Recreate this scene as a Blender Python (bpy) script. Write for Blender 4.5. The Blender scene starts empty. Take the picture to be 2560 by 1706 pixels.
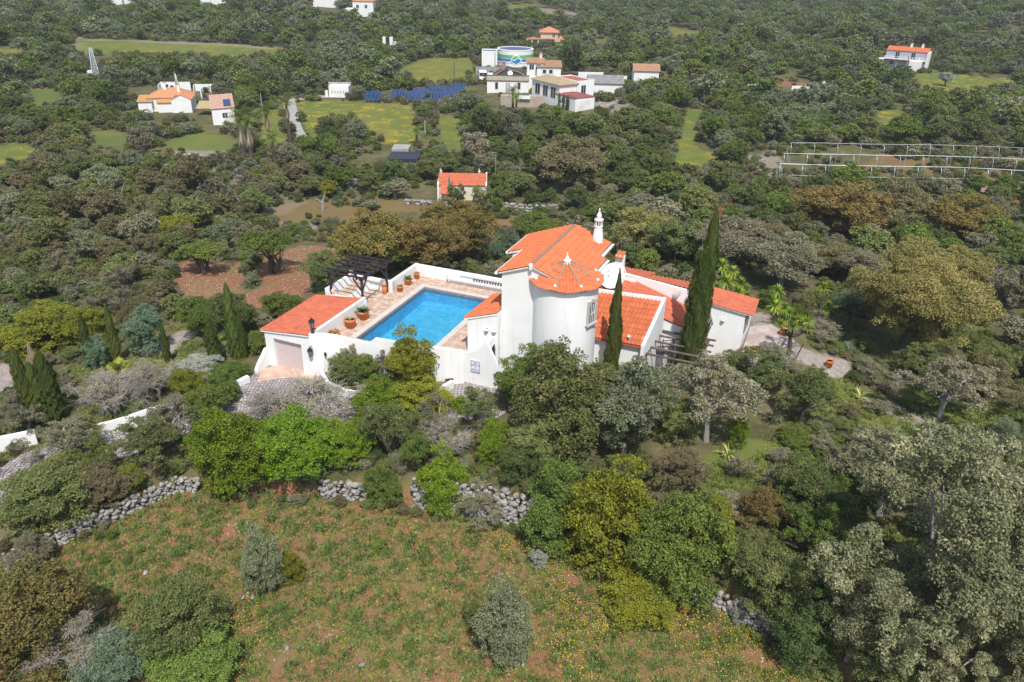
import bpy, math, random
import numpy as np
from mathutils import Vector, Matrix, Euler

# ------------------------------------------------------------------ camera, sky, sun, exposure
SC = bpy.context.scene
COL = SC.collection
FPX, TH, RO, CAMZ = 1950.0, math.radians(27.0), math.radians(1.3), 25.0
cam_d = bpy.data.cameras.new('camera'); cam = bpy.data.objects.new('camera', cam_d); COL.objects.link(cam)
cam_d.sensor_width = 36.0; cam_d.sensor_fit = 'HORIZONTAL'; cam_d.lens = FPX / 2560.0 * 36.0
cam_d.clip_start = 0.5; cam_d.clip_end = 12000
cam.location = (0, 0, CAMZ)
cam.rotation_euler = (Matrix.Rotation(math.pi/2 - TH, 3, 'X') @ Matrix.Rotation(RO, 3, 'Z')).to_euler()
SC.camera = cam

SUN_EL, SUN_AZ = math.radians(57), math.radians(9)      # azimuth: from -Y (behind the camera) towards +X
to_sun = Vector((math.sin(SUN_AZ)*math.cos(SUN_EL), -math.cos(SUN_AZ)*math.cos(SUN_EL), math.sin(SUN_EL)))
W_ = bpy.data.worlds.new('World'); SC.world = W_; W_.use_nodes = True
nt = W_.node_tree; nt.nodes.clear()
sky = nt.nodes.new('ShaderNodeTexSky'); sky.sky_type = 'NISHITA'; sky.sun_disc = False
sky.sun_elevation = SUN_EL; sky.sun_rotation = math.pi - SUN_AZ
sky.air_density = 1.2; sky.dust_density = 1.5
bg = nt.nodes.new('ShaderNodeBackground'); bg.inputs[1].default_value = 0.15
wo = nt.nodes.new('ShaderNodeOutputWorld')
nt.links.new(sky.outputs[0], bg.inputs[0]); nt.links.new(bg.outputs[0], wo.inputs[0])
sd = bpy.data.lights.new('sun', 'SUN'); sd.energy = 5.0; sd.angle = math.radians(0.5); sd.color = (1, 0.96, 0.9)
sun = bpy.data.objects.new('sun', sd); COL.objects.link(sun)
sun.rotation_euler = (-to_sun).to_track_quat('-Z', 'Y').to_euler(); sun.location = (0, 0, 80)
SC.view_settings.view_transform = 'Standard'; SC.view_settings.look = 'None'
SC.view_settings.exposure = 0.08; SC.view_settings.gamma = 1.0; SC.view_settings.use_curve_mapping = False
SC.cycles.max_bounces = 6; SC.cycles.diffuse_bounces = 3; SC.cycles.transparent_max_bounces = 8
SC.cycles.transmission_bounces = 4; SC.cycles.glossy_bounces = 2; SC.cycles.volume_bounces = 0
SC.cycles.caustics_reflective = False; SC.cycles.caustics_refractive = False

# ------------------------------------------------------------------ where things stand
rng = np.random.default_rng(7); random.seed(7)
_fw = np.array([0, math.cos(TH), -math.sin(TH)]); _rt = np.array([1., 0, 0]); _up = np.cross(_rt, _fw)
_c, _s = math.cos(RO), math.sin(RO)
def ray(px, py):
    u = px-1280; v = -(py-853)
    return _rt*(u*_c - v*_s) + _up*(u*_s + v*_c) + _fw*FPX
def proj(x, y, z):
    dx, dy, dz = x, y, z-CAMZ
    a = dx; b = dy*_up[1] + dz*_up[2]; w = dy*_fw[1] + dz*_fw[2]
    w = np.maximum(w, 1e-3)
    u2 = a/w*FPX; v2 = b/w*FPX
    return 1280 + u2*_c + v2*_s, 853 - (-u2*_s + v2*_c)
AV = math.radians(22.0)                                     # the villa's own axes
OV = np.array([-1.0, 46.5]); UD = np.array([math.cos(AV), -math.sin(AV)]); VD = np.array([math.sin(AV), math.cos(AV)])
def loc2w(u, v, z=0): p = OV + UD*u + VD*v; return Vector((p[0], p[1], z))
def sstep(x, a, b):
    t = np.clip((x-a)/(b-a), 0, 1); return t*t*(3-2*t)
def lattice(x, y, seed):
    xi = np.floor(x).astype(np.int64); yi = np.floor(y).astype(np.int64); fx = x-xi; fy = y-yi
    def hsh(i, j):
        n = (i*374761393 + j*668265263 + seed*1442695041) & 0x7fffffff
        n = ((n ^ (n >> 13))*1274126177) & 0x7fffffff
        return (n ^ (n >> 16)) / 0x7fffffff
    fx = fx*fx*(3-2*fx); fy = fy*fy*(3-2*fy)
    return (hsh(xi, yi)*(1-fx)+hsh(xi+1, yi)*fx)*(1-fy) + (hsh(xi, yi+1)*(1-fx)+hsh(xi+1, yi+1)*fx)*fy
def fnoise(x, y, sc, seed=0, oc=3):
    r = 0; a = .5; t = 0
    for k in range(oc):
        r = r + a*lattice(x/sc, y/sc, seed+k); t += a; a *= .5; sc *= .5
    return r/t - .5
WALLX = [-60, -24.5, -20.3, -18.5, -14, -9, -4, -0.5, 3, 6, 9, 12, 16, 22, 30, 60]
WALLY = [9, 28.6, 33.0, 35.0, 34.9, 34.6, 33.8, 33.2, 31.4, 29.8, 27.8, 25.6, 22.0, 16, 8, -20]
ZTOPX = [-60, -24, -18, -9, 0, 8, 15, 30]; ZTOPZ = [-2.5, -2.1, -1.8, -1.0, -.65, -.9, -1.5, -2.0]
def height(x, y):
    x = np.asarray(x, float); y = np.asarray(y, float)
    yb = np.interp(x, WALLX, WALLY)
    far = sstep(y, 58, 92); lf = sstep(-x, 14, 30)*sstep(y, 20, 50)
    base = -1.3 - .9*lf + (-5.0+1.3+.9*lf)*far
    base = base + .5*sstep(x, 14, 24)*(1-far)
    du = (x-OV[0])*UD[0] + (y-OV[1])*UD[1]; dv = (x-OV[0])*VD[0] + (y-OV[1])*VD[1]
    d = np.hypot(np.maximum(np.maximum(-15-du, du-17), 0), np.maximum(np.maximum(-9.5-dv, dv-9.5), 0))
    plat = 1.35*sstep(du, 13.9, 15.6)*sstep(dv, 2.5, 5.5)
    w = 1 - sstep(d, 0, 8)
    z = base + (plat-base)*w
    t = sstep(y-yb, 0.15, .75); t2 = sstep(y-yb, .3, 7)
    zt = np.interp(x, ZTOPX, ZTOPZ)
    up = zt + (z-zt)*t2
    z = -2.6 + (up+2.6)*t
    z = z + fnoise(x, y, 9, 3)*.5*(1-w)*sstep(np.abs(y-yb), 0, 4)*1.0
    z = z + fnoise(x, y, 60, 11)*5*sstep(y, 75, 170) + fnoise(x, y, 240, 5)*10*sstep(y, 230, 480)
    rr = np.hypot(x, y)
    z = z + .05*np.maximum(rr-560, 0) + fnoise(x, y, 500, 9)*90*sstep(rr, 700, 1600)
    z = z + .09*np.maximum(x-150, 0)*sstep(y, 60, 200)*sstep(rr, 100, 300)
    return z
def hz(x, y): return float(height(x, y))
_TS = (5/FPX)*1.012**np.arange(560)
def G(px, py, dz=0.0):
    """Point of the terrain that is seen at pixel px, py of the 2560 px wide photograph."""
    d = ray(px, py); ts = _TS
    P_ = d[None, :]*ts[:, None]; below = (P_[:, 2]+CAMZ) < height(P_[:, 0], P_[:, 1]) + dz
    i = int(np.argmax(below)) if below.any() else len(ts)-1
    for _ in range(2):
        sub = np.linspace(ts[max(i-1, 0)], ts[i], 40); P_ = d[None, :]*sub[:, None]; below = (P_[:, 2]+CAMZ) < height(P_[:, 0], P_[:, 1]) + dz
        i = int(np.argmax(below)) if below.any() else 39; ts = sub
    p = d*ts[i]
    return Vector((p[0], p[1], p[2]+CAMZ))
def GZ(px, py, z):
    d = ray(px, py); t = (z-CAMZ)/d[2]; return Vector((d[0]*t, d[1]*t, z))
def depth(p): return p[1]*_fw[1] + (p[2]-CAMZ)*_fw[2]
K = 2560/2353.0
def inpoly(x, y, poly):
    x = np.asarray(x); y = np.asarray(y); r = np.zeros(x.shape, bool); n = len(poly)
    for i in range(n):
        x0, y0 = poly[i]; x1, y1 = poly[(i+1) % n]
        c = ((y0 > y) != (y1 > y))
        r ^= c & (x < (x1-x0)*(y-y0)/((y1-y0) if y1 != y0 else 1e-9) + x0)
    return r

# ------------------------------------------------------------------ materials
MATS = {}
def mat(name, col, col2=None, scale=3.0, rough=.8, bump=0.0, bscale=None, metal=0.0, spec=.3, detail=4, coord='Object', contrast=(.35, .65), extra=None, objrand=0.0, cells=0, streak=0):
    if name in MATS: return MATS[name]
    m = bpy.data.materials.new(name); m.use_nodes = True; MATS[name] = m
    n = m.node_tree.nodes; l = m.node_tree.links; b = n['Principled BSDF']
    b.inputs['Roughness'].default_value = rough; b.inputs['Metallic'].default_value = metal
    b.inputs['Specular IOR Level'].default_value = spec
    tc = n.new('ShaderNodeTexCoord'); out = None
    if col2 is not None:
        t = n.new('ShaderNodeTexNoise'); t.inputs['Scale'].default_value = scale; t.inputs['Detail'].default_value = detail
        l.new(tc.outputs[coord], t.inputs['Vector'])
        mr = n.new('ShaderNodeMapRange'); mr.inputs[1].default_value = contrast[0]; mr.inputs[2].default_value = contrast[1]
        l.new(t.outputs['Fac'], mr.inputs[0])
        mx = n.new('ShaderNodeMix'); mx.data_type = 'RGBA'
        mx.inputs[6].default_value = (*col, 1); mx.inputs[7].default_value = (*col2, 1); l.new(mr.outputs[0], mx.inputs[0])
        out = mx.outputs[2]
        if cells:
            vo = n.new('ShaderNodeTexVoronoi'); vo.inputs['Scale'].default_value = cells; l.new(tc.outputs[coord], vo.inputs[0]); bw = n.new('ShaderNodeSeparateColor'); l.new(vo.outputs['Color'], bw.inputs[0])
            h0 = n.new('ShaderNodeHueSaturation'); m0 = n.new('ShaderNodeMapRange'); m0.inputs[3].default_value = .88; m0.inputs[4].default_value = 1.13; l.new(bw.outputs[0], m0.inputs[0]); l.new(m0.outputs[0], h0.inputs['Value']); l.new(out, h0.inputs['Color']); out = h0.outputs[0]
        if streak:
            mp = n.new('ShaderNodeMapping'); mp.inputs['Scale'].default_value = (3.5, 3.5, .28); l.new(tc.outputs[coord], mp.inputs[0]); ts = n.new('ShaderNodeTexNoise'); ts.inputs['Scale'].default_value = 1.0; ts.inputs['Detail'].default_value = 6; ts.inputs['Roughness'].default_value = .65; l.new(mp.outputs[0], ts.inputs[0])
            h0 = n.new('ShaderNodeMix'); h0.data_type = 'RGBA'; h0.blend_type = 'MULTIPLY'; h0.inputs[7].default_value = (.70, .69, .66, 1); m0 = n.new('ShaderNodeMapRange'); m0.inputs[1].default_value = .52; m0.inputs[2].default_value = .78; m0.inputs[4].default_value = streak; l.new(ts.outputs[0], m0.inputs[0]); l.new(m0.outputs[0], h0.inputs[0]); l.new(out, h0.inputs[6]); out = h0.outputs[2]
        if objrand:
            oi = n.new('ShaderNodeObjectInfo'); hs = n.new('ShaderNodeHueSaturation')
            m2 = n.new('ShaderNodeMapRange'); m2.inputs[3].default_value = 1-objrand; m2.inputs[4].default_value = 1+objrand
            l.new(oi.outputs['Random'], m2.inputs[0]); l.new(m2.outputs[0], hs.inputs['Value']); l.new(out, hs.inputs['Color']); out = hs.outputs[0]
        l.new(out, b.inputs['Base Color'])
    else: b.inputs['Base Color'].default_value = (*col, 1)
    if bump:
        t2 = n.new('ShaderNodeTexNoise'); t2.inputs['Scale'].default_value = bscale or scale*4; t2.inputs['Detail'].default_value = 5
        l.new(tc.outputs[coord], t2.inputs['Vector']); bp = n.new('ShaderNodeBump'); bp.inputs['Strength'].default_value = 1; bp.inputs['Distance'].default_value = bump
        l.new(t2.outputs['Fac'], bp.inputs['Height']); l.new(bp.outputs[0], b.inputs['Normal'])
    return m
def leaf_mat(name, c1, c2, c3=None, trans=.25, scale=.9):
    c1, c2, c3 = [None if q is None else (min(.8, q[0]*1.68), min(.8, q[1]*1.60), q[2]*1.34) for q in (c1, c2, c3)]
    m = bpy.data.materials.new(name); m.use_nodes = True; MATS[name] = m
    n = m.node_tree.nodes; l = m.node_tree.links; b = n['Principled BSDF']; o = n['Material Output']
    tc = n.new('ShaderNodeTexCoord'); geo = n.new('ShaderNodeNewGeometry'); oi = n.new('ShaderNodeObjectInfo')
    t = n.new('ShaderNodeTexNoise'); t.inputs['Scale'].default_value = scale; t.inputs['Detail'].default_value = 3
    l.new(tc.outputs['Object'], t.inputs['Vector'])
    mr = n.new('ShaderNodeMapRange'); mr.inputs[1].default_value = .38; mr.inputs[2].default_value = .62; l.new(t.outputs['Fac'], mr.inputs[0])
    mx = n.new('ShaderNodeMix'); mx.data_type = 'RGBA'; mx.inputs[6].default_value = (*c1, 1); mx.inputs[7].default_value = (*c2, 1); l.new(mr.outputs[0], mx.inputs[0])
    last = mx.outputs[2]
    if c3 is not None:
        t3 = n.new('ShaderNodeTexNoise'); t3.inputs['Scale'].default_value = scale*4.5; l.new(tc.outputs['Object'], t3.inputs['Vector'])
        m3 = n.new('ShaderNodeMapRange'); m3.inputs[1].default_value = .52; m3.inputs[2].default_value = .7; l.new(t3.outputs['Fac'], m3.inputs[0])
        x3 = n.new('ShaderNodeMix'); x3.data_type = 'RGBA'; x3.inputs[7].default_value = (*c3, 1); l.new(last, x3.inputs[6]); l.new(m3.outputs[0], x3.inputs[0]); last = x3.outputs[2]
    # every leaf its own tint, every plant its own tone
    hs = n.new('ShaderNodeHueSaturation'); hs.inputs['Saturation'].default_value = 1
    a1 = n.new('ShaderNodeMapRange'); a1.inputs[3].default_value = .60; a1.inputs[4].default_value = 1.42; l.new(geo.outputs['Random Per Island'], a1.inputs[0])
    a2 = n.new('ShaderNodeMapRange'); a2.inputs[3].default_value = .78; a2.inputs[4].default_value = 1.22; l.new(oi.outputs['Random'], a2.inputs[0])
    mu = n.new('ShaderNodeMath'); mu.operation = 'MULTIPLY'; l.new(a1.outputs[0], mu.inputs[0]); l.new(a2.outputs[0], mu.inputs[1])
    l.new(mu.outputs[0], hs.inputs['Value'])
    mh = n.new('ShaderNodeMath'); mh.operation = 'MULTIPLY'; mh.inputs[1].default_value = 7.31; fr = n.new('ShaderNodeMath'); fr.operation = 'FRACT'
    l.new(oi.outputs['Random'], mh.inputs[0]); l.new(mh.outputs[0], fr.inputs[0])
    a3 = n.new('ShaderNodeMapRange'); a3.inputs[3].default_value = .485; a3.inputs[4].default_value = .515; l.new(fr.outputs[0], a3.inputs[0]); l.new(a3.outputs[0], hs.inputs['Hue'])
    l.new(last, hs.inputs['Color']); last = hs.outputs[0]
    l.new(last, b.inputs['Base Color']); b.inputs['Roughness'].default_value = .7; b.inputs['Specular IOR Level'].default_value = .12
    tr = n.new('ShaderNodeBsdfTranslucent'); l.new(last, tr.inputs['Color'])
    ms = n.new('ShaderNodeMixShader'); ms.inputs[0].default_value = trans
    l.new(b.outputs[0], ms.inputs[1]); l.new(tr.outputs[0], ms.inputs[2]); l.new(ms.outputs[0], o.inputs['Surface'])
    return m
WHITE = mat('whitewash', (.80, .80, .79), (.70, .70, .68), scale=.7, rough=.9, contrast=(.3, .9), bump=.008, bscale=5, streak=.38)
OLDWHITE = mat('old_whitewash', (.78, .77, .74), (.62, .60, .56), scale=.8, rough=.9, contrast=(.35, .8), streak=1.0)
TILE = mat('roof_tile_orange', (.56, .155, .058), (.43, .115, .05), scale=3.5, rough=.75, contrast=(.3, .75), objrand=.14, cells=4.2)
TILE2 = mat('roof_tile_red', (.50, .135, .068), (.40, .105, .055), scale=3.0, rough=.8, contrast=(.3, .75), cells=4.2)
TILEOLD = mat('roof_tile_weathered', (.42, .20, .11), (.28, .20, .13), scale=1.2, rough=.9, contrast=(.35, .65))
TILEPEACH = mat('roof_tile_peach', (.55, .22, .10), (.42, .22, .12), scale=1.0, rough=.9)
TILEDARK = mat('roof_tile_dark_red', (.20, .06, .055), (.30, .10, .08), scale=1.0, rough=.9)
MORTAR = mat('ridge_mortar', (.36, .17, .10), (.25, .22, .18), scale=6, rough=.95)
TERRA = mat('terracotta', (.62, .20, .06), (.50, .17, .06), scale=4, rough=.8)
IRON = mat('black_iron', (.02, .02, .025), rough=.5, metal=.3)
DARKWOOD = mat('dark_wood', (.022, .018, .022), (.05, .04, .045), scale=5, rough=.7)
GREYWOOD = mat('weathered_wood', (.16, .11, .10), (.09, .06, .06), scale=5, rough=.9)
BARK = mat('bark', (.12, .095, .075), (.06, .05, .042), scale=4, rough=.95, bump=.02)
BARKGREY = mat('pale_bark', (.34, .31, .30), (.22, .20, .19), scale=4, rough=.95)
GLASS = mat('window_glass', (.03, .035, .045), rough=.15, spec=.6)
ROCK = mat('limestone', (.33, .315, .295), (.19, .18, .165), scale=1.6, rough=.95, bump=.03, bscale=5, contrast=(.3, .7), objrand=.22)
CONC = mat('concrete', (.36, .35, .33), (.26, .25, .23), scale=.8, rough=.95)
METAL = mat('galvanised_metal', (.55, .57, .6), rough=.45, metal=.6)
STONEFRAME = mat('stone_surround', (.48, .44, .40), rough=.9)

# ------------------------------------------------------------------ building blocks
def link(o, parent=None):
    COL.objects.link(o)
    if parent is not None: o.parent = parent
    return o
def tag(o, label=None, cat=None, group=None, kind=None):
    for k, v in (('label', label), ('category', cat), ('group', group), ('kind', kind)):
        if v: o[k] = v
    return o
def thing(name, label, cat, loc=(0, 0, 0), rz=0.0, group=None, sc=1.0):
    o = bpy.data.objects.new(name, None); o.empty_display_size = .3; COL.objects.link(o)
    o.location = loc; o.rotation_euler = (0, 0, rz); o.scale = (sc, sc, sc)
    return tag(o, label, cat, group)
def copy_tree(o, parent=None):
    c = o.copy(); COL.objects.link(c); c.parent = parent
    for ch in o.children: copy_tree(ch, c)
    return c
class MB:
    def __init__(s): s.v = []; s.f = []
    def add(s, vs, fs):
        n = len(s.v); s.v += [tuple(p) for p in vs]; s.f += [tuple(n+i for i in f) for f in fs]; return s
    def box(s, x0, x1, y0, y1, z0, z1):
        return s.add([(x0,y0,z0),(x1,y0,z0),(x1,y1,z0),(x0,y1,z0),(x0,y0,z1),(x1,y0,z1),(x1,y1,z1),(x0,y1,z1)],
            [(0,3,2,1),(4,5,6,7),(0,1,5,4),(1,2,6,5),(2,3,7,6),(3,0,4,7)])
    def hexa(s, p):                      # 8 corners: 4 bottom, 4 top
        return s.add(p, [(0,3,2,1),(4,5,6,7),(0,1,5,4),(1,2,6,5),(2,3,7,6),(3,0,4,7)])
    def prism(s, poly, z0, z1):          # plan polygon; z1 may be a list, one height per corner
        n = len(poly); zt = z1 if isinstance(z1, (list, tuple)) else [z1]*n; zb = z0 if isinstance(z0, (list, tuple)) else [z0]*n
        vs = [(x, y, zb[i]) for i, (x, y) in enumerate(poly)] + [(x, y, zt[i]) for i, (x, y) in enumerate(poly)]
        return s.add(vs, [tuple(reversed(range(n))), tuple(range(n, 2*n))] + [(i, (i+1) % n, n+(i+1) % n, n+i) for i in range(n)])
    def bar(s, a, b, w, h=None, up=(0, 0, 1)):
        a = Vector(a); b = Vector(b); h = h or w; d = (b-a).normalized(); u = Vector(up)
        if abs(d.dot(u)) > .98: u = Vector((0, 1, 0))
        x = d.cross(u).normalized()*w/2; y = x.cross(d).normalized()*h/2
        return s.hexa([a-x-y, a+x-y, a+x+y, a-x+y, b-x-y, b+x-y, b+x+y, b-x+y])
    def tube(s, pts, r, n=6, cap=True):
        pts = [Vector(p) for p in pts]; rs = r if isinstance(r, (list, tuple)) else [r]*len(pts); vs = []; fs = []
        for i, p in enumerate(pts):
            d = (pts[min(i+1, len(pts)-1)] - pts[max(i-1, 0)]).normalized(); u = Vector((0, 0, 1)) if abs(d.z) < .9 else Vector((1, 0, 0))
            x = d.cross(u).normalized(); y = x.cross(d)
            for k in range(n):
                a = 2*math.pi*k/n; vs.append(p + (x*math.cos(a)+y*math.sin(a))*rs[i])
        for i in range(len(pts)-1):
            for k in range(n): fs.append((i*n+k, i*n+(k+1) % n, (i+1)*n+(k+1) % n, (i+1)*n+k))
        if cap: fs.append(tuple(reversed(range(n)))); fs.append(tuple(range((len(pts)-1)*n, len(pts)*n)))
        return s.add(vs, fs)
    def lathe(s, prof, c=(0, 0, 0), n=16, mtx=None):
        vs = []; fs = []
        for r, z in prof:
            for k in range(n):
                a = 2*math.pi*k/n; p = Vector((r*math.cos(a), r*math.sin(a), z))
                if mtx: p = mtx @ p
                vs.append(p + Vector(c))
        m = len(prof)
        for i in range(m-1):
            for k in range(n): fs.append((i*n+k, i*n+(k+1) % n, (i+1)*n+(k+1) % n, (i+1)*n+k))
        fs.append(tuple(reversed(range(n)))); fs.append(tuple(range((m-1)*n, m*n)))
        return s.add(vs, fs)
    def wallpoly(s, pts, th, z0, ztops):  # standing wall that follows a plan polyline; heights per point
        P = [Vector((p[0], p[1])) for p in pts]; n = len(P); L = []
        zb = z0 if isinstance(z0, (list, tuple)) else [z0]*n; zt = ztops if isinstance(ztops, (list, tuple)) else [ztops]*n
        for i in range(n):
            d = (P[min(i+1, n-1)] - P[max(i-1, 0)]).normalized(); q = Vector((-d.y, d.x))*th/2; L.append((P[i]-q, P[i]+q))
        vs = []
        for i in range(n):
            a, b = L[i]; vs += [(a.x, a.y, zb[i]), (b.x, b.y, zb[i]), (b.x, b.y, zt[i]), (a.x, a.y, zt[i])]
        fs = [(0, 1, 2, 3), tuple((n-1)*4+k for k in (3, 2, 1, 0))]
        for i in range(n-1):
            for k in range(4): fs.append((i*4+k, (i+1)*4+k, (i+1)*4+(k+1) % 4, i*4+(k+1) % 4))
        return s.add(vs, fs)
    def build(s, name, m, parent=None, smooth=False, bevel=0, loc=None, rz=None):
        me = bpy.data.meshes.new(name); me.from_pydata(s.v, [], s.f)
        import bmesh
        bm = bmesh.new(); bm.from_mesh(me); bmesh.ops.recalc_face_normals(bm, faces=bm.faces[:])
        if bevel: bmesh.ops.bevel(bm, geom=bm.edges[:], offset=bevel, segments=1, affect='EDGES')
        bm.to_mesh(me); bm.free()
        me.materials.append(m)
        if smooth: me.polygons.foreach_set('use_smooth', [True]*len(me.polygons))
        o = bpy.data.objects.new(name, me); link(o, parent)
        if loc is not None: o.location = loc
        if rz is not None: o.rotation_euler = (0, 0, rz)
        return o
def npmesh(name, v, f, m=None, smooth=False):
    v = np.asarray(v, np.float32); f = np.asarray(f, np.int32); me = bpy.data.meshes.new(name)
    k = f.shape[1]; me.vertices.add(len(v)); me.vertices.foreach_set('co', v.ravel())
    me.loops.add(f.size); me.loops.foreach_set('vertex_index', f.ravel())
    me.polygons.add(len(f)); me.polygons.foreach_set('loop_start', np.arange(0, f.size, k, dtype=np.int32)); me.polygons.foreach_set('loop_total', np.full(len(f), k, np.int32))
    if m: me.materials.append(m)
    if smooth: me.polygons.foreach_set('use_smooth', np.ones(len(f), bool))
    me.update(); me.validate(); return me
def newobj(name, me, parent=None):
    return link(bpy.data.objects.new(name, me), parent)

def tile_surface(mb, E0, E1, R1, R0, tw=.23, course=.38, amp=.045, seg=4, lift=.03):
    """Barrel tiles on the quad E0-E1 (eave) / R0-R1 (ridge): half-round ribs running up the slope, each course stepped over the next."""
    E0, E1, R0, R1 = map(Vector, (E0, E1, R0, R1))
    nrm = (E1-E0).cross(R0-E0).normalized()
    if nrm.z < 0: nrm = -nrm
    w = ((E1-E0).length + (R1-R0).length)/2; h = ((R0-E0).length + (R1-E1).length)/2
    nt_ = max(2, int(round(w/tw))); nc = max(2, int(round(h/course)))
    for j in range(nc):
        t0, t1 = j/nc - (.02 if j else 0), (j+1)/nc
        rows = []
        for t, up in ((t0, lift), (t1, 0.0)):
            row = []
            for i in range(nt_*seg+1):
                s_ = i/(nt_*seg); p = (E0.lerp(E1, s_)).lerp(R0.lerp(R1, s_), t)
                ph = (i % seg)/seg; q = math.sin(math.pi*ph) if seg > 1 else 0
                row.append(p + nrm*(up + amp*(q**.8 if q > 0 else 0)))
            rows.append(row)
        n = len(rows[0]); base = [p - nrm*(lift+.015) for p in rows[0]]
        vs = base + rows[0] + rows[1]; fs = []
        for i in range(n-1):
            fs.append((i, i+1, n+i+1, n+i)); fs.append((n+i, n+i+1, 2*n+i+1, 2*n+i))
        mb.add(vs, fs)
    return mb
def slab(mb, pts, th):                     # sloping slab under a roof: polygon top, thickness down
    n = len(pts); P = [Vector(p) for p in pts]
    return mb.add([p - Vector((0, 0, th)) for p in P] + P, [tuple(reversed(range(n))), tuple(range(n, 2*n))] + [(i, (i+1) % n, n+(i+1) % n, n+i) for i in range(n)])

# ------------------------------------------------------------------ the ground
def kpoly(*pts, dz=0): return [tuple(G(x*K, y*K, dz)[:2]) for x, y in pts]
REG = {}; REGPX = {}   # open ground seen between the trees: class, outline
def reg(name, cls, *pts, clear=True): REG[name] = (cls, kpoly(*pts), clear); REGPX[name] = [(x*K, y*K) for x, y in pts] if clear else None
reg('meadow_low', 'fleck', (-60,332),(60,330),(95,345),(60,372),(-60,385))
reg('meadow_mid', 'green', (200,303),(255,300),(300,308),(290,340),(215,338))
reg('flower_field', 'flower', (668,236),(760,230),(850,236),(945,243),(960,300),(975,335),(925,338),(880,325),(845,300),(780,270),(735,276),(735,330),(700,300),(690,255))
reg('flower_left', 'fleck', (600,260),(650,245),(650,330),(620,345),(590,320))
reg('glade', 'fleck', (1572,252),(1618,250),(1595,330),(1640,360),(1620,385),(1540,390),(1560,320))
reg('top_meadow', 'fleck', (172,88),(240,90),(370,97),(500,100),(660,112),(640,124),(560,132),(400,130),(330,118),(215,128),(165,126))
reg('top_dry', 'dry', (170,82),(300,93),(430,96),(560,104),(650,113),(500,103),(360,100),(200,92), clear=False)
reg('panel_meadow', 'fleck', (905,165),(980,135),(1085,132),(1090,165),(1060,195),(960,190))
reg('yellow_patch_left', 'flower', (-40,112),(55,112),(50,126),(-40,128))
reg('east_meadow', 'flower', (2095,182),(2200,172),(2330,182),(2300,205),(2180,215),(2105,208))
reg('east_meadow_low', 'flower', (2012,258),(2078,254),(2080,272),(2050,298),(2015,304))
reg('north_glade', 'fleck', (1532,62),(1562,68),(1615,73),(1608,83),(1570,86),(1545,95))
reg('north_glade_two', 'green', (1362,92),(1402,86),(1395,100),(1370,110))
reg('terrace_field', 'mixed', (620,470),(760,455),(930,450),(1010,470),(1280,475),(1300,500),(1120,520),(1040,500),(900,480),(830,520),(760,540),(620,525))
reg('red_slope', 'soil', (600,590),(700,560),(770,575),(720,650),(700,700),(560,710),(540,690),(600,660))
reg('red_patch', 'soil', (420,600),(560,600),(560,690),(430,700),(400,660))
reg('scrub_slope', 'dry', (300,350),(470,345),(560,352),(640,420),(640,470),(430,455),(420,400),(300,390), clear=False)
reg('scrub_field', 'scrub', (440,420),(560,415),(650,430),(700,470),(640,500),(470,480),(430,450), clear=False)
reg('frame_yard', 'mixed', (1960,380),(2120,330),(2420,335),(2440,470),(2250,470),(2180,440),(2000,430), clear=False)
reg('grey_slope', 'dry', (1715,360),(1790,345),(1795,375),(1770,410),(1725,400))
reg('rock_path_left', 'gravel', (-80,845),(40,832),(60,870),(30,900),(-80,905))
reg('garden_track', 'gravel', (395,780),(430,755),(450,775),(400,820),(330,860),(330,830))
reg('garden_grass', 'green', (330,820),(420,800),(470,850),(400,870),(340,860), clear=False)
reg('east_path', 'gravel', (1715,720),(1770,725),(1800,770),(1860,810),(1960,830),(1975,862),(1920,880),(1820,830),(1740,830),(1700,800))
reg('east_lawn', 'green', (1880,895),(1960,880),(2060,935),(2130,1000),(2040,1010),(1940,960),(1870,960))
reg('east_path_two', 'gravel', (1955,900),(2030,905),(2110,960),(2240,1050),(2420,1110),(2420,1170),(2330,1150),(2240,1090),(2100,990),(2000,935))
reg('east_grass', 'green', (2060,890),(2200,910),(2420,960),(2420,1090),(2280,1050),(2180,985),(2110,950), clear=False)
reg('low_lawn', 'green', (1600,1050),(1720,1020),(1880,1000),(1880,1060),(1760,1110),(1640,1110), clear=False)
reg('dirt_one', 'dry', (380,345),(470,345),(470,362),(385,362), clear=False)
reg('red_earth', 'soil', (1110,515),(1170,500),(1200,515),(1160,535),(1110,532))
reg('red_north', 'soil', (1480,160),(1700,180),(1950,195),(1950,205),(1700,192),(1480,172), clear=False)
reg('north_track', 'dry', (150,85),(168,84),(185,122),(172,124),(160,100), clear=False)
reg('clearing_a', 'dry', (1390,222),(1440,225),(1450,250),(1400,262))
reg('clearing_b', 'fleck', (1000,260),(1060,275),(1060,345),(1030,365),(1010,310))
reg('clearing_c', 'green', (60,205),(130,205),(150,240),(70,250))
reg('clearing_d', 'green', (370,330),(470,300),(560,320),(520,350),(400,350))
reg('clearing_e', 'fleck', (2095,170),(2180,165),(2180,180),(2100,182))
reg('clearing_f', 'dry', (1230,20),(1330,28),(1340,36),(1240,32))
reg('clearing_g', 'fleck', (1160,14),(1230,10),(1240,18),(1170,22))
reg('rubble', 'gravel', (1370,232),(1420,240),(1400,250),(1370,246))
reg('villa_yard', 'gravel', (1150,160),(1180,160),(1190,190),(1140,200))
VILLA_BOX = (-15.5, 17, -9, 11)

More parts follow.
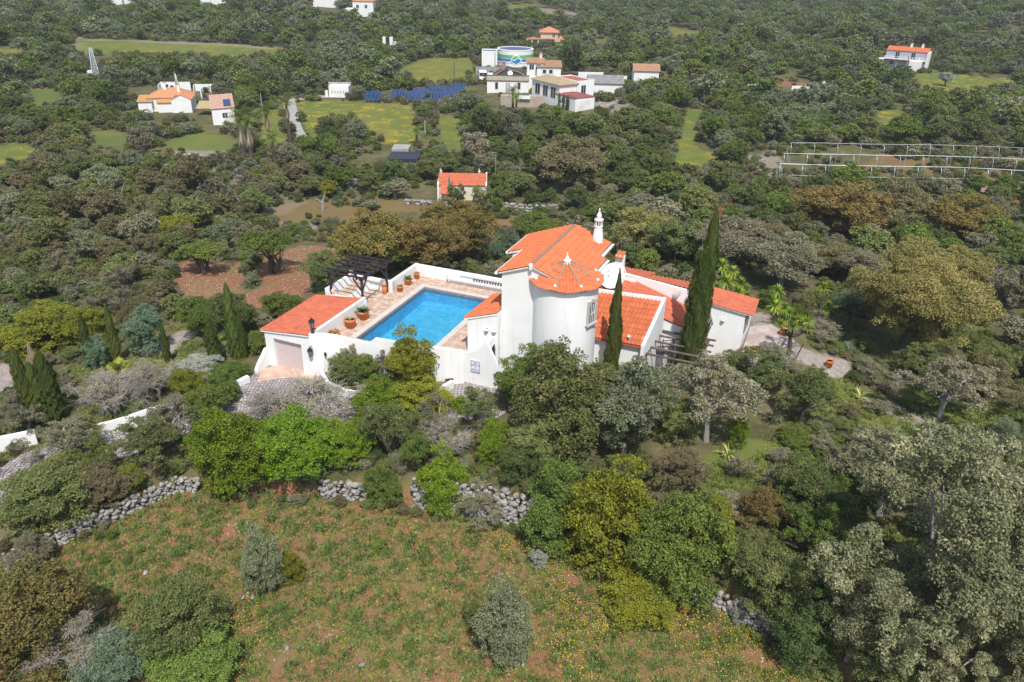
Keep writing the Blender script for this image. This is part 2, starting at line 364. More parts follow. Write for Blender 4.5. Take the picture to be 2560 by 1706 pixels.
def axis(a, b, s0, g, lim):
    r = [0.0]; st = s0
    while r[-1] < lim:
        x = r[-1]
        st = s0 if x < a else s0 + (x-a)*g
        r.append(x+st)
    return r
ys = [4.0]
while ys[-1] < 5000:
    y = ys[-1]; ys.append(y + (.42 if y < 70 else .42+(y-70)*.02))
xp = axis(40, 0, .45, .03, 4500)
xs = np.array(sorted(set([-x for x in xp] + xp))); ys = np.array(ys)
ys = np.concatenate([np.arange(-80, 4, 6.0), ys])
X, Y = np.meshgrid(xs, ys); Z = height(X, Y)
nx, ny = len(xs), len(ys)
v = np.stack([X.ravel(), Y.ravel(), Z.ravel()], 1)
idx = np.arange(nx*ny).reshape(ny, nx)
f = np.stack([idx[:-1, :-1], idx[:-1, 1:], idx[1:, 1:], idx[1:, :-1]], -1).reshape(-1, 4)
ground_me = npmesh('ground', v, f, smooth=True)
def mask_classes(x, y):
    """R: soil, G: fresh grass, B: gravel or dry earth, A: yellow flowers"""
    R = np.zeros(x.shape); Gc = np.zeros(x.shape); B = np.zeros(x.shape); A = np.zeros(x.shape)
    jx = x + fnoise(x, y, 2.5, 21)*2.2; jy = y + fnoise(x, y, 2.5, 31)*2.2
    for nme, (cls, poly, cl) in REG.items():
        xx = [p[0] for p in poly]; bb = (x > min(xx)-4) & (x < max(xx)+4)
        if not bb.any(): continue
        m = np.zeros(x.shape, bool); m[bb] = inpoly(jx[bb], jy[bb], poly)
        if cls == 'green': Gc[m] = 1
        elif cls == 'flower': Gc[m] = 1; A[m] = 1
        elif cls == 'fleck': Gc[m] = 1; A[m] = .5
        elif cls == 'soil': R[m] = 1
        elif cls in ('gravel', 'dry'): B[m] = 1 if cls == 'gravel' else .6
        elif cls == 'mixed': Gc[m] = .5; R[m] = .5
        elif cls == 'scrub': B[m] = .25
    fld = (y < np.interp(x, WALLX, WALLY)+.3)
    dw = np.interp(x, WALLX, WALLY) - y
    gm = sstep(fnoise(x, y, 7, 23)+.25*sstep(x, -4, 8)+.10*sstep(dw, 3, 9)-.22*sstep(4.5-dw, 0, 3)*sstep(-x, -1, 3), -.01, .22)
    R[fld] = (1-.20*gm)[fld]; Gc[fld] = 1; A[fld] = 0
    return R, Gc, B, A
R, Gc, B, A = mask_classes(X.ravel(), Y.ravel())
ca = ground_me.color_attributes.new('cover', 'FLOAT_COLOR', 'POINT')
ca.data.foreach_set('color', np.stack([R, Gc, B, A], 1).astype(np.float32).ravel())
def ground_material():
    m = bpy.data.materials.new('ground'); m.use_nodes = True; n = m.node_tree.nodes; l = m.node_tree.links; b = n['Principled BSDF']
    b.inputs['Roughness'].default_value = .95; b.inputs['Specular IOR Level'].default_value = .1
    tc = n.new('ShaderNodeTexCoord'); at = n.new('ShaderNodeVertexColor'); at.layer_name = 'cover'
    sp = n.new('ShaderNodeSeparateColor'); l.new(at.outputs[0], sp.inputs[0])
    def noise(sc, det=4, rough=.6):
        t = n.new('ShaderNodeTexNoise'); t.inputs['Scale'].default_value = sc; t.inputs['Detail'].default_value = det; t.inputs['Roughness'].default_value = rough
        l.new(tc.outputs['Object'], t.inputs['Vector']); return t.outputs['Fac']
    def rng_(s, a, c, lo=0, hi=1):
        r = n.new('ShaderNodeMapRange'); r.inputs[1].default_value = a; r.inputs[2].default_value = c; r.inputs[3].default_value = lo; r.inputs[4].default_value = hi; l.new(s, r.inputs[0]); return r.outputs[0]
    def mix(a, c, f_):
        x = n.new('ShaderNodeMix'); x.data_type = 'RGBA'
        for i, q in ((6, a), (7, c)):
            if isinstance(q, tuple): x.inputs[i].default_value = (*q, 1)
            else: l.new(q, x.inputs[i])
        if isinstance(f_, float): x.inputs[0].default_value = f_
        else: l.new(f_, x.inputs[0])
        return x.outputs[2]
    def mth(op, a, c):
        x = n.new('ShaderNodeMath'); x.operation = op
        for i, q in ((0, a), (1, c)):
            if isinstance(q, (int, float)): x.inputs[i].default_value = q
            else: l.new(q, x.inputs[i])
        return x.outputs[0]
    n1 = noise(.35); n2 = noise(2.2, 5); n3 = noise(9, 4, .7); n0 = noise(.06, 3); n4 = noise(28, 3, .7)
    scrub = mix(mix((.070, .075, .030), (.14, .12, .06), rng_(n1, .38, .62)), (.20, .165, .10), rng_(n2, .55, .75))
    grass = mix(mix((.085, .135, .025), (.15, .16, .035), rng_(n0, .4, .6)), (.13, .14, .05), rng_(n3, .4, .7))
    soil = mix(mix((.212, .090, .050), (.272, .132, .080), rng_(n3, .35, .7)), (.33, .20, .13), rng_(n4, .58, .78))
    weeds = mix((.135, .128, .048), (.225, .165, .085), rng_(n3, .4, .65))
    patch = rng_(mth('ADD', mth('ADD', mth('MULTIPLY', n1, .45), mth('MULTIPLY', n2, .40)), mth('MULTIPLY', n3, .25)), .535, .62)
    near = mix(soil, weeds, mth('MULTIPLY', patch, .85))
    grav = mix(mix((.33, .28, .25), (.22, .19, .165), rng_(n2, .4, .65)), (.42, .38, .35), rng_(n4, .55, .75))
    c = mix(scrub, grass, sp.outputs[1]); c = mix(c, near, sp.outputs[0]); c = mix(c, grav, sp.outputs[2])
    flo = mth('MULTIPLY', at.outputs[1], rng_(mth('ADD', mth('MULTIPLY', n1, .55), mth('MULTIPLY', n2, .6)), .585, .70, 0, .85))
    c = mix(c, (.42, .30, .015), flo)
    l.new(c, b.inputs['Base Color'])
    bp = n.new('ShaderNodeBump'); bp.inputs['Distance'].default_value = .06; bp.inputs['Strength'].default_value = .8
    l.new(mth('ADD', mth('MULTIPLY', n3, .6), n2), bp.inputs['Height']); l.new(bp.outputs[0], b.inputs['Normal'])
    return m
ground_me.materials.append(ground_material())
ground = newobj('ground', ground_me); tag(ground, kind='structure', label='red soil, scrub and meadow ground')

# ------------------------------------------------------------------ the villa
VF = dict(loc=(OV[0], OV[1], 0), rz=-AV)
def vthing(name, label, cat, group=None): return thing(name, label, cat, (OV[0], OV[1], 0), -AV, group)
def arch_profile(w, h, n=8):
    r = w/2; return [(-r, 0), (r, 0)] + [(r*math.cos(a), h-r+r*math.sin(a)) for a in [math.pi*i/n for i in range(n+1)]]
villa = vthing('villa', 'white villa with orange tile roofs and a round tower beside the pool', 'house')
# main block
mb = MB()
def roofz(u): return 8.22-.36*abs(u-3.3)
pl = [(1.4, -2.65), (3.3, -2.65), (5.95, -2.65), (5.95, 2.7), (5.5, 2.7), (5.5, 5.3), (3.3, 5.3), (.3, 5.3), (.3, 1.7), (1.4, 1.7)]
mb.prism(pl, -.3, [roofz(p[0])-.10 for p in pl])
main = mb.build('main_wall', WHITE, villa)
mb = MB(); rz_ = lambda u: roofz(u)+.02
tile_surface(mb, (1.2, -2.85, rz_(1.2)), (1.2, 1.6, rz_(1.2)), (3.3, 1.6, rz_(3.3)), (3.3, -2.85, rz_(3.3)), lift=.045, amp=.065)
tile_surface(mb, (0.0, 1.6, rz_(0)), (0.0, 5.5, rz_(0)), (3.3, 5.5, rz_(3.3)), (3.3, 1.6, rz_(3.3)), lift=.045, amp=.065)
tile_surface(mb, (6.3, -2.85, rz_(6.3)), (6.3, 2.85, rz_(6.3)), (3.3, 2.85, rz_(3.3)), (3.3, -2.85, rz_(3.3)), lift=.045, amp=.065)
tile_surface(mb, (5.85, 2.85, rz_(5.85)), (5.85, 5.5, rz_(5.85)), (3.3, 5.5, rz_(3.3)), (3.3, 2.85, rz_(3.3)), lift=.045, amp=.065)
mroof = mb.build('roof', TILE, villa); mroof['kind'] = 'stuff'
mb = MB()
slab(mb, [(1.25,-2.8,rz_(1.25)-.03),(3.3,-2.8,rz_(3.3)-.03),(3.3,1.55,rz_(3.3)-.03),(1.25,1.55,rz_(1.25)-.03)], .1)
slab(mb, [(3.3,-2.8,rz_(3.3)-.03),(6.25,-2.8,rz_(6.25)-.03),(6.25,2.8,rz_(6.25)-.03),(3.3,2.8,rz_(3.3)-.03)], .1)
slab(mb, [(.05,1.6,rz_(.05)-.03),(3.3,1.6,rz_(3.3)-.03),(3.3,5.45,rz_(3.3)-.03),(.05,5.45,rz_(.05)-.03)], .1)
slab(mb, [(3.3,2.8,rz_(3.3)-.03),(5.8,2.8,rz_(5.8)-.03),(5.8,5.45,rz_(5.8)-.03),(3.3,5.45,rz_(3.3)-.03)], .1)
mb.build('roof_slab', WHITE, villa)
mb = MB(); y = -2.85
while y < 5.3: mb.tube([(3.3, y, 8.27), (3.3, y+.36, 8.25)], [.12, .10], 8); y += .34
mb.build('ridge_tiles', MORTAR, villa)['kind'] = 'stuff'
for a, b in (((6.42, -2.8), (6.42, 2.9)), ((5.97, 3.0), (5.97, 5.5)), ((1.10, -2.9), (1.10, 1.5)), ((-.10, 1.65), (-.10, 5.4))):
    MB().bar((a[0], a[1], roofz(a[0])-.03), (b[0], b[1], roofz(b[0])-.03), .15, .13).build('gutter', WHITE, villa)
MB().lathe([(.10,-.2),(.13,.05),(.10,.16),(.02,.2)], (3.3, -2.84, 8.2), 8).build('ridge_knob', WHITE, villa)
# tower
TC = Vector((5.08, -1.5)); ZE, RE, RW = 7.25, 2.26, 1.98
mb = MB(); mb.lathe([(RW, -.5), (RW, -.48), (RW, 1), (RW, ZE-.2), (RW, ZE-.12), (RW+.1, ZE-.04), (1.9, ZE+.06)], (TC.x, TC.y, 0), 72)
tower = mb.build('tower', WHITE, villa, smooth=False)
for p in tower.data.polygons: p.use_smooth = abs(p.normal.z) < .5
mb = MB(); SL = .46
half = math.pi/8
for k in range(8):
    a = 2*math.pi*k/8 + math.radians(22); ax = Vector((math.cos(a), math.sin(a))); ay = Vector((-ax.y, ax.x))
    W2 = RE*math.sin(half); nt_ = 9; seg = 4; nc = 5
    def pt(x, t, up):
        ye = math.sqrt(RE*RE-x*x); y0 = abs(x)/math.tan(half); t = min(t, 1)
        yy = ye + (y0-ye)*t; p = TC + ax*yy + ay*x
        return Vector((p.x, p.y, ZE + (RE-yy)*SL + up))
    for j in range(nc):
        for i in range(nt_*seg):
            x0 = -W2 + 2*W2*i/(nt_*seg); x1 = -W2 + 2*W2*(i+1)/(nt_*seg)
            q0 = math.sin(math.pi*((i % seg)/seg))*.055; q1 = math.sin(math.pi*(((i % seg)+1)/seg))*.055
            # courses sit at fixed distances from the eave
            def tt(x, d):
                ye = math.sqrt(RE*RE-x*x); y0 = abs(x)/math.tan(half); return min(1, d/max(ye-y0, 1e-3))
            d0 = j*RE/nc; d1 = (j+1)*RE/nc+.02
            a0, a1, b0, b1 = tt(x0, d0), tt(x1, d0), tt(x0, d1), tt(x1, d1)
            if a0 >= 1 and a1 >= 1: continue
            mb.add([pt(x0, a0, q0-.01), pt(x1, a1, q1-.01), pt(x0, a0, q0+.03), pt(x1, a1, q1+.03), pt(x0, b0, q0), pt(x1, b1, q1)], [(0, 1, 3, 2), (2, 3, 5, 4)])
tr = mb.build('tower_roof', TILE, villa); tr['kind'] = 'stuff'
mb = MB()
for k in range(8):
    a = 2*math.pi*k/8 + math.radians(22) + half; d = Vector((math.cos(a), math.sin(a)))
    e = TC + d*(RE-.25); t_ = TC + d*.15
    mb.tube([(e.x, e.y, ZE+.25*SL+.08), (t_.x, t_.y, ZE+(RE-.15)*SL+.07)], [.085, .06], 6)
hip = mb.build('hip_tiles', MORTAR, villa); hip['kind'] = 'stuff'
for k in range(8):
    a = 2*math.pi*k/8 + math.radians(22) + half; e = TC + Vector((math.cos(a), math.sin(a)))*(RE-.3)
    MB().lathe([(.03,-.05),(.09,.02),(.1,.07),(.06,.13),(.01,.15)], (e.x, e.y, ZE+.22), 8).build('hip_knob', WHITE, villa, smooth=True)
za = ZE+RE*SL
fin = MB().lathe([(.30,-.10),(.30,.02),(.22,.06),(.30,.16),(.31,.22),(.20,.30),(.22,.34),(.12,.42),(.13,.46),(.06,.56),(.05,.66),(.03,.72),(.05,.78),(.01,.86)], (0, 0, 0), 16).build('finial', WHITE, villa, smooth=True); fin.location = (TC.x, TC.y, za-.03); fin.scale = (.78, .78, .78)
# arched tower window
def tower_pt(az, z, r=RW):        # az: degrees from straight towards the camera, positive to the east
    w = math.radians(az); d = Vector((math.sin(w), -math.cos(w)))   # world direction
    l = Vector((d.x*UD[0]+d.y*UD[1], d.x*VD[0]+d.y*VD[1]))
    p = TC + l*r; return Vector((p.x, p.y, z)), l
p0, l0 = tower_pt(50, 4.95); tan = Vector((-l0.y, l0.x, 0)); out3 = Vector((l0.x, l0.y, 0))
def on_wall(profile, base, t, o, d0, d1, mbx):      # extrude a wall profile between two depths
    n = len(profile); a = [base + t*x + Vector((0, 0, z)) + o*d0 for x, z in profile]; b = [base + t*x + Vector((0, 0, z)) + o*d1 for x, z in profile]
    return mbx.add(a+b, [tuple(range(n)), tuple(reversed(range(n, 2*n)))] + [(i, (i+1) % n, n+(i+1) % n, n+i) for i in range(n)])
wf = on_wall([(-.44,0),(.44,0),(.44,1.5),(.1,1.5),(.1,1.6),(-.1,1.6),(-.1,1.5),(-.44,1.5)], p0, tan, out3, -.2, .06, MB()).build('window', STONEFRAME, villa)
on_wall(arch_profile(.52, 1.22), p0+Vector((0,0,.14)), tan, out3, -.1, .068, MB()).build('pane', GLASS, wf)
mb = MB()
for x in (-.17, 0, .17): mb.bar(p0+tan*x+out3*.10+Vector((0,0,.16)), p0+tan*x+out3*.10+Vector((0,0,1.3)), .03)
mb.bar(p0+tan*-.25+out3*.10+Vector((0,0,.7)), p0+tan*.25+out3*.10+Vector((0,0,.7)), .03); mb.build('window_bars', WHITE, wf)
on_wall([(-.5,-.08),(.5,-.08),(.5,.02),(-.5,.02)], p0, tan, out3, -.1, .16, MB()).build('sill', STONEFRAME, wf)
# ornate round chimney at the back of the main roof
cm = MB().lathe([(.36,-1.0),(.36,.35),(.25,1.1),(.29,1.12),(.29,1.18),(.24,1.2)], (5.1, 4.7, 7.5), 14).build('chimney', WHITE, villa)
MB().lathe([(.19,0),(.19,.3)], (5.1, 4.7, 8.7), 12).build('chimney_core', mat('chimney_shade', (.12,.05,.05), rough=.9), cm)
mb = MB()
for k in range(10):
    a = k*math.pi/5; mb.bar((5.1+.24*math.cos(a), 4.7+.24*math.sin(a), 8.68), (5.1+.24*math.cos(a), 4.7+.24*math.sin(a), 9.02), .05)
mb.build('chimney_lattice', WHITE, cm)
MB().lathe([(.24,0),(.31,.05),(.31,.12),(.12,.26),(.18,.32),(.16,.4),(.06,.6),(.03,.72),(.06,.78),(.01,.85)], (5.1, 4.7, 9.0), 14).build('chimney_cap', WHITE, cm, smooth=True)
# low wing beside the pool
mb = MB(); mb.prism([(-.5,-3.5),(1.42,-3.2),(1.42,.3),(-.3,.3)], 0, [4.35,4.85,4.85,4.35]); mb.build('wing_wall', WHITE, villa)
mb = MB(); tile_surface(mb, (-.7,-3.6,4.38), (-.5,.45,4.38), (1.4,.45,4.98), (1.4,-3.25,4.98), lift=.045, amp=.065); mb.build('wing_roof', TILE, villa)['kind'] = 'stuff'
slab(MB(), [(-.68,-3.6,4.36),(1.4,-3.25,4.93),(1.4,.42,4.93),(-.48,.42,4.36)], .09).build('wing_roof_slab', WHITE, villa)
# annex with big tiles
AN = dict(bl=Vector((6.0,2.3,5.02)), br=Vector((10.15,2.75,5.0)), fr=Vector((9.85,-.75,3.35)), fl=Vector((6.0,-.8,3.35)))
mb = MB(); mb.prism([(6.0,-.55),(9.8,-.5),(10.1,2.7),(6.0,2.3)], -.3, [3.38,3.4,4.95,4.95]); mb.build('annex_wall', WHITE, villa)
slab(MB(), [p_-Vector((0,0,.02)) for p_ in (AN['fl'],AN['fr'],AN['br'],AN['bl'])], .1).build('annex_roof_slab', TILE2, villa)
mb = MB(); mb.hexa([(9.85,-.85,-.3),(10.05,-.85,-.3),(10.35,3.0,-.3),(10.15,3.0,-.3),(9.85,-.85,3.48),(10.05,-.85,3.48),(10.35,3.0,5.22),(10.15,3.0,5.22)])
mb.hexa([(6.0,2.3,-.3),(10.2,2.76,-.3),(10.2,2.98,-.3),(6.0,2.52,-.3),(6.0,2.3,5.22),(10.2,2.76,5.2),(10.2,2.98,5.2),(6.0,2.52,5.22)])
mb.build('annex_parapet', WHITE, villa)
aroof = bpy.data.objects.new('annex_roof', None); link(aroof, villa)
vs = []; fs = []; N = 6; Lt = .42; Wt = .235
for t, (w_, up) in ((0, (1.0, .04)), (1, (.92, 0))):
    for i in range(N+1):
        a = math.pi*i/N; vs.append((-.12*Wt-math.cos(a)*Wt*.40*w_, t*Lt, up + math.sin(a)*.075*w_))
    vs.append((Wt*.56, t*Lt, up-.012))
n = N+2
for i in range(n-1): fs.append((i, i+1, n+i+1, n+i))
fs.append(tuple(range(N+1)))
tile_me = bpy.data.meshes.new('roof_tile'); tile_me.from_pydata(vs, [], fs); tile_me.materials.append(TILE)
TILEF = mat('roof_tile_faded', (.62, .27, .15), (.5, .22, .12), scale=3, rough=.85)
ncol, nrow = 17, 9
for j in range(nrow):
    for i in range(ncol):
        s_ = (i+.5)/ncol; t = j/nrow
        p = AN['fl'].lerp(AN['fr'], s_).lerp(AN['bl'].lerp(AN['br'], s_), t); q = AN['fl'].lerp(AN['fr'], s_).lerp(AN['bl'].lerp(AN['br'], s_), t+.1)
        if p.x < 6.15: continue
        o = bpy.data.objects.new('roof_tile', tile_me); link(o, aroof)
        yv = (q-p).normalized(); xv = (AN['fr']-AN['fl']).normalized(); zv = xv.cross(yv).normalized(); xv = yv.cross(zv)
        M = Matrix((xv, yv, zv)).transposed().to_4x4(); M.translation = p + zv*(.01+.004*rng.random()); o.matrix_local = M @ Matrix.Rotation(rng.normal()*.012, 4, 'Z')
        if rng.random() < .03:
            o.material_slots[0].link = 'OBJECT'; o.material_slots[0].material = TILEF
MB().lathe([(.09,-.1),(.10,.32),(.0,.33)], (0,0,0), 8).build('roof_vent', mat('light_grey_cap', (.6,.62,.66), rough=.5), villa, loc=(9.0,-.45,3.55)).rotation_euler = (.5, 0, 0)
# middle roof, falling to the east, and the white gable wall behind it
mzz = lambda u: 4.5-.31*(u-7.6)
mb = MB(); mb.prism([(6.0,2.6),(11.9,3.45),(12.0,6.5),(6.0,6.5)], -.3, [mzz(6)-.12, mzz(11.9)-.12, mzz(12)-.12, mzz(6)-.12]); mb.build('middle_wall', WHITE, villa)
mb = MB(); tile_surface(mb, (12.1,3.3,mzz(12.1)), (12.1,6.42,mzz(12.1)), (6.0,6.42,mzz(6)), (6.0,2.75,mzz(6)), lift=.03); mb.build('middle_roof', TILE2, villa)['kind'] = 'stuff'
mb = MB(); mb.prism([(6.4,6.5),(11.7,6.5),(11.7,6.7),(6.4,6.7)], 2, [4.95,4.4,4.4,4.95]); mb.prism([(6.6,5.6),(7.6,6.1),(7.6,6.3),(6.6,5.8)], 3.5, [4.98,4.7,4.7,4.98]); mb.build('gable_wall', WHITE, villa)
mb = MB(); mb.prism([(5.6,6.7),(11.6,6.7),(11.6,9.8),(5.6,9.8)], -1.5, [4.6,4.3,3.5,3.6]); mb.prism([(5.6,9.8),(7.9,9.8),(7.9,11.0),(5.6,11.0)], -1.5, [3.6,3.6,3.3,3.3]); mb.build('back_wall', WHITE, villa)
mb = MB(); tile_surface(mb, (7.9,10.1,3.65), (11.9,10.1,3.55), (11.9,6.7,4.42), (7.9,6.7,4.75), lift=.03, tw=.3, amp=.07)
tile_surface(mb, (5.4,11.3,3.42), (7.9,11.3,3.38), (7.9,6.7,4.75), (5.4,6.7,4.9), lift=.03, tw=.3, amp=.07); mb.build('back_roof', TILE2, villa)['kind'] = 'stuff'
# east block
mb = MB(); mb.prism([(11.75,6.55),(15.05,6.55),(15.25,9.1),(11.75,9.1)], -1.5, [3.88,3.5,3.5,3.88]); mb.build('east_wall', WHITE, villa)
mb = MB(); tile_surface(mb, (15.6,6.35,3.52), (15.6,9.35,3.52), (11.7,9.25,3.98), (11.7,6.35,3.98), lift=.03); mb.build('east_roof', TILE2, villa)['kind'] = 'stuff'
slab(MB(), [(11.8,6.4,3.96),(15.5,6.4,3.5),(15.5,9.3,3.5),(11.8,9.2,3.96)], .08).build('east_roof_slab', WHITE, villa)
iw = MB(); iw.hexa([(15.08,6.9,1.9),(15.12,6.9,1.9),(15.2,8.3,1.9),(15.16,8.3,1.9),(15.08,6.9,3.3),(15.12,6.9,3.3),(15.2,8.3,3.3),(15.16,8.3,3.3)])
ew = iw.build('window', GLASS, villa)
# dish, flat chimney
dm = Matrix.Rotation(math.radians(-18), 3, 'Z') @ Matrix.Rotation(math.radians(52), 3, 'X')
PEEL = mat('peeling_white_paint', (.82,.82,.82), (.12,.12,.12), scale=7, rough=.7, detail=3, contrast=(.62, .66))
dish = thing('satellite_dish', 'big round white satellite dish with peeling specks behind the tower', 'dish', loc2w(6.7, 3.55, 4.35), -AV)
prof = [(.02,.0),(.3,.02),(.6,.08),(.86,.17),(.90,.20),(.90,.13),(.6,.02),(.3,-.04),(.02,-.06)]
MB().lathe(prof, (0, 0, 1.45), 28, dm).build('reflector', PEEL, dish, smooth=True)
MB().tube([(0,.3,0),(0,.1,1.4)], .07, 8).build('mast', METAL, dish)
mb = MB(); tip = dm @ Vector((0,0,.75)) + Vector((0,0,1.45))
for a in (0, 2.1, 4.2): mb.tube([dm @ Vector((.8*math.cos(a), .8*math.sin(a), .15)) + Vector((0,0,1.45)), tip], .012, 4)
mb.build('feed_arm', METAL, dish)
sc_ = MB(); sc_.box(6.35,6.95,4.9,5.25,3.8,6.75).build('stack_chimney', WHITE, villa)
mb = MB()
for x in (6.38, 6.66): tile_surface(mb, (x,4.72,6.62), (x+.26,4.72,6.62), (x+.26,5.4,6.9), (x,5.4,6.9), tw=.26, course=.35, amp=.09)
mb.build('stack_chimney_tiles', TERRA, villa)
# front stair walls with the plaque and the little gate
mb = MB(); prf = [(-1.0,-.1),(1.72,-.1),(1.80,1.3),(1.70,1.75),(.99,3.1),(.9,3.1),(.7,2.82),(.4,2.52),(0,2.3),(-.45,2.18),(-1.0,2.14)]
n = len(prf); mb.add([(x,-3.85,z) for x,z in prf]+[(x,-3.67,z) for x,z in prf], [tuple(range(n)), tuple(reversed(range(n,2*n)))]+[(i,(i+1)%n,n+(i+1)%n,n+i) for i in range(n)])
mb.build('stair_wall', WHITE, villa)
mb = MB(); A_ = Vector((.92,-3.68,0)); B_ = Vector((1.42,-2.68,0)); q = (B_-A_).normalized(); nn = Vector((q.y,-q.x,0)); Lg = (B_-A_).length
mb.hexa([A_-nn*.08+Vector((0,0,0)), A_+nn*.08, B_+nn*.08, B_-nn*.08, A_-nn*.08+Vector((0,0,3.1)), A_+nn*.08+Vector((0,0,3.1)), B_+nn*.08+Vector((0,0,3.72)), B_-nn*.08+Vector((0,0,3.72))])
mb.build('gate_wall', WHITE, villa)
mb = MB(); on_wall(arch_profile(.62, 2.35), A_+q*.62+Vector((0,0,.5)), q, nn, .0, .085, mb); gt = mb.build('garden_gate', GLASS, villa)
mb = MB()
for k in range(6): x = .34+k*.11; mb.bar(A_+q*x+nn*.11+Vector((0,0,.5)), A_+q*x+nn*.11+Vector((0,0,2.6)), .022)
mb.build('gate_bars', IRON, gt)
# blue-lettered plaque
plq = bpy.data.objects.new('name_plaque', MB().box(-.33,.33,-.02,.02,-.42,.42).build('tmp', mat('plaque_tile', (.72,.74,.78), rough=.4)).data); bpy.data.objects.remove(bpy.data.objects['tmp'])
link(plq); plq.location = loc2w(.22,-3.89,1.35); plq.rotation_euler = (0,0,-AV); tag(plq, 'small tiled name plaque with blue lettering on the white stair wall', 'sign')
BLUEINK = mat('plaque_blue', (.10,.13,.28), rough=.5)
mb = MB()
for x0,x1,z0,z1 in ((-.30,.30,.36,.385),(-.30,.30,-.385,-.36),(-.305,-.28,-.385,.385),(.28,.305,-.385,.385)): mb.box(x0,x1,-.03,-.018,z0,z1)
mb.build('plaque_border', BLUEINK, plq)
for txt, z, s_ in (('Casa', .21, .13), ('SANTA', .03, .17), ('do', -.10, .10), ('PATIO', -.30, .17)):
    cu = bpy.data.curves.new('lettering', 'FONT'); cu.body = txt; cu.size = s_; cu.align_x = 'CENTER'; cu.extrude = .004
    co = bpy.data.objects.new('tmp_text', cu); COL.objects.link(co); bpy.context.view_layer.update(); me = bpy.data.meshes.new_from_object(co); bpy.data.objects.remove(co)
    me.materials.clear(); me.materials.append(BLUEINK); o = newobj('lettering', me, plq); o.location = (0, -.028, z); o.rotation_euler = (math.pi/2, 0, 0)
# wall lamps
def shell_lamp(u, v, z, rot, label):
    t = thing('wall_lamp', label, 'lamp', loc2w(u, v, z), -AV+rot, 'small wall lamps on the villa')
    MB().lathe([(.02,-.08),(.1,-.04),(.14,.06),(.1,.1)], (0,-.12,0), 10).build('lamp_shade', WHITE, t, smooth=True)
    MB().box(-.05,.05,-.1,0,-.12,.1).build('bracket', IRON, t)
shell_lamp(.75,-3.32,3.75,0,'little white shell lamp on the pool wing wall'); shell_lamp(1.22,-3.24,3.72,0,'little grey shell lamp close to the corner of the tall wall')
shell_lamp(13.7,6.55,2.75,0,'little white shell lamp on the eastern block wall')
def lantern_mb(parent, z0, s_=1.0, off=(0,0)):
    ox, oy = off
    MB().lathe([(.09*s_,z0),(.16*s_,z0+.38*s_),(.15*s_,z0+.385*s_)], (ox,oy,0), 6).build('lantern_glass', mat('lantern_glass', (.25,.25,.26), rough=.2), parent)
    mb = MB().lathe([(.2*s_,z0+.385*s_),(.19*s_,z0+.41*s_),(.07*s_,z0+.53*s_),(.03*s_,z0+.58*s_),(.01,z0+.68*s_)], (ox,oy,0), 6)
    for k in range(6): a = k*math.pi/3; mb.bar((ox+.095*s_*math.cos(a),oy+.095*s_*math.sin(a),z0), (ox+.165*s_*math.cos(a),oy+.165*s_*math.sin(a),z0+.39*s_), .025*s_)
    mb.lathe([(.03,z0-.08*s_),(.1*s_,z0-.01),(.1*s_,z0+.01)], (ox,oy,0), 6); mb.build('lantern_frame', IRON, parent)
# ---- garage
garage = vthing('garage', 'white garage with red tile roof and a pale roller door', 'garage')
gz = lambda u: 2.55+(.10)*(u+13.3)
GU0, GU1, GV0, GV1 = -13.2, -9.75, -7.2, -1.3
mb = MB(); mb.prism([(GU0,GV0),(-12.55,GV0),(-12.55,GV0+.35),(-10.4,GV0+.35),(-10.4,GV0),(GU1,GV0),(GU1,GV1),(GU0,GV1)], -.3, [gz(GU0)-.05,gz(-12.5)-.05,gz(-12.5)-.05,gz(-10.4)-.05,gz(-10.4)-.05,gz(GU1)-.05,gz(GU1)-.05,gz(GU0)-.05]); mb.build('wall', WHITE, garage)
MB().hexa([(-12.55,GV0,2.12),(-10.4,GV0,2.12),(-10.4,GV0+.35,2.12),(-12.55,GV0+.35,2.12),(-12.55,GV0,gz(-12.5)-.06),(-10.4,GV0,gz(-10.4)-.06),(-10.4,GV0+.35,gz(-10.4)-.06),(-12.55,GV0+.35,gz(-12.5)-.06)]).build('lintel', WHITE, garage)
gd = bpy.data.objects.new('garage_door', None); link(gd, garage)
SHUT = mat('roller_door', (.62,.53,.52), rough=.6)
for k in range(14):
    z = .0+k*.152; MB().hexa([(-12.54,GV0+.24,z),(-10.41,GV0+.24,z),(-10.41,GV0+.30,z),(-12.54,GV0+.30,z),(-12.54,GV0+.215,z+.14),(-10.41,GV0+.215,z+.14),(-10.41,GV0+.30,z+.14),(-12.54,GV0+.30,z+.14)]).build('door_slat', SHUT, gd)
mb = MB(); tile_surface(mb, (GU0-.25,GV0-.12,gz(GU0)), (GU0-.25,GV1+.2,gz(GU0)), (GU1+.05,GV1+.2,gz(GU1)+.08), (GU1+.05,GV0-.12,gz(GU1)+.08), lift=.045, amp=.06, tw=.21); mb.build('roof', TILE2, garage)['kind'] = 'stuff'
slab(MB(), [(GU0-.2,GV0-.1,gz(GU0)-.02),(GU1,GV0-.1,gz(GU1)),(GU1,GV1+.1,gz(GU1)),(GU0-.2,GV1+.1,gz(GU0)-.02)], .07).build('roof_slab', WHITE, garage)
mb = MB(); pr = [(0,-.3),(1.25,-.3),(1.25,.25),(1.0,.55),(.45,1.0),(.15,1.25),(0,1.3)]   # curved buttress running forward from the garage corner
n = len(pr); mb.add([(GU0-.12,GV0-y_,z) for y_,z in pr]+[(GU0+.12,GV0-y_,z) for y_,z in pr], [tuple(range(n)), tuple(reversed(range(n,2*n)))]+[(i,(i+1)%n,n+(i+1)%n,n+i) for i in range(n)]); mb.build('buttress', WHITE, garage)
wl = thing('wall_lantern', 'black lantern fixed to the white wall beside the garage door', 'lantern', loc2w(-9.55,-7.32,1.65), -AV)
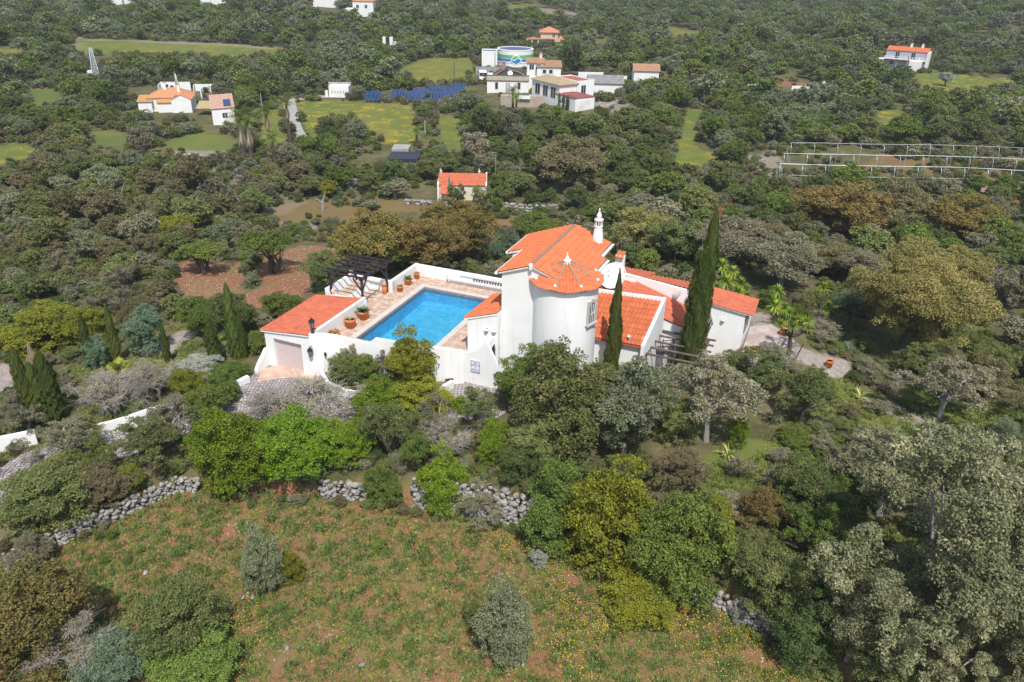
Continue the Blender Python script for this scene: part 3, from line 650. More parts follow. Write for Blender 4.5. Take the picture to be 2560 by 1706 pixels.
lantern_mb(wl, 0, 1.0, (0,-.14)); MB().tube([(0,.1,.55),(0,-.1,.6),(0,-.14,.5)], .02, 5).build('bracket', IRON, wl)
pl_ = thing('pillar_lantern', 'black lantern standing on the garage corner pillar', 'lantern', loc2w(-9.55,-7.0,3.0), -AV)
lantern_mb(pl_, .42, 1.1); MB().lathe([(.16,0),(.12,.06),(.035,.14),(.03,.44)], (0,0,0), 8).build('stem', IRON, pl_)
hr = thing('hose_hook', 'small dark wall bracket next to the garage lantern', 'bracket', loc2w(-8.75,-6.95,1.7), -AV)
MB().box(-.05,.05,-.12,0,-.1,.12).build('plate', IRON, hr)
# ---- pool terrace
terr = vthing('pool_terrace', 'raised brick-paved pool terrace behind white retaining walls', 'terrace')
ZT = 2.0
PAVE = bpy.data.materials.new('terrace_brick'); PAVE.use_nodes = True
def paving(m, c1, c2, c3, mort, bw, rh, rot=0.0, sq=False):
    n = m.node_tree.nodes; l = m.node_tree.links; b = n['Principled BSDF']; b.inputs['Roughness'].default_value = .9
    tc = n.new('ShaderNodeTexCoord'); mp = n.new('ShaderNodeMapping'); mp.inputs['Rotation'].default_value = (0,0,rot); l.new(tc.outputs['Object'], mp.inputs[0])
    br = n.new('ShaderNodeTexBrick'); br.inputs['Scale'].default_value = 1; br.inputs['Brick Width'].default_value = bw; br.inputs['Row Height'].default_value = rh; br.inputs['Mortar Size'].default_value = .012
    br.inputs['Color1'].default_value = (*c1,1); br.inputs['Color2'].default_value = (*c2,1); br.inputs['Mortar'].default_value = (*mort,1); l.new(mp.outputs[0], br.inputs[0])
    t = n.new('ShaderNodeTexNoise'); t.inputs['Scale'].default_value = 2.5; t.inputs['Detail'].default_value = 5; l.new(mp.outputs[0], t.inputs[0])
    mr = n.new('ShaderNodeMapRange'); mr.inputs[1].default_value = .45; mr.inputs[2].default_value = .62; l.new(t.outputs[0], mr.inputs[0])
    mx = n.new('ShaderNodeMix'); mx.data_type = 'RGBA'; mx.inputs[7].default_value = (*c3,1); l.new(br.outputs[0], mx.inputs[6]); l.new(mr.outputs[0], mx.inputs[0]); l.new(mx.outputs[2], b.inputs[0])
    bp = n.new('ShaderNodeBump'); bp.inputs['Distance'].default_value = -.012; l.new(br.outputs['Fac'], bp.inputs['Height']); l.new(bp.outputs[0], b.inputs['Normal'])
paving(PAVE, (.50,.33,.235), (.41,.27,.195), (.60,.46,.35), (.40,.31,.25), .30, .15)
PX0, PX1, PY0, PY1 = -7.9, -2.75, -4.75, 4.55
mb = MB()    # deck ring round the pool, and its soil core
ED = [(-9.8,-6.1),(-8.4,-6.05),(-6.4,-5.55),(-3.7,-5.45),(-1.6,-4.7),(-.45,-3.65),(-.3,.5),(.4,1.4),(1.5,6.5),(-9.65,6.5)]
mb.prism([(-9.8,-6.1),(-8.4,-6.05),(-6.4,-5.55),(PX0,PY0)], -.5, ZT); mb.prism([(-9.8,-6.1),(PX0,PY0),(PX0,PY1),(-9.75,6.5)], -.5, ZT)
mb.prism([(-6.4,-5.55),(-3.7,-5.45),(PX1,PY0),(PX0,PY0)], -.5, ZT); mb.prism([(-3.7,-5.45),(-1.6,-4.7),(-.45,-3.65),(PX1,PY0)], -.5, ZT)
mb.prism([(-.45,-3.65),(-.3,.5),(.35,1.4),(.35,6.5),(PX1,PY1),(PX1,PY0)], -.5, ZT); mb.prism([(PX0,PY1),(PX1,PY1),(.35,6.5),(-9.75,6.5)], -.5, ZT)
mb.prism([(-12.75,-.9),(-9.75,-.9),(-9.75,2.75),(-12.75,2.75)], -.5, ZT-.002)
mb.build('deck', PAVE, terr)
mb = MB(); c = .42
for a in ((PX0-c,PX0,PY0-.05,PY1+c),(PX1,PX1+c,PY0-.05,PY1+c),(PX0,PX1,PY1,PY1+c)): mb.box(*a, ZT-.05, ZT+.05)
mb.build('pool_coping', mat('coping_stone', (.56,.50,.43), (.48,.44,.40), scale=2), terr)
pool = vthing('swimming_pool', 'long rectangular blue swimming pool on the terrace', 'pool')
POOLM = mat('pool_mosaic', (.045,.50,.80), (.10,.60,.86), scale=1.8, rough=.5, contrast=(.4,.6))
mb = MB(); e = .004
mb.add([(PX0+e,PY0,.6),(PX1-e,PY0,.6),(PX1-e,PY1-e,.9),(PX0+e,PY1-e,.9),(PX0+e,PY0,ZT-.3),(PX1-e,PY0,ZT-.3),(PX1-e,PY1-e,ZT-.3),(PX0+e,PY1-e,ZT-.3)], [(0,1,2,3),(0,1,5,4),(1,2,6,5),(2,3,7,6),(3,0,4,7)]); mb.build('basin', POOLM, pool)
mb = MB()
for a in ((PX0+e,PX0+.03,PY0,PY1-e),(PX1-.03,PX1-e,PY0,PY1-e),(PX0+.03,PX1-.03,PY1-.03,PY1-e)): mb.box(*a, ZT-.3, ZT-.02)
mb.build('waterline_tiles', mat('waterline', (.17,.15,.17), (.30,.28,.30), scale=9), pool)
WATER = bpy.data.materials.new('pool_water'); WATER.use_nodes = True
n = WATER.node_tree.nodes; l = WATER.node_tree.links; n.remove(n['Principled BSDF'])
tr = n.new('ShaderNodeBsdfTransparent'); tr.inputs[0].default_value = (.74,.95,1,1); gl = n.new('ShaderNodeBsdfGlossy'); gl.inputs['Roughness'].default_value = .03
fr = n.new('ShaderNodeFresnel'); fr.inputs[0].default_value = 1.33; mxs = n.new('ShaderNodeMixShader'); tx = n.new('ShaderNodeTexNoise'); tx.inputs['Scale'].default_value = 3.2; tx.inputs['Detail'].default_value = 3; tx.inputs['Distortion'].default_value = 1.5
tc = n.new('ShaderNodeTexCoord'); mp = n.new('ShaderNodeMapping'); mp.inputs['Scale'].default_value = (1,1.8,1); l.new(tc.outputs['Object'], mp.inputs[0]); l.new(mp.outputs[0], tx.inputs[0])
bp = n.new('ShaderNodeBump'); bp.inputs['Distance'].default_value = .12; l.new(tx.outputs[0], bp.inputs['Height']); l.new(bp.outputs[0], gl.inputs['Normal']); l.new(bp.outputs[0], fr.inputs['Normal'])
l.new(fr.outputs[0], mxs.inputs[0]); l.new(tr.outputs[0], mxs.inputs[1]); l.new(gl.outputs[0], mxs.inputs[2]); l.new(mxs.outputs[0], n['Material Output'].inputs[0])
MB().add([(PX0+e,PY0,ZT-.16),(PX1-e,PY0,ZT-.16),(PX1-e,PY1-e,ZT-.16),(PX0+e,PY1-e,ZT-.16)], [(0,1,2,3)]).build('water', WATER, pool)
MB().box(-6.2,-5.9,PY1-.04,PY1-.005,ZT-.2,ZT-.08).build('skimmer', mat('skimmer_grey',(.2,.25,.3)), pool)
# white walls round the terrace
pw = vthing('terrace_back_wall', 'white wall along the far end of the pool terrace', 'wall'); MB().wallpoly([(-9.65,6.5),(.35,6.5)], .24, 0, 2.88).build('wall', WHITE, pw)
MB().box(-6.6,.3,6.18,6.37,ZT,2.3).build('ledge', WHITE, pw)
pw = vthing('terrace_side_wall', 'white side wall running back from the pergola corner', 'wall'); MB().wallpoly([(-9.65,2.62),(-9.65,6.62)], .24, 0, 2.885).build('wall', WHITE, pw)
pw = vthing('alcove_wall', 'white wall behind the pergola seating corner', 'wall'); MB().wallpoly([(-12.9,2.86),(-9.53,2.86)], .24, -1, 2.80).build('wall', WHITE, pw)
pw = vthing('low_alcove_wall', 'low white wall between garage roof and pergola', 'wall'); MB().wallpoly([(-12.3,-.95),(-9.5,-.95)], .24, 1.5, 2.78).build('wall', WHITE, pw)
pw = vthing('garage_parapet', 'white parapet rising above the garage roof edge', 'wall'); MB().wallpoly([(-9.65,-6.7),(-9.65,-.83)], .22, 0, 3.02).build('wall', WHITE, pw)
pw = vthing('curved_terrace_wall', 'white retaining wall with a wavy top in front of the pool', 'wall')
cp = [(-9.75,-7.12),(-9.3,-7.0),(-8.9,-6.75),(-8.2,-6.35),(-7.2,-6.0),(-6.7,-5.86),(-6.35,-5.78),(-6.1,-5.74),(-5.85,-5.7),(-5.0,-5.62),(-3.7,-5.55),(-2.6,-5.2),(-1.5,-4.65),(-.6,-3.95)]
ct_ = [3.03,3.05,3.0,2.85,2.62,2.50,2.46,2.62,2.86,2.88,2.86,2.8,2.6,2.3]; MB().wallpoly(cp, .26, -.3, ct_).build('wall', WHITE, pw)
mb = MB()
for k in range(9): x = -6.5+k*.28; mb.box(x, x+.2, -5.99, -5.84, 1.05, 1.3)
mb.build('vent_grille', OLDWHITE, pw)
# tiered bench and pergola
bench = vthing('tiered_bench', 'white stepped seating with brick seats under the pergola', 'bench')
mb = MB(); mb.hexa([(-12.9,-.8,2),(-12.45,-.8,2),(-12.45,2.7,2),(-12.9,2.7,2),(-12.95,-.8,3.05),(-12.72,-.8,3.05),(-12.72,2.7,3.05),(-12.95,2.7,3.05)]); mb.build('backrest', WHITE, bench)
mb = MB(); mb.hexa([(-12.45,-.8,1.9),(-11.3,-.8,1.9),(-11.3,2.7,1.9),(-12.45,2.7,1.9),(-12.45,-.8,2.49),(-11.48,-.8,2.49),(-11.48,2.7,2.49),(-12.45,2.7,2.49)]); mb.build('riser', WHITE, bench)
MB().box(-12.46,-11.5,-.79,2.69,2.494,2.52).build('seat', PAVE, bench)
def pot(name, label, u, v, w, h, kind, z=ZT, world=None, sq=False, m=TERRA):
    loc = world if world is not None else loc2w(u, v, z); t = thing(name, label, 'pot', loc, rng.random()*6 if not sq else .2); r = w/2
    if sq: mb = MB(); mb.hexa([(-r*.75,-r*.75,0),(r*.75,-r*.75,0),(r*.75,r*.75,0),(-r*.75,r*.75,0),(-r,-r,h),(r,-r,h),(r,r,h),(-r,r,h)])
    elif kind == 'urn': mb = MB().lathe([(r*.55,0),(r*.75,h*.2),(r,h*.5),(r*.85,h*.75),(r*.6,h*.85),(r*.85,h*.95),(r*.8,h),(r*.6,h*.97),(r*.5,h*.8)], (0,0,0), 14); mb.tube([(r*.9,0,h*.6),(r*1.1,0,h*.8),(r*.8,0,h*.95)], .02, 5)
    else: mb = MB().lathe([(r*.72,0),(r*.93,h*.72),(r,h*.74),(r,h),(r*.9,h),(r*.86,h*.86)], (0,0,0), 18)
    mb.build('vessel', m, t, smooth=not sq)
    MB().lathe([(r*.84,h*.80),(r*.84,h*.86)], (0,0,0), 10).build('soil', mat('potting_soil', (.10,.06,.04)), t)
    return t, h*.85

# ------------------------------------------------------------------ things on and around the terrace
CYCAD = leaf_mat('cycad_leaf', (.035,.075,.03), (.05,.10,.03)); YUCCA = leaf_mat('yucca_leaf', (.10,.19,.03), (.20,.27,.04), (.32,.30,.05))
AGAVE = leaf_mat('agave_leaf', (.16,.22,.18), (.22,.26,.20)); AGAVEY = leaf_mat('agave_striped', (.30,.33,.14), (.45,.42,.18)); PALM = leaf_mat('palm_leaf', (.07,.12,.03), (.14,.17,.05), (.22,.18,.08))
FANY = leaf_mat('fan_palm_leaf', (.13,.18,.035), (.22,.22,.05)); STRAW = leaf_mat('dead_fronds', (.15,.125,.105), (.22,.19,.165), trans=.05)
def rosette_mesh(name, m, n=40, ln=.5, w=.03, up=(.1, 1.2), droop=.4, z0=0, segs=3, seed=1, yellow=None):
    """Sword leaves bursting from one point, each a tapered, drooping blade."""
    r = np.random.default_rng(seed); vs = []; fs = []
    for k in range(n):
        a = r.random()*2*math.pi; e = up[0] + (up[1]-up[0])*r.random(); L_ = ln*(.8+.35*r.random()); b = len(vs)
        side = np.array([-math.sin(a), math.cos(a), 0])
        for i in range(segs+1):
            t = i/segs; ee = e - droop*t*t; rr = L_*t*math.cos(e - droop*t*.6); zz = L_*t*math.sin(ee)
            p = np.array([math.cos(a)*rr, math.sin(a)*rr, z0+zz]); ww = w*(1-t)**.6*(.5+t*1.2 if t < .4 else 1)
            vs += [p-side*ww, p+side*ww]
        for i in range(segs): fs.append((b+2*i, b+2*i+1, b+2*i+3, b+2*i+2))
    return npmesh(name, vs, fs, m)
def frond_mesh(name, m, n=16, ln=1.3, seed=1, e0=.2, e1=1.2, droop=1.2, z0=0, w=.22, leaflet=14, width=.028):
    """Feather fronds: a curved rib with paired leaflets."""
    r = np.random.default_rng(seed); vs = []; fs = []
    for k in range(n):
        a = 2*math.pi*k/n + r.random()*.4; e = e0 + (e1-e0)*r.random(); L_ = ln*(.8+.3*r.random()); d = np.array([math.cos(a), math.sin(a), 0]); s = np.array([-math.sin(a), math.cos(a), 0])
        def P(t):
            ee = e - droop*t; return d*(L_*t*math.cos((e+ee)/2)) + np.array([0, 0, z0 + L_*t*math.sin((e+ee)/2)])
        for i in range(leaflet):
            t = (i+.6)/leaflet; p = P(t); q = P(min(1, t+.04))-p; q /= np.linalg.norm(q)+1e-9; lw = w*math.sin(math.pi*min(.97, .12+t*.9))**.6
            for sg in (-1, 1):
                tip = p + s*sg*lw + q*lw*.5 - np.array([0, 0, lw*.35]); b = len(vs)
                vs += [p-q*width, p+q*width, tip+q*width*.3, tip-q*width*.3]; fs.append((b, b+1, b+2, b+3))
    return npmesh(name, vs, fs, m)
def child(name, me, parent, loc=(0,0,0), sc=1, rz=0):
    o = newobj(name, me, parent); o.location = loc; o.scale = (sc,)*3; o.rotation_euler = (0,0,rz); return o
CYC = frond_mesh('cycad_fronds', CYCAD, 22, .62, 3, .35, 1.35, .7, w=.13, leaflet=14, width=.02)
ROSG = rosette_mesh('leaf_rosette', AGAVE, 30, .34, .025, (.2,1.4), .4, seed=4); ROSA = rosette_mesh('aloe_leaves', leaf_mat('aloe_leaf',(.36,.24,.10),(.25,.24,.10)), 26, .42, .04, (.15,1.0), .8, seed=6)
POTROWS = [('terracotta_pot','wide terracotta pot of stubby brown aloe at the terrace wall corner',-9.15,-5.35,.80,.5,ROSA,'aloe'),
 ('terracotta_pot','large terracotta pot holding green succulents and dark fronds',-9.1,-3.55,.80,.66,ROSG,'aloe'),
 ('terracotta_pot','large terracotta pot with a full dark cycad near the low wall',-9.0,-2.1,.74,.62,CYC,'cycad'),
 ('terracotta_urn','tall terracotta urn standing beside the pergola post',-9.95,2.25,.42,.75,None,None),
 ('terracotta_pot','small terracotta pot with sparse sprigs at the wall corner',-9.15,3.1,.50,.46,ROSG,'sprigs'),
 ('terracotta_pot','terracotta pot with an upright dark cycad along the side wall',-9.2,4.45,.50,.5,CYC,'cycad'),
 ('terracotta_pot','terracotta pot with a rounded grey green shrub in the far corner',-9.2,5.75,.46,.5,ROSG,'sprigs')]
for nm, lab, u, v, w, h, me, pn in POTROWS:
    t, zt = pot(nm, lab, u, v, w, h, 'urn' if 'urn' in nm else 'pot')
    if me: child('potted_'+pn if pn != 'sprigs' else 'sprigs', me, t, (0,0,zt), w/.74 if pn != 'sprigs' else w/.6)
for lab, px, py, w, h in (('empty terracotta pot standing on the garden bank beside the garage wall',(811),905,.42,.42),('round bellied terracotta pot lying against the garden bank',817,922,.40,.32)):
    pot('terracotta_pot', lab, 0,0,w,h,'pot', world=G(px, py))
t, zt = pot('square_planter','black square planter with dry soil beside the white stair wall',-1.35,-4.5,.52,.5,'sq',z=0,sq=True,m=mat('black_planter',(.025,.02,.025),rough=.4))
for lab, u, v, z in (('pale terracotta pineapple ornament on the end of the low alcove wall',-12.15,-.95,2.78),('pale ball finial on the bench wall corner under the pergola',-12.75,2.3,3.05)):
    t = thing('wall_finial', lab, 'ornament', loc2w(u,v,z)); MB().lathe([(.1,0),(.12,.05),(.07,.08),(.15,.2),(.15,.3),(.08,.4),(.03,.46),(.01,.52)], (0,0,0), 12).build('ball', mat('pale_terracotta',(.62,.45,.38)), t, smooth=True)
pg = vthing('pergola', 'dark timber pergola over the white bench beside the pool', 'pergola')
PT = 4.15
for (u,v) in ((-10.0,-.55),(-12.6,-.55),(-9.98,2.66),(-12.6,2.6)):
    p = MB(); p.bar((u,v,2.0 if v<0 or u>-11 else 1.5),(u,v,PT-.02),.13,.13); p.build('post', DARKWOOD, pg)
for u in (-10.0,-12.6):
    MB().bar((u,-.8,PT+.05),(u,3.1,PT+.05),.09,.15).build('beam', DARKWOOD, pg)
    for v,s_ in ((-.55,1),(2.6,-1)): MB().bar((u,v+.08*s_,3.3),(u,v+.72*s_,PT-.02),.08,.09).build('brace', DARKWOOD, pg)
for v in (-.55,2.62):
    MB().bar((-10.08,v,3.3),(-10.7,v,PT-.02),.08,.09).build('brace', DARKWOOD, pg); MB().bar((-12.52,v,3.3),(-11.9,v,PT-.02),.08,.09).build('brace', DARKWOOD, pg)
for k in range(7):
    v = -.72+k*.60; MB().bar((-13.15,v,PT+.19),(-9.55,v,PT+.19),.075,.13).build('rafter', DARKWOOD, pg)
rl = vthing('pool_cover_roller', 'white pool cover roller tube lying along the far terrace wall', 'cover roller')
MB().tube([(-6.75,5.98,2.42),(.2,5.98,2.42)], .07, 8).build('tube', mat('white_plastic',(.75,.76,.8),rough=.4), rl)
mb = MB(); mb.bar((-6.75,5.75,2.02),(-6.75,6.1,2.6),.04); mb.bar((-6.75,6.2,2.02),(-6.75,5.85,2.6),.04); mb.build('stand', METAL, rl)
po = vthing('pole_rack', 'grey pole with hanging hooks fixed to the far pool wall', 'rack'); MB().tube([(-5.85,6.33,2.62),(-2.1,6.33,2.62)], .03, 6).build('pole', METAL, po)
for k in range(11): x = -4.7+k*.22; MB().box(x,x+.09,6.27,6.36,2.36,2.58).build('peg', mat('hook_brown',(.16,.10,.12)), po)
fl_ = vthing('pool_float_board', 'pale blue swimming board leaning on the far wall', 'float board'); MB().hexa([(-2.2,6.15,2.31),(-1.85,6.15,2.31),(-1.85,6.2,2.31),(-2.2,6.2,2.31),(-2.2,6.3,2.75),(-1.85,6.3,2.75),(-1.85,6.35,2.75),(-2.2,6.35,2.75)]).build('board', mat('pale_blue',(.45,.65,.75),rough=.5), fl_)
# second pergola of logs by the eastern door
p2 = vthing('log_pergola', 'low pergola of brown round logs in front of the eastern wing', 'pergola'); zp = 2.72
for u in (10.12,13.3): MB().tube([(u,-.45 if u<11 else .2,zp-.1),(u,3.32,zp-.1)], .09, 8).build('log_beam', GREYWOOD, p2)
for k,v in enumerate((-.40,.55,1.5,2.4,3.2)): MB().tube([(9.75,v,zp+.05),(13.75,v,zp+.05)], .075, 8).build('log_rafter', GREYWOOD, p2)
for v in (.3,): MB().tube([(13.3,v,-.3),(13.3,v,zp-.1)], .09, 8).build('post', GREYWOOD, p2)
MB().tube([(10.02,-.3,-.3),(9.98,-.3,zp-.1)], .08, 8).build('post', GREYWOOD, p2)
fn = vthing('plank_screen', 'dark vertical plank screen beside the iron gate', 'screen')
for k in range(9): x = 10.28+k*.055; MB().box(x,x+.047,2.1+.02*(k%2),2.14+.02*(k%2),-.2,2.15).build('plank', mat('grey_plank',(.10,.10,.12),(.2,.2,.22),scale=6), fn)
ig = vthing('iron_gate', 'wrought iron gate with wavy bars under the log pergola', 'gate')
mb = MB()
for a,b in (((10.5,.15),(10.5,2.35)),((11.2,.15),(11.2,2.45))): mb.bar((a[0],2.9,a[1]),(b[0],2.9,b[1]),.05)
mb.bar((10.5,2.9,.2),(11.2,2.9,.2),.04); mb.bar((10.5,2.9,2.2),(11.2,2.9,2.4),.04); mb.bar((10.5,2.9,.3),(11.2,2.9,1.2),.02); mb.bar((10.5,2.9,1.1),(11.2,2.9,2.3),.02); mb.build('gate_frame', IRON, ig)
for k in range(8):
    x = 10.57+k*.08; MB().tube([(x+.02*math.sin(i*1.6+k),2.9,.22+i*.21) for i in range(10)], .010, 4).build('wavy_bar', IRON, ig)
ls = thing('street_lantern', 'old iron street lantern rising from the oaks at the tower foot', 'lantern', loc2w(3.3,-5.2,0), -AV)
MB().tube([(0,0,-.3),(0,0,1.35)], [.08,.05], 8).build('post', IRON, ls); lantern_mb(ls, 1.4, 1.5)
cr = MB().tube([(0,0,1.1),(.3,0,1.2),(.42,0,1.35)], .02, 5); cr.lathe([(.02,0),(.09,.08),(.08,.18),(.01,.24)], (.42,0,1.3), 8); cr.build('side_arm', IRON, ls)

# ------------------------------------------------------------------ drive, garden bank, white garden walls
COB = bpy.data.materials.new('cobbles'); COB.use_nodes = True
n = COB.node_tree.nodes; l = COB.node_tree.links; b = n['Principled BSDF']; b.inputs['Roughness'].default_value = .85
tc = n.new('ShaderNodeTexCoord'); vo = n.new('ShaderNodeTexVoronoi'); vo.feature = 'DISTANCE_TO_EDGE'; vo.inputs['Scale'].default_value = 4.6; vo.inputs['Randomness'].default_value = .45; l.new(tc.outputs['Object'], vo.inputs[0])
v2 = n.new('ShaderNodeTexVoronoi'); v2.inputs['Scale'].default_value = 4.6; v2.inputs['Randomness'].default_value = .45; l.new(tc.outputs['Object'], v2.inputs[0])
mr = n.new('ShaderNodeMapRange'); mr.inputs[1].default_value = .03; mr.inputs[2].default_value = .10; l.new(vo.outputs['Distance'], mr.inputs[0])
cr_ = n.new('ShaderNodeMix'); cr_.data_type = 'RGBA'; cr_.inputs[6].default_value = (.27,.24,.235,1); cr_.inputs[7].default_value = (.42,.385,.375,1); l.new(v2.outputs['Color'], cr_.inputs[0])
cm_ = n.new('ShaderNodeMix'); cm_.data_type = 'RGBA'; cm_.inputs[6].default_value = (.10,.08,.08,1); l.new(mr.outputs[0], cm_.inputs[0]); l.new(cr_.outputs[2], cm_.inputs[7]); l.new(cm_.outputs[2], b.inputs[0])
bp = n.new('ShaderNodeBump'); bp.inputs['Distance'].default_value = .03; l.new(mr.outputs[0], bp.inputs['Height']); l.new(bp.outputs[0], b.inputs['Normal'])
def sheet(name, m, poly, step=.8, lift=.03, label=None):
    """A paved sheet that lies on the terrain inside a plan outline."""
    P = [Vector((p[0], p[1])) for p in poly]; import bmesh
    x0, x1 = min(p.x for p in P), max(p.x for p in P); y0, y1 = min(p.y for p in P), max(p.y for p in P)
    bm = bmesh.new(); bm.faces.new([bm.verts.new((p.x, p.y, 0)) for p in P])
    for ax, lo, hi in ((0, x0, x1), (1, y0, y1)):
        q = lo+step
        while q < hi:
            co = (q, 0, 0) if ax == 0 else (0, q, 0); no = (1, 0, 0) if ax == 0 else (0, 1, 0)
            bmesh.ops.bisect_plane(bm, geom=bm.verts[:]+bm.edges[:]+bm.faces[:], plane_co=co, plane_no=no); q += step
    bmesh.ops.triangulate(bm, faces=bm.faces[:])
    for w in bm.verts: w.co.z = max(hz(w.co.x+a, w.co.y+b_) for a, b_ in ((0,0),(.2,0),(-.2,0),(0,.2),(0,-.2))) + lift
    bmesh.ops.recalc_face_normals(bm, faces=bm.faces[:])
    me = bpy.data.meshes.new(name); bm.to_mesh(me); bm.free(); me.materials.append(m)
    if me.polygons and sum(p.normal.z for p in me.polygons) < 0: me.flip_normals()
    o = newobj(name, me); tag(o, label, kind='structure'); return o
def gp(x, y): p = G(x*K, y*K); return (p.x, p.y)
drive_poly = [gp(545,885), gp(590,855), gp(640,838), gp(745,842), gp(800,880), gp(860,900), gp(960,895), gp(1040,865), gp(1155,882), gp(1200,930), gp(1130,970), gp(900,962), gp(740,972), gp(560,965), gp(430,1000), gp(260,1060), gp(80,1110), gp(0,1180), gp(-90,1230), gp(-90,1130), gp(60,1040), gp(240,1000), gp(400,950), gp(500,915)]
sheet('driveway', COB, drive_poly, label='cobbled driveway curving past the garage')
REG['drive'] = ('gravel', drive_poly, True)
TANY = mat('worn_paving', (.46,.30,.22), (.55,.42,.34), scale=1.5, rough=.95)
sheet('garage_apron', TANY, [gp(600,852), gp(640,838), gp(735,842), gp(770,880), gp(690,870), gp(640,872), gp(590,880)], lift=.05)
sheet('east_patio', mat('flagstones', (.34,.26,.23), (.48,.42,.38), scale=1.1, rough=.95, bump=.03, bscale=3), [tuple(loc2w(u,v)[:2]) for u, v in ((15.3,5.2),(18.2,5.6),(18.4,8.6),(16.6,10.4),(15.3,9.3))], lift=.04)
def gwall(name, label, pts, h, th=.22, m=WHITE, sink=.4):
    w = [G(x*K, y*K) for x, y in pts]; o = thing(name, label, 'wall', w[0]); o0 = w[0]
    L_ = [((p.x-o0.x), (p.y-o0.y)) for p in w]; hh = h if isinstance(h, list) else [h]*len(w)
    MB().wallpoly(L_, th, [p.z-o0.z-sink for p in w], [p.z-o0.z+hh[i] for i, p in enumerate(w)]).build('wall', m, o); return o
gwall('curved_garden_wall', 'low curved white wall holding the garden bank in front of the pool', [(741,868),(744,884),(756,896),(778,905),(810,915),(860,921),(915,922),(975,916),(1015,905),(1040,890)], [1.3,.75,.55,.5,.5,.5,.5,.5,.5,.5], .24)
gwall('short_drive_wall', 'short rounded white wall beside the top of the cobbled drive', [(515,905),(540,893),(572,877)], .42, .3)
gwall('long_drive_wall', 'long white wall half hidden by bare bushes along the lower drive', [(225,1010),(260,1002),(300,990),(350,972),(400,958),(440,946)], 1.0, .25)
gwall('lower_drive_wall', 'white wall showing through branches by the entrance gate', [(-30,1045),(0,1038),(40,1030),(88,1020)], .95, .25)
bank_poly = [tuple(loc2w(u,v)[:2]) for u,v in ((-9.2,-7.3),(-8.2,-6.6),(-6.2,-6.05),(-3.6,-5.9),(-1.5,-5.0),(-1.1,-4.3))] + [gp(1036,884), gp(1012,899), gp(972,910), gp(915,916), gp(860,914), gp(812,908), gp(782,899), gp(762,889), gp(752,876)]
sheet('garden_bank', mat('garden_soil', (.20,.15,.09), (.12,.13,.05), scale=2, rough=.95, bump=.05), bank_poly, step=.5, lift=.42, label='planted bank above the curved white wall')
eg = thing('entrance_gate', 'black iron entrance gate by the lower end of the drive', 'gate', G(62*K, 1135*K), .5)
mb = MB(); mb.bar((0,0,0),(0,0,1.6),.08); mb.bar((2.2,0,0),(2.2,0,1.6),.08); mb.bar((0,0,.3),(2.2,0,.3),.05); mb.bar((0,0,1.35),(2.2,0,1.35),.05); mb.build('gate_frame', IRON, eg)
for k in range(12): MB().bar((.17*k+.15,0,.3),(.17*k+.15,0,1.5),.025).build('bar', IRON, eg)
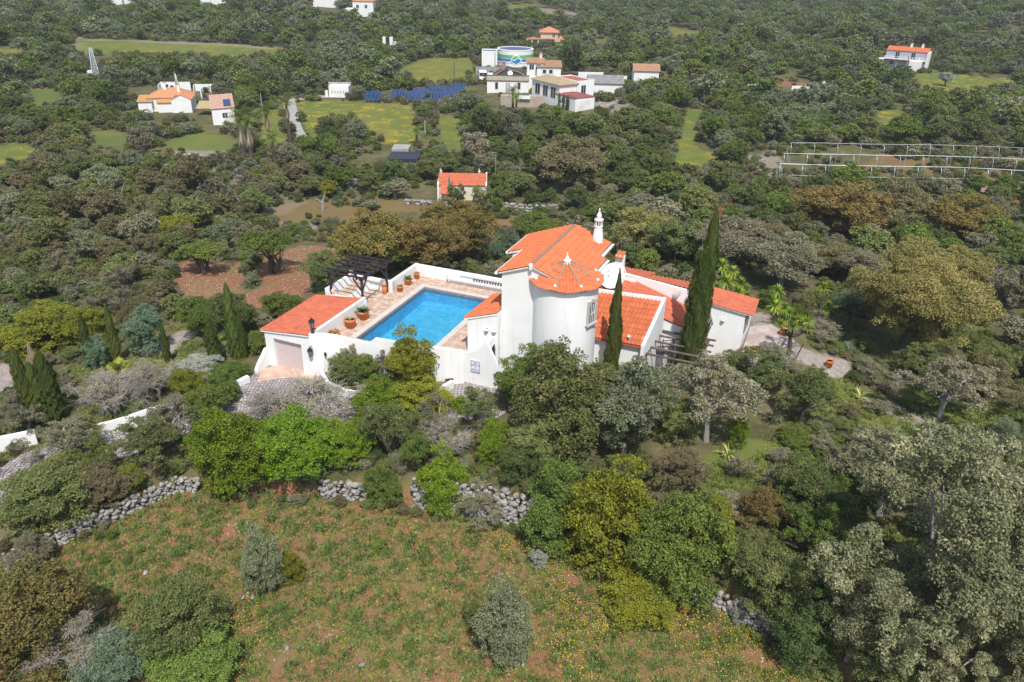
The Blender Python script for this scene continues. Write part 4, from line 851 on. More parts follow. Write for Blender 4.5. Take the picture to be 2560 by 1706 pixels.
# ---- dry stone walls: every stone that shows is an object
STONES = []
for k in range(8):
    import bmesh
    bm = bmesh.new(); bmesh.ops.create_icosphere(bm, subdivisions=1, radius=.5); r = np.random.default_rng(100+k)
    for w in bm.verts:
        w.co = Vector((w.co.x*(1+.2*r.normal()*.5), w.co.y*(.75+.1*r.random()), w.co.z*(.62+.12*r.random())))
        w.co *= 1+.14*r.normal()*.6
    me = bpy.data.meshes.new('stone'); bm.to_mesh(me); bm.free(); me.materials.append(ROCK); STONES.append(me)
def stone_obj(parent, p, s_, name='stone', squash=1):
    o = newobj(name, STONES[int(rng.integers(8))], parent); o.location = p; o.rotation_euler = (rng.normal()*.35, rng.normal()*.35, rng.random()*6.3); o.scale = (s_*(.85+.4*rng.random()), s_*(.8+.3*rng.random()), s_*squash*(.8+.35*rng.random())); return o
def stone_wall(name, label, pts, h, size=.36, th=.45, mx=290, world=None, lean=.25):
    w = world or [G(x*K, y*K) for x, y in pts]; o = thing(name, label, 'stone wall', w[0]); o0 = Vector(o.location); segs = []; tot = 0
    for a, b_ in zip(w[:-1], w[1:]): segs.append((a, b_, (b_-a).length)); tot += (b_-a).length
    rows = max(1, int(round(h/(size*.60)))); cols = int(tot/(size*.92)); spare = []
    cells = [(i, j) for j in range(rows) for i in range(cols)]
    rest = MB(); cnt = 0
    order = sorted(cells, key=lambda c: -c[1])
    for (i, j) in order:
        d = (i+.5+.3*rng.normal())/cols*tot; d = min(max(d, .01), tot-.01); q = 0
        for a, b_, ln in segs:
            if q+ln >= d: break
            q += ln
        p = a.lerp(b_, (d-q)/ln); dr = (b_-a).normalized(); nr = Vector((dr.y, -dr.x, 0)).normalized()
        z = hz(p.x+nr.x*.4, p.y+nr.y*.4) + (j+.35)*size*.62
        pp = Vector((p.x, p.y, z)) + nr*(th*.4 - lean*j*size*.3 + .05*rng.normal()) - o0
        s_ = size*(.65+.75*rng.random())*(1.3 if j == rows-1 and rng.random() < .35 else 1)
        if cnt < mx: stone_obj(o, pp, s_); cnt += 1
        else:
            me = STONES[int(rng.integers(8))]; M = Matrix.Translation(pp) @ Euler((rng.normal()*.3, rng.normal()*.3, rng.random()*6)).to_matrix().to_4x4() @ Matrix.Scale(s_, 4)
            rest.add([M @ v_.co for v_ in me.vertices], [tuple(pl.vertices) for pl in me.polygons])
    # rubble heart behind the face, kept as one part
    for a, b_, ln in segs:
        for k in range(int(ln/.45)):
            for j in range(max(1, int(h/.4))):
                p = a.lerp(b_, (k+.5)/max(1, ln/.45)); dr = (b_-a).normalized(); nr = Vector((dr.y, -dr.x, 0)).normalized(); me = STONES[int(rng.integers(8))]
                pp = Vector((p.x, p.y, hz(p.x+nr.x*.4, p.y+nr.y*.4)+.1+j*.38)) - nr*.05 - o0
                M = Matrix.Translation(pp) @ Euler((rng.normal()*.3, 0, rng.random()*6)).to_matrix().to_4x4() @ Matrix.Scale(.62, 4)
                rest.add([M @ v_.co for v_ in me.vertices], [tuple(pl.vertices) for pl in me.polygons])
    if rest.v: rest.build('rubble_core', ROCK, o)['kind'] = 'stuff'
    return o
def wpts(xs_): return [Vector((x, float(np.interp(x, WALLX, WALLY))-.05, float(height(x, np.interp(x, WALLX, WALLY)-.3)))) for x in xs_]
stone_wall('dry_stone_wall', 'long grey dry stone wall along the upper left of the red field', None, .95, .31, world=wpts([-24.4,-22.8,-21.2,-19.7,-18.5,-17.2]))
stone_wall('dry_stone_wall', 'short tumbled dry stone wall beside the bright green hedge', None, 1.15, .32, world=wpts([-10.4,-9.2,-8.0,-6.8]))
stone_wall('dry_stone_wall', 'tall pale dry stone wall between the shrubs at the head of the red field', None, 1.9, .36, world=wpts([-5.2,-4,-2.5,-.8,.6,1.6]))
stone_wall('dry_stone_wall', 'broken dry stone wall end on the eastern side of the red field', None, 1.0, .36, world=wpts([9.0,10.2,11.3,12.3]))
stone_wall('far_stone_wall', 'pale rubble wall below the small orange roofed cottage', [(930,468),(1000,474),(1060,478)], .8, .55, mx=120)
stone_wall('far_stone_wall', 'rubble wall running on beyond the cottage trees', [(1160,482),(1230,488),(1280,486)], .9, .55, mx=120)
stone_wall('far_stone_wall', 'heaped pale rubble wall behind the lone pollarded tree', [(785,436),(820,434),(850,438)], 1.3, .6, mx=120)
stone_wall('far_stone_wall', 'pale stone wall behind the tall broken cypress', [(1560,494),(1620,500),(1700,503)], .9, .5, mx=100)
stone_wall('far_stone_wall', 'stretch of pale stone wall amid the brown oaks', [(1720,502),(1790,506),(1860,512)], .9, .5, mx=100)
# ---- rock outcrops and loose stones
def outcrop(label, x, y, wpx, n=12, sz=.9, name='rock_outcrop'):
    p = G(x*K, y*K); r_ = wpx*K*depth(p)/FPX/2; o = thing(name, label, 'rocks', p)
    for k in range(n):
        a = rng.random()*6.3; d = math.sqrt(rng.random())*r_; q = Vector((math.cos(a)*d, math.sin(a)*d*.7, 0)); q.z = hz(p.x+q.x, p.y+q.y)-p.z + .15*r_*(1-d/r_)
        stone_obj(o, q, sz*r_*(.5+.5*rng.random())*(1.2-.6*d/r_), 'rock')
for a in (('whitish limestone outcrop with orange lichen on the red slope',633,516,48,9),('broad pinkish limestone heap in the middle of the terrace field',723,524,58,12),('smooth pale limestone hump beside the golden oaks',832,524,34,6),
  ('tan rubble bank above the scrub below the left farmhouse',440,362,60,16),('pale rubble heap beside the far hilltop houses on the right',1400,240,36,10),('rubble scar on the wooded slope right of the white houses',1705,252,34,14),
  ('pale boulders on the grey slope beside the greenhouse frame',1745,368,34,8),('ivory rubble patch above the dark green oaks',1440,232,36,8),('pale stones under the olive in the red field',573,1372,44,8),('grey boulders below the second field olive',1180,1530,60,7),
  ('row of small garden stones along the eastern path',1810,790,60,9)):
    outcrop(a[0], a[1], a[2], a[3], a[4])
for k, (x, y, lab) in enumerate(((335,1318,'oblong tan stone lying in the red field'),(660,1492,'flat pale slab low in the red field'),(832,1530,'pale angular stone at the bottom of the field'),(1695,1385,'whitish boulder at the foot of the broken wall end'),(1200,1500,'grey boulder under the second olive'),(1985,905,'pale stone at the top of the grassy path'))):
    o = thing('field_stone', lab, 'stone', G(x*K, y*K)); stone_obj(o, (0,0,.05), .3, 'rock')

# ------------------------------------------------------------------ plants: shapes
def unit(v): return v/(np.linalg.norm(v, axis=-1, keepdims=True)+1e-9)
def crown_points(r, style):
    """Lobe centres and radii of a crown that fills the unit box (width 1, height 1, foot at z 0)."""
    P = dict(oak=(34, .35, .50, .085, .165, .05), round=(16, .26, .55, .15, .2, .1), bush=(34, .35, .44, .085, .16, .0), loose=(24, .37, .50, .06, .12, .05), tall=(14, .24, .6, .12, .18, .08), gbush=(64, .40, .46, .05, .10, .0), umbrella=(26, .38, .68, .07, .14, .32))[style]
    n, rad, zc, r0, r1, zmin = P; c = []; ph = r.random(3)*6.28
    for k in range(n):
        d = unit(r.normal(size=3)); d[2] = abs(d[2])*1.0 if r.random() < .68 else -abs(d[2])*.8
        q = (.62+.38*r.random())
        p = np.array([d[0]*rad*q, d[1]*rad*q, zc + d[2]*(1-zc-.17)*q*1.05]); p[2] = max(p[2], zmin + .12 if 'bush' not in style else .12)
        an = math.atan2(p[1], p[0]); p[:2] *= 1 + .16*math.sin(2*an+ph[0]) + .12*math.sin(3*an+ph[1]); p[2] *= 1 + .12*math.sin(an+ph[2])
        c.append((p, r0+(r1-r0)*r.random()))
    if 'bush' in style:
        for k in range(9): a = k*.7+r.random()*.4; c.append((np.array([math.cos(a)*rad*.8, math.sin(a)*rad*.8, .11+.08*r.random()]), r0+(r1-r0)*.6*r.random()))
    for k in range(3): c.append((np.array([r.normal()*.1, r.normal()*.1, zc+.05*r.normal()]), r1*1.1))
    return c
def crown_mesh(name, style, nleaf, size, seed, slim=1.0, spread=.35, puff=9, drop=0.0):
    r = np.random.default_rng(seed); lobes = crown_points(r, style); C = []; Rr = []
    for p, rad in lobes:                                  # every lobe carries smaller puffs on its skin
        for k in range(puff):
            d = unit(r.normal(size=3)); d[2] = d[2] if d[2] > -.2 else -d[2]
            C.append(p + d*rad*(.75+.4*r.random())); Rr.append(rad*(.22+.26*r.random()))
    C = np.array(C); Rr = np.array(Rr); w = Rr**2; w /= w.sum()
    i = r.choice(len(C), nleaf, p=w); d = unit(r.normal(size=(nleaf, 3))); d[:, 2] = np.where(d[:, 2] < -.35, -d[:, 2], d[:, 2])
    pos = C[i] + d*Rr[i][:, None]*(.7+.45*r.random((nleaf, 1))); pos[:, 2] = np.maximum(pos[:, 2], .015)
    nrm = unit(d*.9 + unit(r.normal(size=(nleaf, 3)))*(.55+spread) + np.array([0, 0, .25]))
    t = unit(np.cross(nrm, unit(r.normal(size=(nleaf, 3))))); b = np.cross(nrm, t)
    s = size*(.65+.7*r.random((nleaf, 1)))
    a0 = pos - t*s; a1 = pos + b*s*.55*slim; a2 = pos + t*s - nrm*s*.3; a3 = pos - b*s*.55*slim
    v = np.stack([a0, a1, a2, a3], 1).reshape(-1, 3)
    f = np.arange(nleaf*4).reshape(-1, 4)
    me = npmesh(name, v, f); return me, lobes
def trunk_mesh(name, lobes, seed, thick=.035, n=7, base=.0, multi=1, twigs=0, twr=.004):
    r = np.random.default_rng(seed); mb = MB(); idx = r.permutation(len(lobes))[:n]
    for m_ in range(multi):
        bx, by = (r.normal()*.05, r.normal()*.05) if multi > 1 else (0, 0); k0 = .22+.1*r.random(); lean = r.normal(size=2)*.05
        fork = Vector((bx+lean[0], by+lean[1], k0)); mb.tube([(bx, by, -.12), (bx+lean[0]*.4, by+lean[1]*.4, k0*.5), fork], [thick*1.35, thick, thick*.85], 7)
        for j in idx[m_::multi]:
            p = Vector(lobes[j][0]); mid = fork.lerp(p, .5) + Vector((r.normal()*.03, r.normal()*.03, .02)); mb.tube([fork, mid, p], [thick*.62, thick*.42, thick*.16], 5)
    for k in range(twigs):
        j = int(r.integers(len(lobes))); p = Vector(lobes[j][0]); d = Vector(unit(np.array([p.x, p.y, (p.z-.45)]) + r.normal(size=3)*.18)); q = p + d*(.12+.12*r.random())*(1 if multi == 3 else .45); mb.tube([p-d*.1, p+d*.03+Vector(r.normal(size=3)*.012), q+Vector(r.normal(size=3)*.02)], [twr*1.6, twr, twr*.4], 3, cap=False)
    me = bpy.data.meshes.new(name); me.from_pydata(mb.v, [], mb.f); return me
SH = {}
def shape(key, style, nleaf, size, k, **kw):
    tk = {a: kw.pop(a) for a in ('thick', 'n', 'multi', 'twigs', 'twr') if a in kw}; out = []
    for i in range(k):
        me, lb = crown_mesh('crown', style, nleaf, size, 1000+len(SH)*37+i, **kw)
        out.append((me, trunk_mesh('trunk', lb, 500+i+len(SH)*11, **tk)))
    SH[key] = out
shape('giant', 'oak', 105000, .0062, 2, puff=20, spread=.45, n=14, thick=.022)
shape('giantbush', 'gbush', 110000, .0060, 1, puff=14, spread=.45, n=14, thick=.015)
shape('oak', 'oak', 34000, .0115, 3, puff=15, n=9, thick=.03)
shape('bush', 'bush', 32000, .0115, 3, puff=15, n=6, thick=.025, multi=2)
shape('loose', 'loose', 15000, .0110, 3, slim=.8, spread=.6, n=12, thick=.024, twigs=60, twr=.0028, puff=12)
shape('bare', 'loose', 5200, .0095, 2, slim=.7, spread=.8, n=14, thick=.016, multi=3, twigs=420, twr=.0026)
shape('umb', 'umbrella', 14000, .0125, 2, puff=13, n=10, thick=.03, multi=3)
shape('mid', 'oak', 9000, .021, 4, puff=12, n=6, thick=.035)
shape('midbush', 'bush', 7500, .023, 3, puff=11, n=4, thick=.03)
shape('midloose', 'loose', 5000, .020, 3, slim=.8, spread=.6, n=7, thick=.028, twigs=25, twr=.005)
shape('midbare', 'loose', 1400, .018, 2, slim=.6, spread=.8, n=8, thick=.02, multi=2, twigs=130, twr=.005)
shape('far', 'oak', 1900, .040, 4, puff=8, n=3, thick=.035)
shape('farbush', 'bush', 1300, .045, 3, puff=7, n=2, thick=.03)
# leaves by kind of plant (real leaf colours, not lit ones)
LM_ = dict(
 holm=leaf_mat('holm_oak_leaf', (.080,.106,.040), (.108,.130,.052), (.145,.150,.066)),
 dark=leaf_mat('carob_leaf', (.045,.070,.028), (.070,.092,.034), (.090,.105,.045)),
 olive=leaf_mat('olive_leaf', (.115,.138,.092), (.150,.165,.112), (.10,.12,.07)),
 grey=leaf_mat('grey_green_leaf', (.115,.118,.085), (.155,.150,.110), (.20,.185,.15)),
 brown=leaf_mat('brown_catkin_leaf', (.132,.104,.038), (.105,.098,.038), (.172,.128,.044)),
 dull=leaf_mat('dull_brown_leaf', (.108,.098,.058), (.092,.092,.050), (.145,.120,.074)),
 bright=leaf_mat('mastic_leaf', (.080,.135,.014), (.118,.168,.016), (.055,.095,.013)),
 lime=leaf_mat('yellow_green_leaf', (.120,.140,.018), (.160,.172,.022), (.075,.095,.018)),
 green=leaf_mat('fresh_green_leaf', (.078,.112,.028), (.105,.138,.034), (.058,.085,.024)),
 pale=leaf_mat('pale_oak_leaf', (.155,.165,.105), (.112,.120,.072), (.235,.230,.165)),
 yoak=leaf_mat('yellow_oak_leaf', (.150,.150,.055), (.120,.118,.045), (.215,.200,.080)),
 blue=leaf_mat('blue_green_leaf', (.095,.140,.100), (.070,.110,.075), (.130,.165,.125)),
 rust=leaf_mat('rusty_leaf', (.092,.074,.030), (.080,.080,.034), (.125,.088,.042)),
 silver=leaf_mat('silver_leaf', (.250,.275,.265), (.200,.225,.215), (.30,.31,.31)),
 twig=leaf_mat('twiggy_leaf', (.190,.165,.135), (.145,.150,.085), (.235,.210,.190)),
 cyp=leaf_mat('cypress_leaf', (.040,.062,.018), (.070,.088,.022), (.095,.10,.028), trans=.1, scale=2),
 flow=leaf_mat('yellow_blossom', (.50,.38,.01), (.40,.34,.02), (.12,.14,.03)))
COLN = dict(holm='olive green', dark='dark green', olive='grey green', grey='dusty grey', brown='golden brown', rust='rusty', dull='dull brown', bright='bright green', lime='yellow green', green='fresh green', pale='pale silvery', yoak='yellowish', blue='blue green', silver='silver', twig='bare twiggy', flow='yellow flowering')
def plant(name, cat, shp, m, loc, W, H, label, group=None, rz=None, bark=None, parts=True):
    me, tr = SH[shp][int(rng.integers(len(SH[shp])))]
    o = bpy.data.objects.new(name, me if not parts else None); COL.objects.link(o); o.location = loc; o.rotation_euler = (0, 0, rng.random()*6.28 if rz is None else rz); o.scale = (W, W, H)
    tag(o, label, cat, group)
    if parts:
        c = newobj('crown', me, o); t = newobj('trunk', tr, o)
        if not me.materials: me.materials.append(LM_['holm'])
        if not tr.materials: tr.materials.append(BARK)
        c.material_slots[0].link = 'OBJECT'; c.material_slots[0].material = LM_[m]
        if bark: t.material_slots[0].link = 'OBJECT'; t.material_slots[0].material = bark
    else:
        if not me.materials: me.materials.append(LM_['holm'])
        o.material_slots[0].link = 'OBJECT'; o.material_slots[0].material = LM_[m]
    return o
HAND = []     # plan positions and radii taken by the plants placed one by one
def hp(name, cat, shp, m, x, y, w, h, label, bark=None):
    p = G(x*K, y*K); D = depth(p); dl = math.atan2(CAMZ-p.z, math.hypot(p.x, p.y)); W = w*K*D/FPX; hm = h*K*D/FPX
    H = max(.38*W, (hm - .30*W*math.sin(dl))/math.cos(dl)); q = Vector((p.x, p.y+.30*W*math.cos(0), 0)); q.z = hz(q.x, q.y)-.05
    HAND.append((q.x, q.y, W*.5)); return plant(name, cat, shp, m, q, W*1.06, H*1.04, label, bark=bark)
O_, S_, V_, A_T = ('holm_oak','tree'), ('shrub','shrub'), ('olive_tree','tree'), ('almond_tree','tree')
TABLE = [
 # ---- red field
 (*V_,'bush','olive',600,1378,112,160,'dusty grey green wild olive standing on pale stones in the red field'),
 (*S_,'bush','lime',664,1352,74,78,'small yellow green shrub tucked against the wild olive in the red field'),
 (*V_,'bush','olive',1160,1545,165,180,'second grey green wild olive lower in the red field'),
 (*S_,'bush','holm',1090,1455,62,70,'small dark yellowish bush touching the second wild olive'),
 (*S_,'bush','rust',55,1590,300,250,'big rusty brown bush filling the bottom corner below the stone wall end'),
 (*S_,'bush','holm',390,1560,250,190,'broad olive green bush spreading over the bottom edge of the field'),
 (*S_,'bush','green',420,1620,260,130,'low leafy green bush along the bottom edge of the field'),
 (*S_,'bare','twig',160,1590,190,150,'bare grey branching bush between the rusty bush and the olive green bush'),
 (*S_,'bush','blue',240,1600,190,120,'blue green bush in front of the bare grey branching bush'),
 (*S_,'bush','grey',55,1325,110,90,'dark grey bush at the near end of the long stone wall'),
 # ---- hedge line above the red field
 (*S_,'bush','bright',525,1160,225,190,'tall bright green mastic shrub at the head of the red field'),
 (*S_,'bush','bright',680,1155,215,145,'second bright green mastic shrub joined to the tall one'),
 (*S_,'bush','bright',795,1130,125,105,'small bright green mastic at the end of the green hedge'),
 (*S_,'bush','blue',815,1148,50,34,'little blue grey cushion bush at the hedge foot'),
 (*S_,'bush','green',880,1180,100,110,'mid green shrub standing before the tumbled wall'),
 (*S_,'bush','bright',1020,1200,130,160,'bright green upright shrub in front of the tall stone wall'),
 (*S_,'loose','grey',1105,1228,150,100,'sage coloured scrubby bush under the tall stone wall'),
 (*S_,'bush','green',1270,1290,190,210,'deep green rounded shrub beside the tall stone wall'),
 (*S_,'bush','lime',1420,1360,270,260,'massive yellow green shrub bulging over the field edge'),
 (*S_,'bush','green',1560,1420,230,250,'green half of the massive shrub by the field edge'),
 (*S_,'bush','lime',1620,1300,150,150,'yellow green shrub behind the massive one'),
 (*S_,'bush','dark',1330,1165,150,100,'dark green low shrub above the tall stone wall'),
 (*S_,'bush','lime',1480,1440,220,90,'low yellow green skirt of shrub spilling onto the field'),
 (*S_,'bush','silver',1238,1310,44,44,'tiny silvery bush at the foot of the deep green shrub'),
 (*S_,'bush','silver',1700,1440,46,60,'tiny silvery bush beside the broken wall end'),
 # ---- between hedge and drive
 (*O_,'loose','holm',900,1100,170,160,'open olive green tree just above the tumbled wall'),
 (*S_,'bare','twig',1015,1085,130,120,'bare pinkish grey bush in the thicket below the drive'),
 (*S_,'bare','twig',700,1030,270,130,'wide leafless grey bush in front of the garage drive'),
 (*S_,'bare','twig',620,990,130,90,'low bare bush on the drive verge beside the garage'),
 (*S_,'bush','bright',870,985,140,104,'bright green shrub at the edge of the cobbled drive'),
 (*S_,'bush','lime',960,975,180,92,'yellow green clipped looking shrub next to the drive'),
 (*S_,'bush','bright',1055,955,54,42,'small vivid green bush on the cobble edge'),
 (*S_,'bush','bright',850,1030,110,90,'vivid green shrub under the drive edge thicket'),
 (*S_,'bush','bright',1132,1085,90,110,'vivid green shrub amid the grey thicket left of the great oak'),
 (*S_,'loose','grey',1000,1010,110,90,'grey leafy bush between the bright shrubs below the drive'),
 (*O_,'loose','holm',1100,1020,130,110,'small olive green oak at the left foot of the great oak'),
 (*O_,'loose','green',960,1160,120,110,'thin leafed green tree by the gap in the hedge'),
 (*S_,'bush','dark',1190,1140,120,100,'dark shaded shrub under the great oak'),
 (*O_,'oak','holm',1300,1100,270,265,'great spreading olive green oak in front of the round tower'),
 (*O_,'oak','olive',1435,1095,230,235,'grey green oak sharing the canopy of the great oak on its right flank'),
 (*O_,'loose','holm',1370,1030,200,190,'light olive oak crown between great oak and tower foot'),
 (*O_,'oak','green',1220,985,180,170,'fresh green oak against the white wall beside the stair wall'),
 (*O_,'oak','holm',1465,930,120,90,'oak crown that hides the foot of the orange tiled annex'),
 (*O_,'oak','green',1290,900,120,70,'young green oak top in front of the tower foot'),
 (*O_,'oak','holm',1250,1100,170,130,'lower oak to the side of the great oak'),
 (*S_,'bush','twig',1160,940,70,60,'dry beige bush on the corner of the cobbled drive'),
 (*V_,'loose','grey',1640,1060,270,250,'grey open branched almond tree beneath the tall cypress'),
 (*V_,'loose','holm',1740,925,200,130,'leafy tree against the eastern white wall'),
 (*V_,'loose','holm',1850,1010,180,170,'small olive tree with a dark twin trunk on the lawn'),
 (*S_,'bush','bright',1695,1040,60,80,'light green bush beside the grey almond'),
 (*S_,'bush','holm',1560,1030,130,110,'mid green bush between great oak and grey almond'),
 (*S_,'loose','dull',1560,1150,190,110,'brownish scrub below the grey almond'),
 (*S_,'loose','holm',1440,1150,150,90,'low mixed scrub behind the massive shrub'),
 (*S_,'bush','green',1830,1035,90,50,'low green bush around the twin trunk olive'),
 # ---- lower right
 (*S_,'loose','brown',1740,1280,150,150,'orange tinted bush in the lower thicket'),
 (*S_,'loose','twig',1690,1230,120,90,'bare grey scrub above the orange tinted bush'),
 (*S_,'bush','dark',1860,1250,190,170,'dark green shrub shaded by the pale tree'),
 (*O_,'loose','green',1840,1350,170,180,'fresh green open tree beside the pale tree'),
 (*S_,'bush','holm',1780,1480,190,170,'olive green shrub behind the broken wall end'),
 (*S_,'bush','dark',1860,1560,190,170,'dark green shrub under the lower edge of the pale tree'),
 (*S_,'bush','holm',1720,1340,130,110,'dull shrub pressed behind the massive shrub'),
 (*O_,'giantbush','pale',2170,1650,540,560,'huge pale silvery oak filling the lower right of the slope'),
 (*O_,'loose','pale',2060,1250,320,250,'open pale silvery oak just above the huge one'),
 (*O_,'giantbush','pale',2340,1690,330,330,'pale silvery oak filling the very corner beside the huge one'),
 (*O_,'bush','pale',1990,1590,200,190,'smaller pale silvery oak at the left skirt of the huge one'),
 (*O_,'oak','pale',2290,1330,290,225,'pale silvery oak at the edge beside the gravel path'),
 (*S_,'loose','grey',2020,960,70,40,'small heathery bush on the path bank'),
 (*S_,'loose','dull',1960,975,70,45,'dry brown bush on the lawn'),
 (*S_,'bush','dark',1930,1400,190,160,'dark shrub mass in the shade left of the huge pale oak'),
 (*S_,'bush','holm',1960,1540,170,170,'olive shrub tangled into the huge pale oak skirt'),
 (*S_,'loose','green',1930,1180,150,110,'thin green bush above the shaded shrub mass'),
 (*S_,'bush','holm',2050,1640,200,150,'olive shrub at the foot of the huge pale oak'),
 # ---- left thicket above the long stone wall
 (*S_,'bush','holm',80,1240,260,150,'wide dark olive shrub pressed against the long stone wall'),
 (*S_,'bush','dull',225,1190,150,105,'brownish shrub leaning over the long stone wall'),
 (*O_,'loose','holm',320,1115,190,150,'open leafed tree behind the long stone wall'),
 (*S_,'bush','lime',290,1150,80,70,'small mustard green shrub behind the long stone wall'),
 (*S_,'loose','grey',120,1100,170,130,'airy grey green bush in front of the lower drive wall'),
 (*O_,'loose','green',190,1150,150,120,'airy green tree beside the entrance gate'),
 (*S_,'loose','grey',380,1050,160,120,'airy grey bush hanging over the lower drive'),
 (*S_,'loose','green',480,1010,140,120,'leafy green bush on the bend of the drive'),
 (*O_,'bush','green',515,945,80,90,'rounded green pepper bush beside the cobbled drive bend'),
 (*S_,'bush','lime',430,945,90,90,'yellow green bush before the short drive wall'),
 (*S_,'bare','twig',240,975,200,120,'leafless bush in front of the small fan palm'),
 (*S_,'bare','twig',350,945,150,110,'leafless bush behind the long drive wall'),
 (*S_,'loose','grey',40,1010,130,110,'grey leafed bush beside the rocky clearing'),
 (*S_,'loose','holm',170,1060,130,100,'dull green bush beside the clustered cypresses'),
 (*S_,'bush','silver',445,890,125,50,'silvery lavender cushion beside the short white wall'),
 (*S_,'bush','green',520,885,100,48,'spreading green bush next to the lavender cushion'),
 (*S_,'bush','bright',400,870,70,40,'light green garden shrub at the cypress foot'),
 (*S_,'bush','blue',330,825,100,120,'blue green garden bush beside the slim cypresses'),
 (*S_,'bush','blue',215,850,70,80,'smaller blue green garden bush left of the slim cypresses'),
 (*S_,'bush','lime',60,820,230,100,'sprawling mustard yellow bush beyond the clustered cypresses'),
 (*S_,'bush','lime',190,800,110,90,'mustard yellow bush touching the cypress row'),
 (*O_,'oak','green',455,790,100,110,'leafy green garden tree behind the cypresses'),
 (*O_,'oak','dark',530,800,120,130,'dark carob beside the garage side wall'),
 (*O_,'oak','green',640,740,120,70,'low green tree above the garage roof line'),
 (*S_,'bush','green',590,820,50,60,'small green bush at the garage corner'),
 (*O_,'umb','green',610,645,160,120,'umbrella shaped bright green tree with several trunks on the red slope'),
 (*O_,'umb','green',455,640,130,90,'smaller umbrella shaped green tree with a leaning trunk'),
 (*O_,'umb','lime',400,560,110,70,'yellow green tree on the lower slope'),
 # ---- golden oaks behind the pool
 (*O_,'oak','brown',840,665,200,170,'golden brown oak directly behind the pergola'),
 (*O_,'oak','brown',970,640,200,150,'golden brown oak directly behind the pool wall'),
 (*O_,'oak','brown',1065,620,150,150,'golden brown oak nearest the villa roof'),
 (*O_,'oak','brown',1020,560,160,100,'golden brown oak crown further up the slope'),
 (*O_,'oak','holm',745,680,110,100,'olive brown oak left of the golden oaks'),
 (*O_,'oak','brown',890,590,130,100,'golden brown oak peak behind the others'),
 (*O_,'oak','blue',1160,640,90,110,'blue green tree tucked behind the villa corner'),
 (*O_,'oak','green',1230,560,120,70,'fresh green tree beyond the villa roof'),
 # ---- grove behind the eastern roofs
 (*O_,'oak','yoak',1490,600,180,120,'yellowish oak behind the orange chimney'),
 (*O_,'oak','holm',1560,620,150,130,'olive oak behind the back roof'),
 (*O_,'oak','grey',1700,650,190,150,'greyish oak behind the tall cypress'),
 (*O_,'oak','grey',1810,680,190,140,'greyish oak beyond the yuccas'),
 (*O_,'oak','grey',1640,590,150,90,'dusty oak on the slope behind the grove'),
 (*O_,'oak','dull',1760,590,150,90,'brownish oak on the slope behind the grove'),
 (*O_,'oak','brown',1960,560,240,150,'broad rusty oak in the right hand grove'),
 (*O_,'oak','dull',2080,560,200,140,'broad dull brown oak in the middle of the right grove'),
 (*O_,'oak','brown',2240,580,190,130,'orange brown oak at the far right of the grove'),
 (*O_,'oak','dull',1930,650,160,100,'brownish oak above the tall yucca'),
 (*O_,'oak','yoak',2230,700,150,130,'yellow tinged oak behind the big round oak'),
 (*O_,'giant','yoak',2110,860,340,280,'big round oak with yellow new leaves right of the garden'),
 (*O_,'oak','blue',1960,760,100,110,'blue green tree in the gap beside the big round oak'),
 (*O_,'oak','grey',2010,690,150,110,'grey oak between the yucca and the big round oak'),
 (*O_,'oak','grey',2330,760,130,160,'dark oak on the right edge'),
 (*O_,'loose','grey',2190,1000,240,190,'grey open crowned almond on the right slope'),
 (*O_,'loose','holm',2130,900,150,110,'olive green open tree under the big round oak'),
 (*O_,'loose','dull',2300,960,170,130,'thin brownish tree on the right edge'),
 (*S_,'loose','grey',1900,800,120,60,'dry grey garden shrub beside the eastern path'),
 (*S_,'loose','holm',1990,815,70,40,'low green garden shrub beside the eastern path'),
 (*S_,'loose','dull',1830,745,110,70,'dry twiggy bush behind the candelabra tree'),
 (*S_,'bush','green',1925,815,50,30,'little round green bush on the path edge'),
 (*S_,'loose','grey',1790,880,120,60,'grey scrub below the eastern patio'),
 (*S_,'loose','holm',1855,925,90,50,'rough scrub at the top of the lawn'),
 (*S_,'loose','grey',2130,900,60,40,'small cactus like bush beneath the almond'),
 (*S_,'loose','grey',2280,1100,90,60,'grey bush along the gravel path'),
 # ---- distinctive trees of the middle distance
 (*O_,'oak','dull',1310,456,200,135,'big round brown oak in the middle of the valley'),
 (*O_,'mid','dark',1115,335,80,85,'tall dark green tree left of the brown oak below the white houses'),
 (*O_,'mid','dark',1200,250+60,70,50,'dark green tree below the ochre garden wall'),
 (*O_,'mid','lime',752,460,50,44,'small yellow green tree beside the pale pollarded trunk'),
 (*V_,'mid','olive',845,490,46,30,'small grey olive in the terrace field'),
 (*O_,'midloose','grey',905,465,90,55,'leaning grey tree beside the far rubble wall'),
 (*O_,'midloose','holm',1045,510,60,95,'thin tree in front of the cottage left corner'),
 (*O_,'midloose','holm',1105,500,70,80,'thin tree in front of the cottage right corner'),
 (*V_,'mid','silver',2178,200,42,34,'lone round silver green olive on the yellow meadow'),
 (*S_,'midbush','flow',1222,226,18,28,'bright yellow conical shrub between the white houses'),
 (*O_,'mid','bright',1270,290,50,46,'round light green bush on the grass below the garage house'),
 (*O_,'mid','dark',1310,180,60,85,'tall dark cypress like tree behind the two storey white house'),
 (*S_,'midbush','green',1445,208,42,24,'clipped dark green hedge block beside the grey roofed barn'),
 (*S_,'midbush','bright',590,418,26,22,'small vivid green bush in the scrub field'),
 (*S_,'bush','green',455,428,52,44,'bluish green rounded bush alone in the scrub'),
]
for row in TABLE: hp(*row[:2], row[2], row[3], *row[4:8], row[8], bark=BARKGREY if row[3] in ('twig','grey','pale') else None)
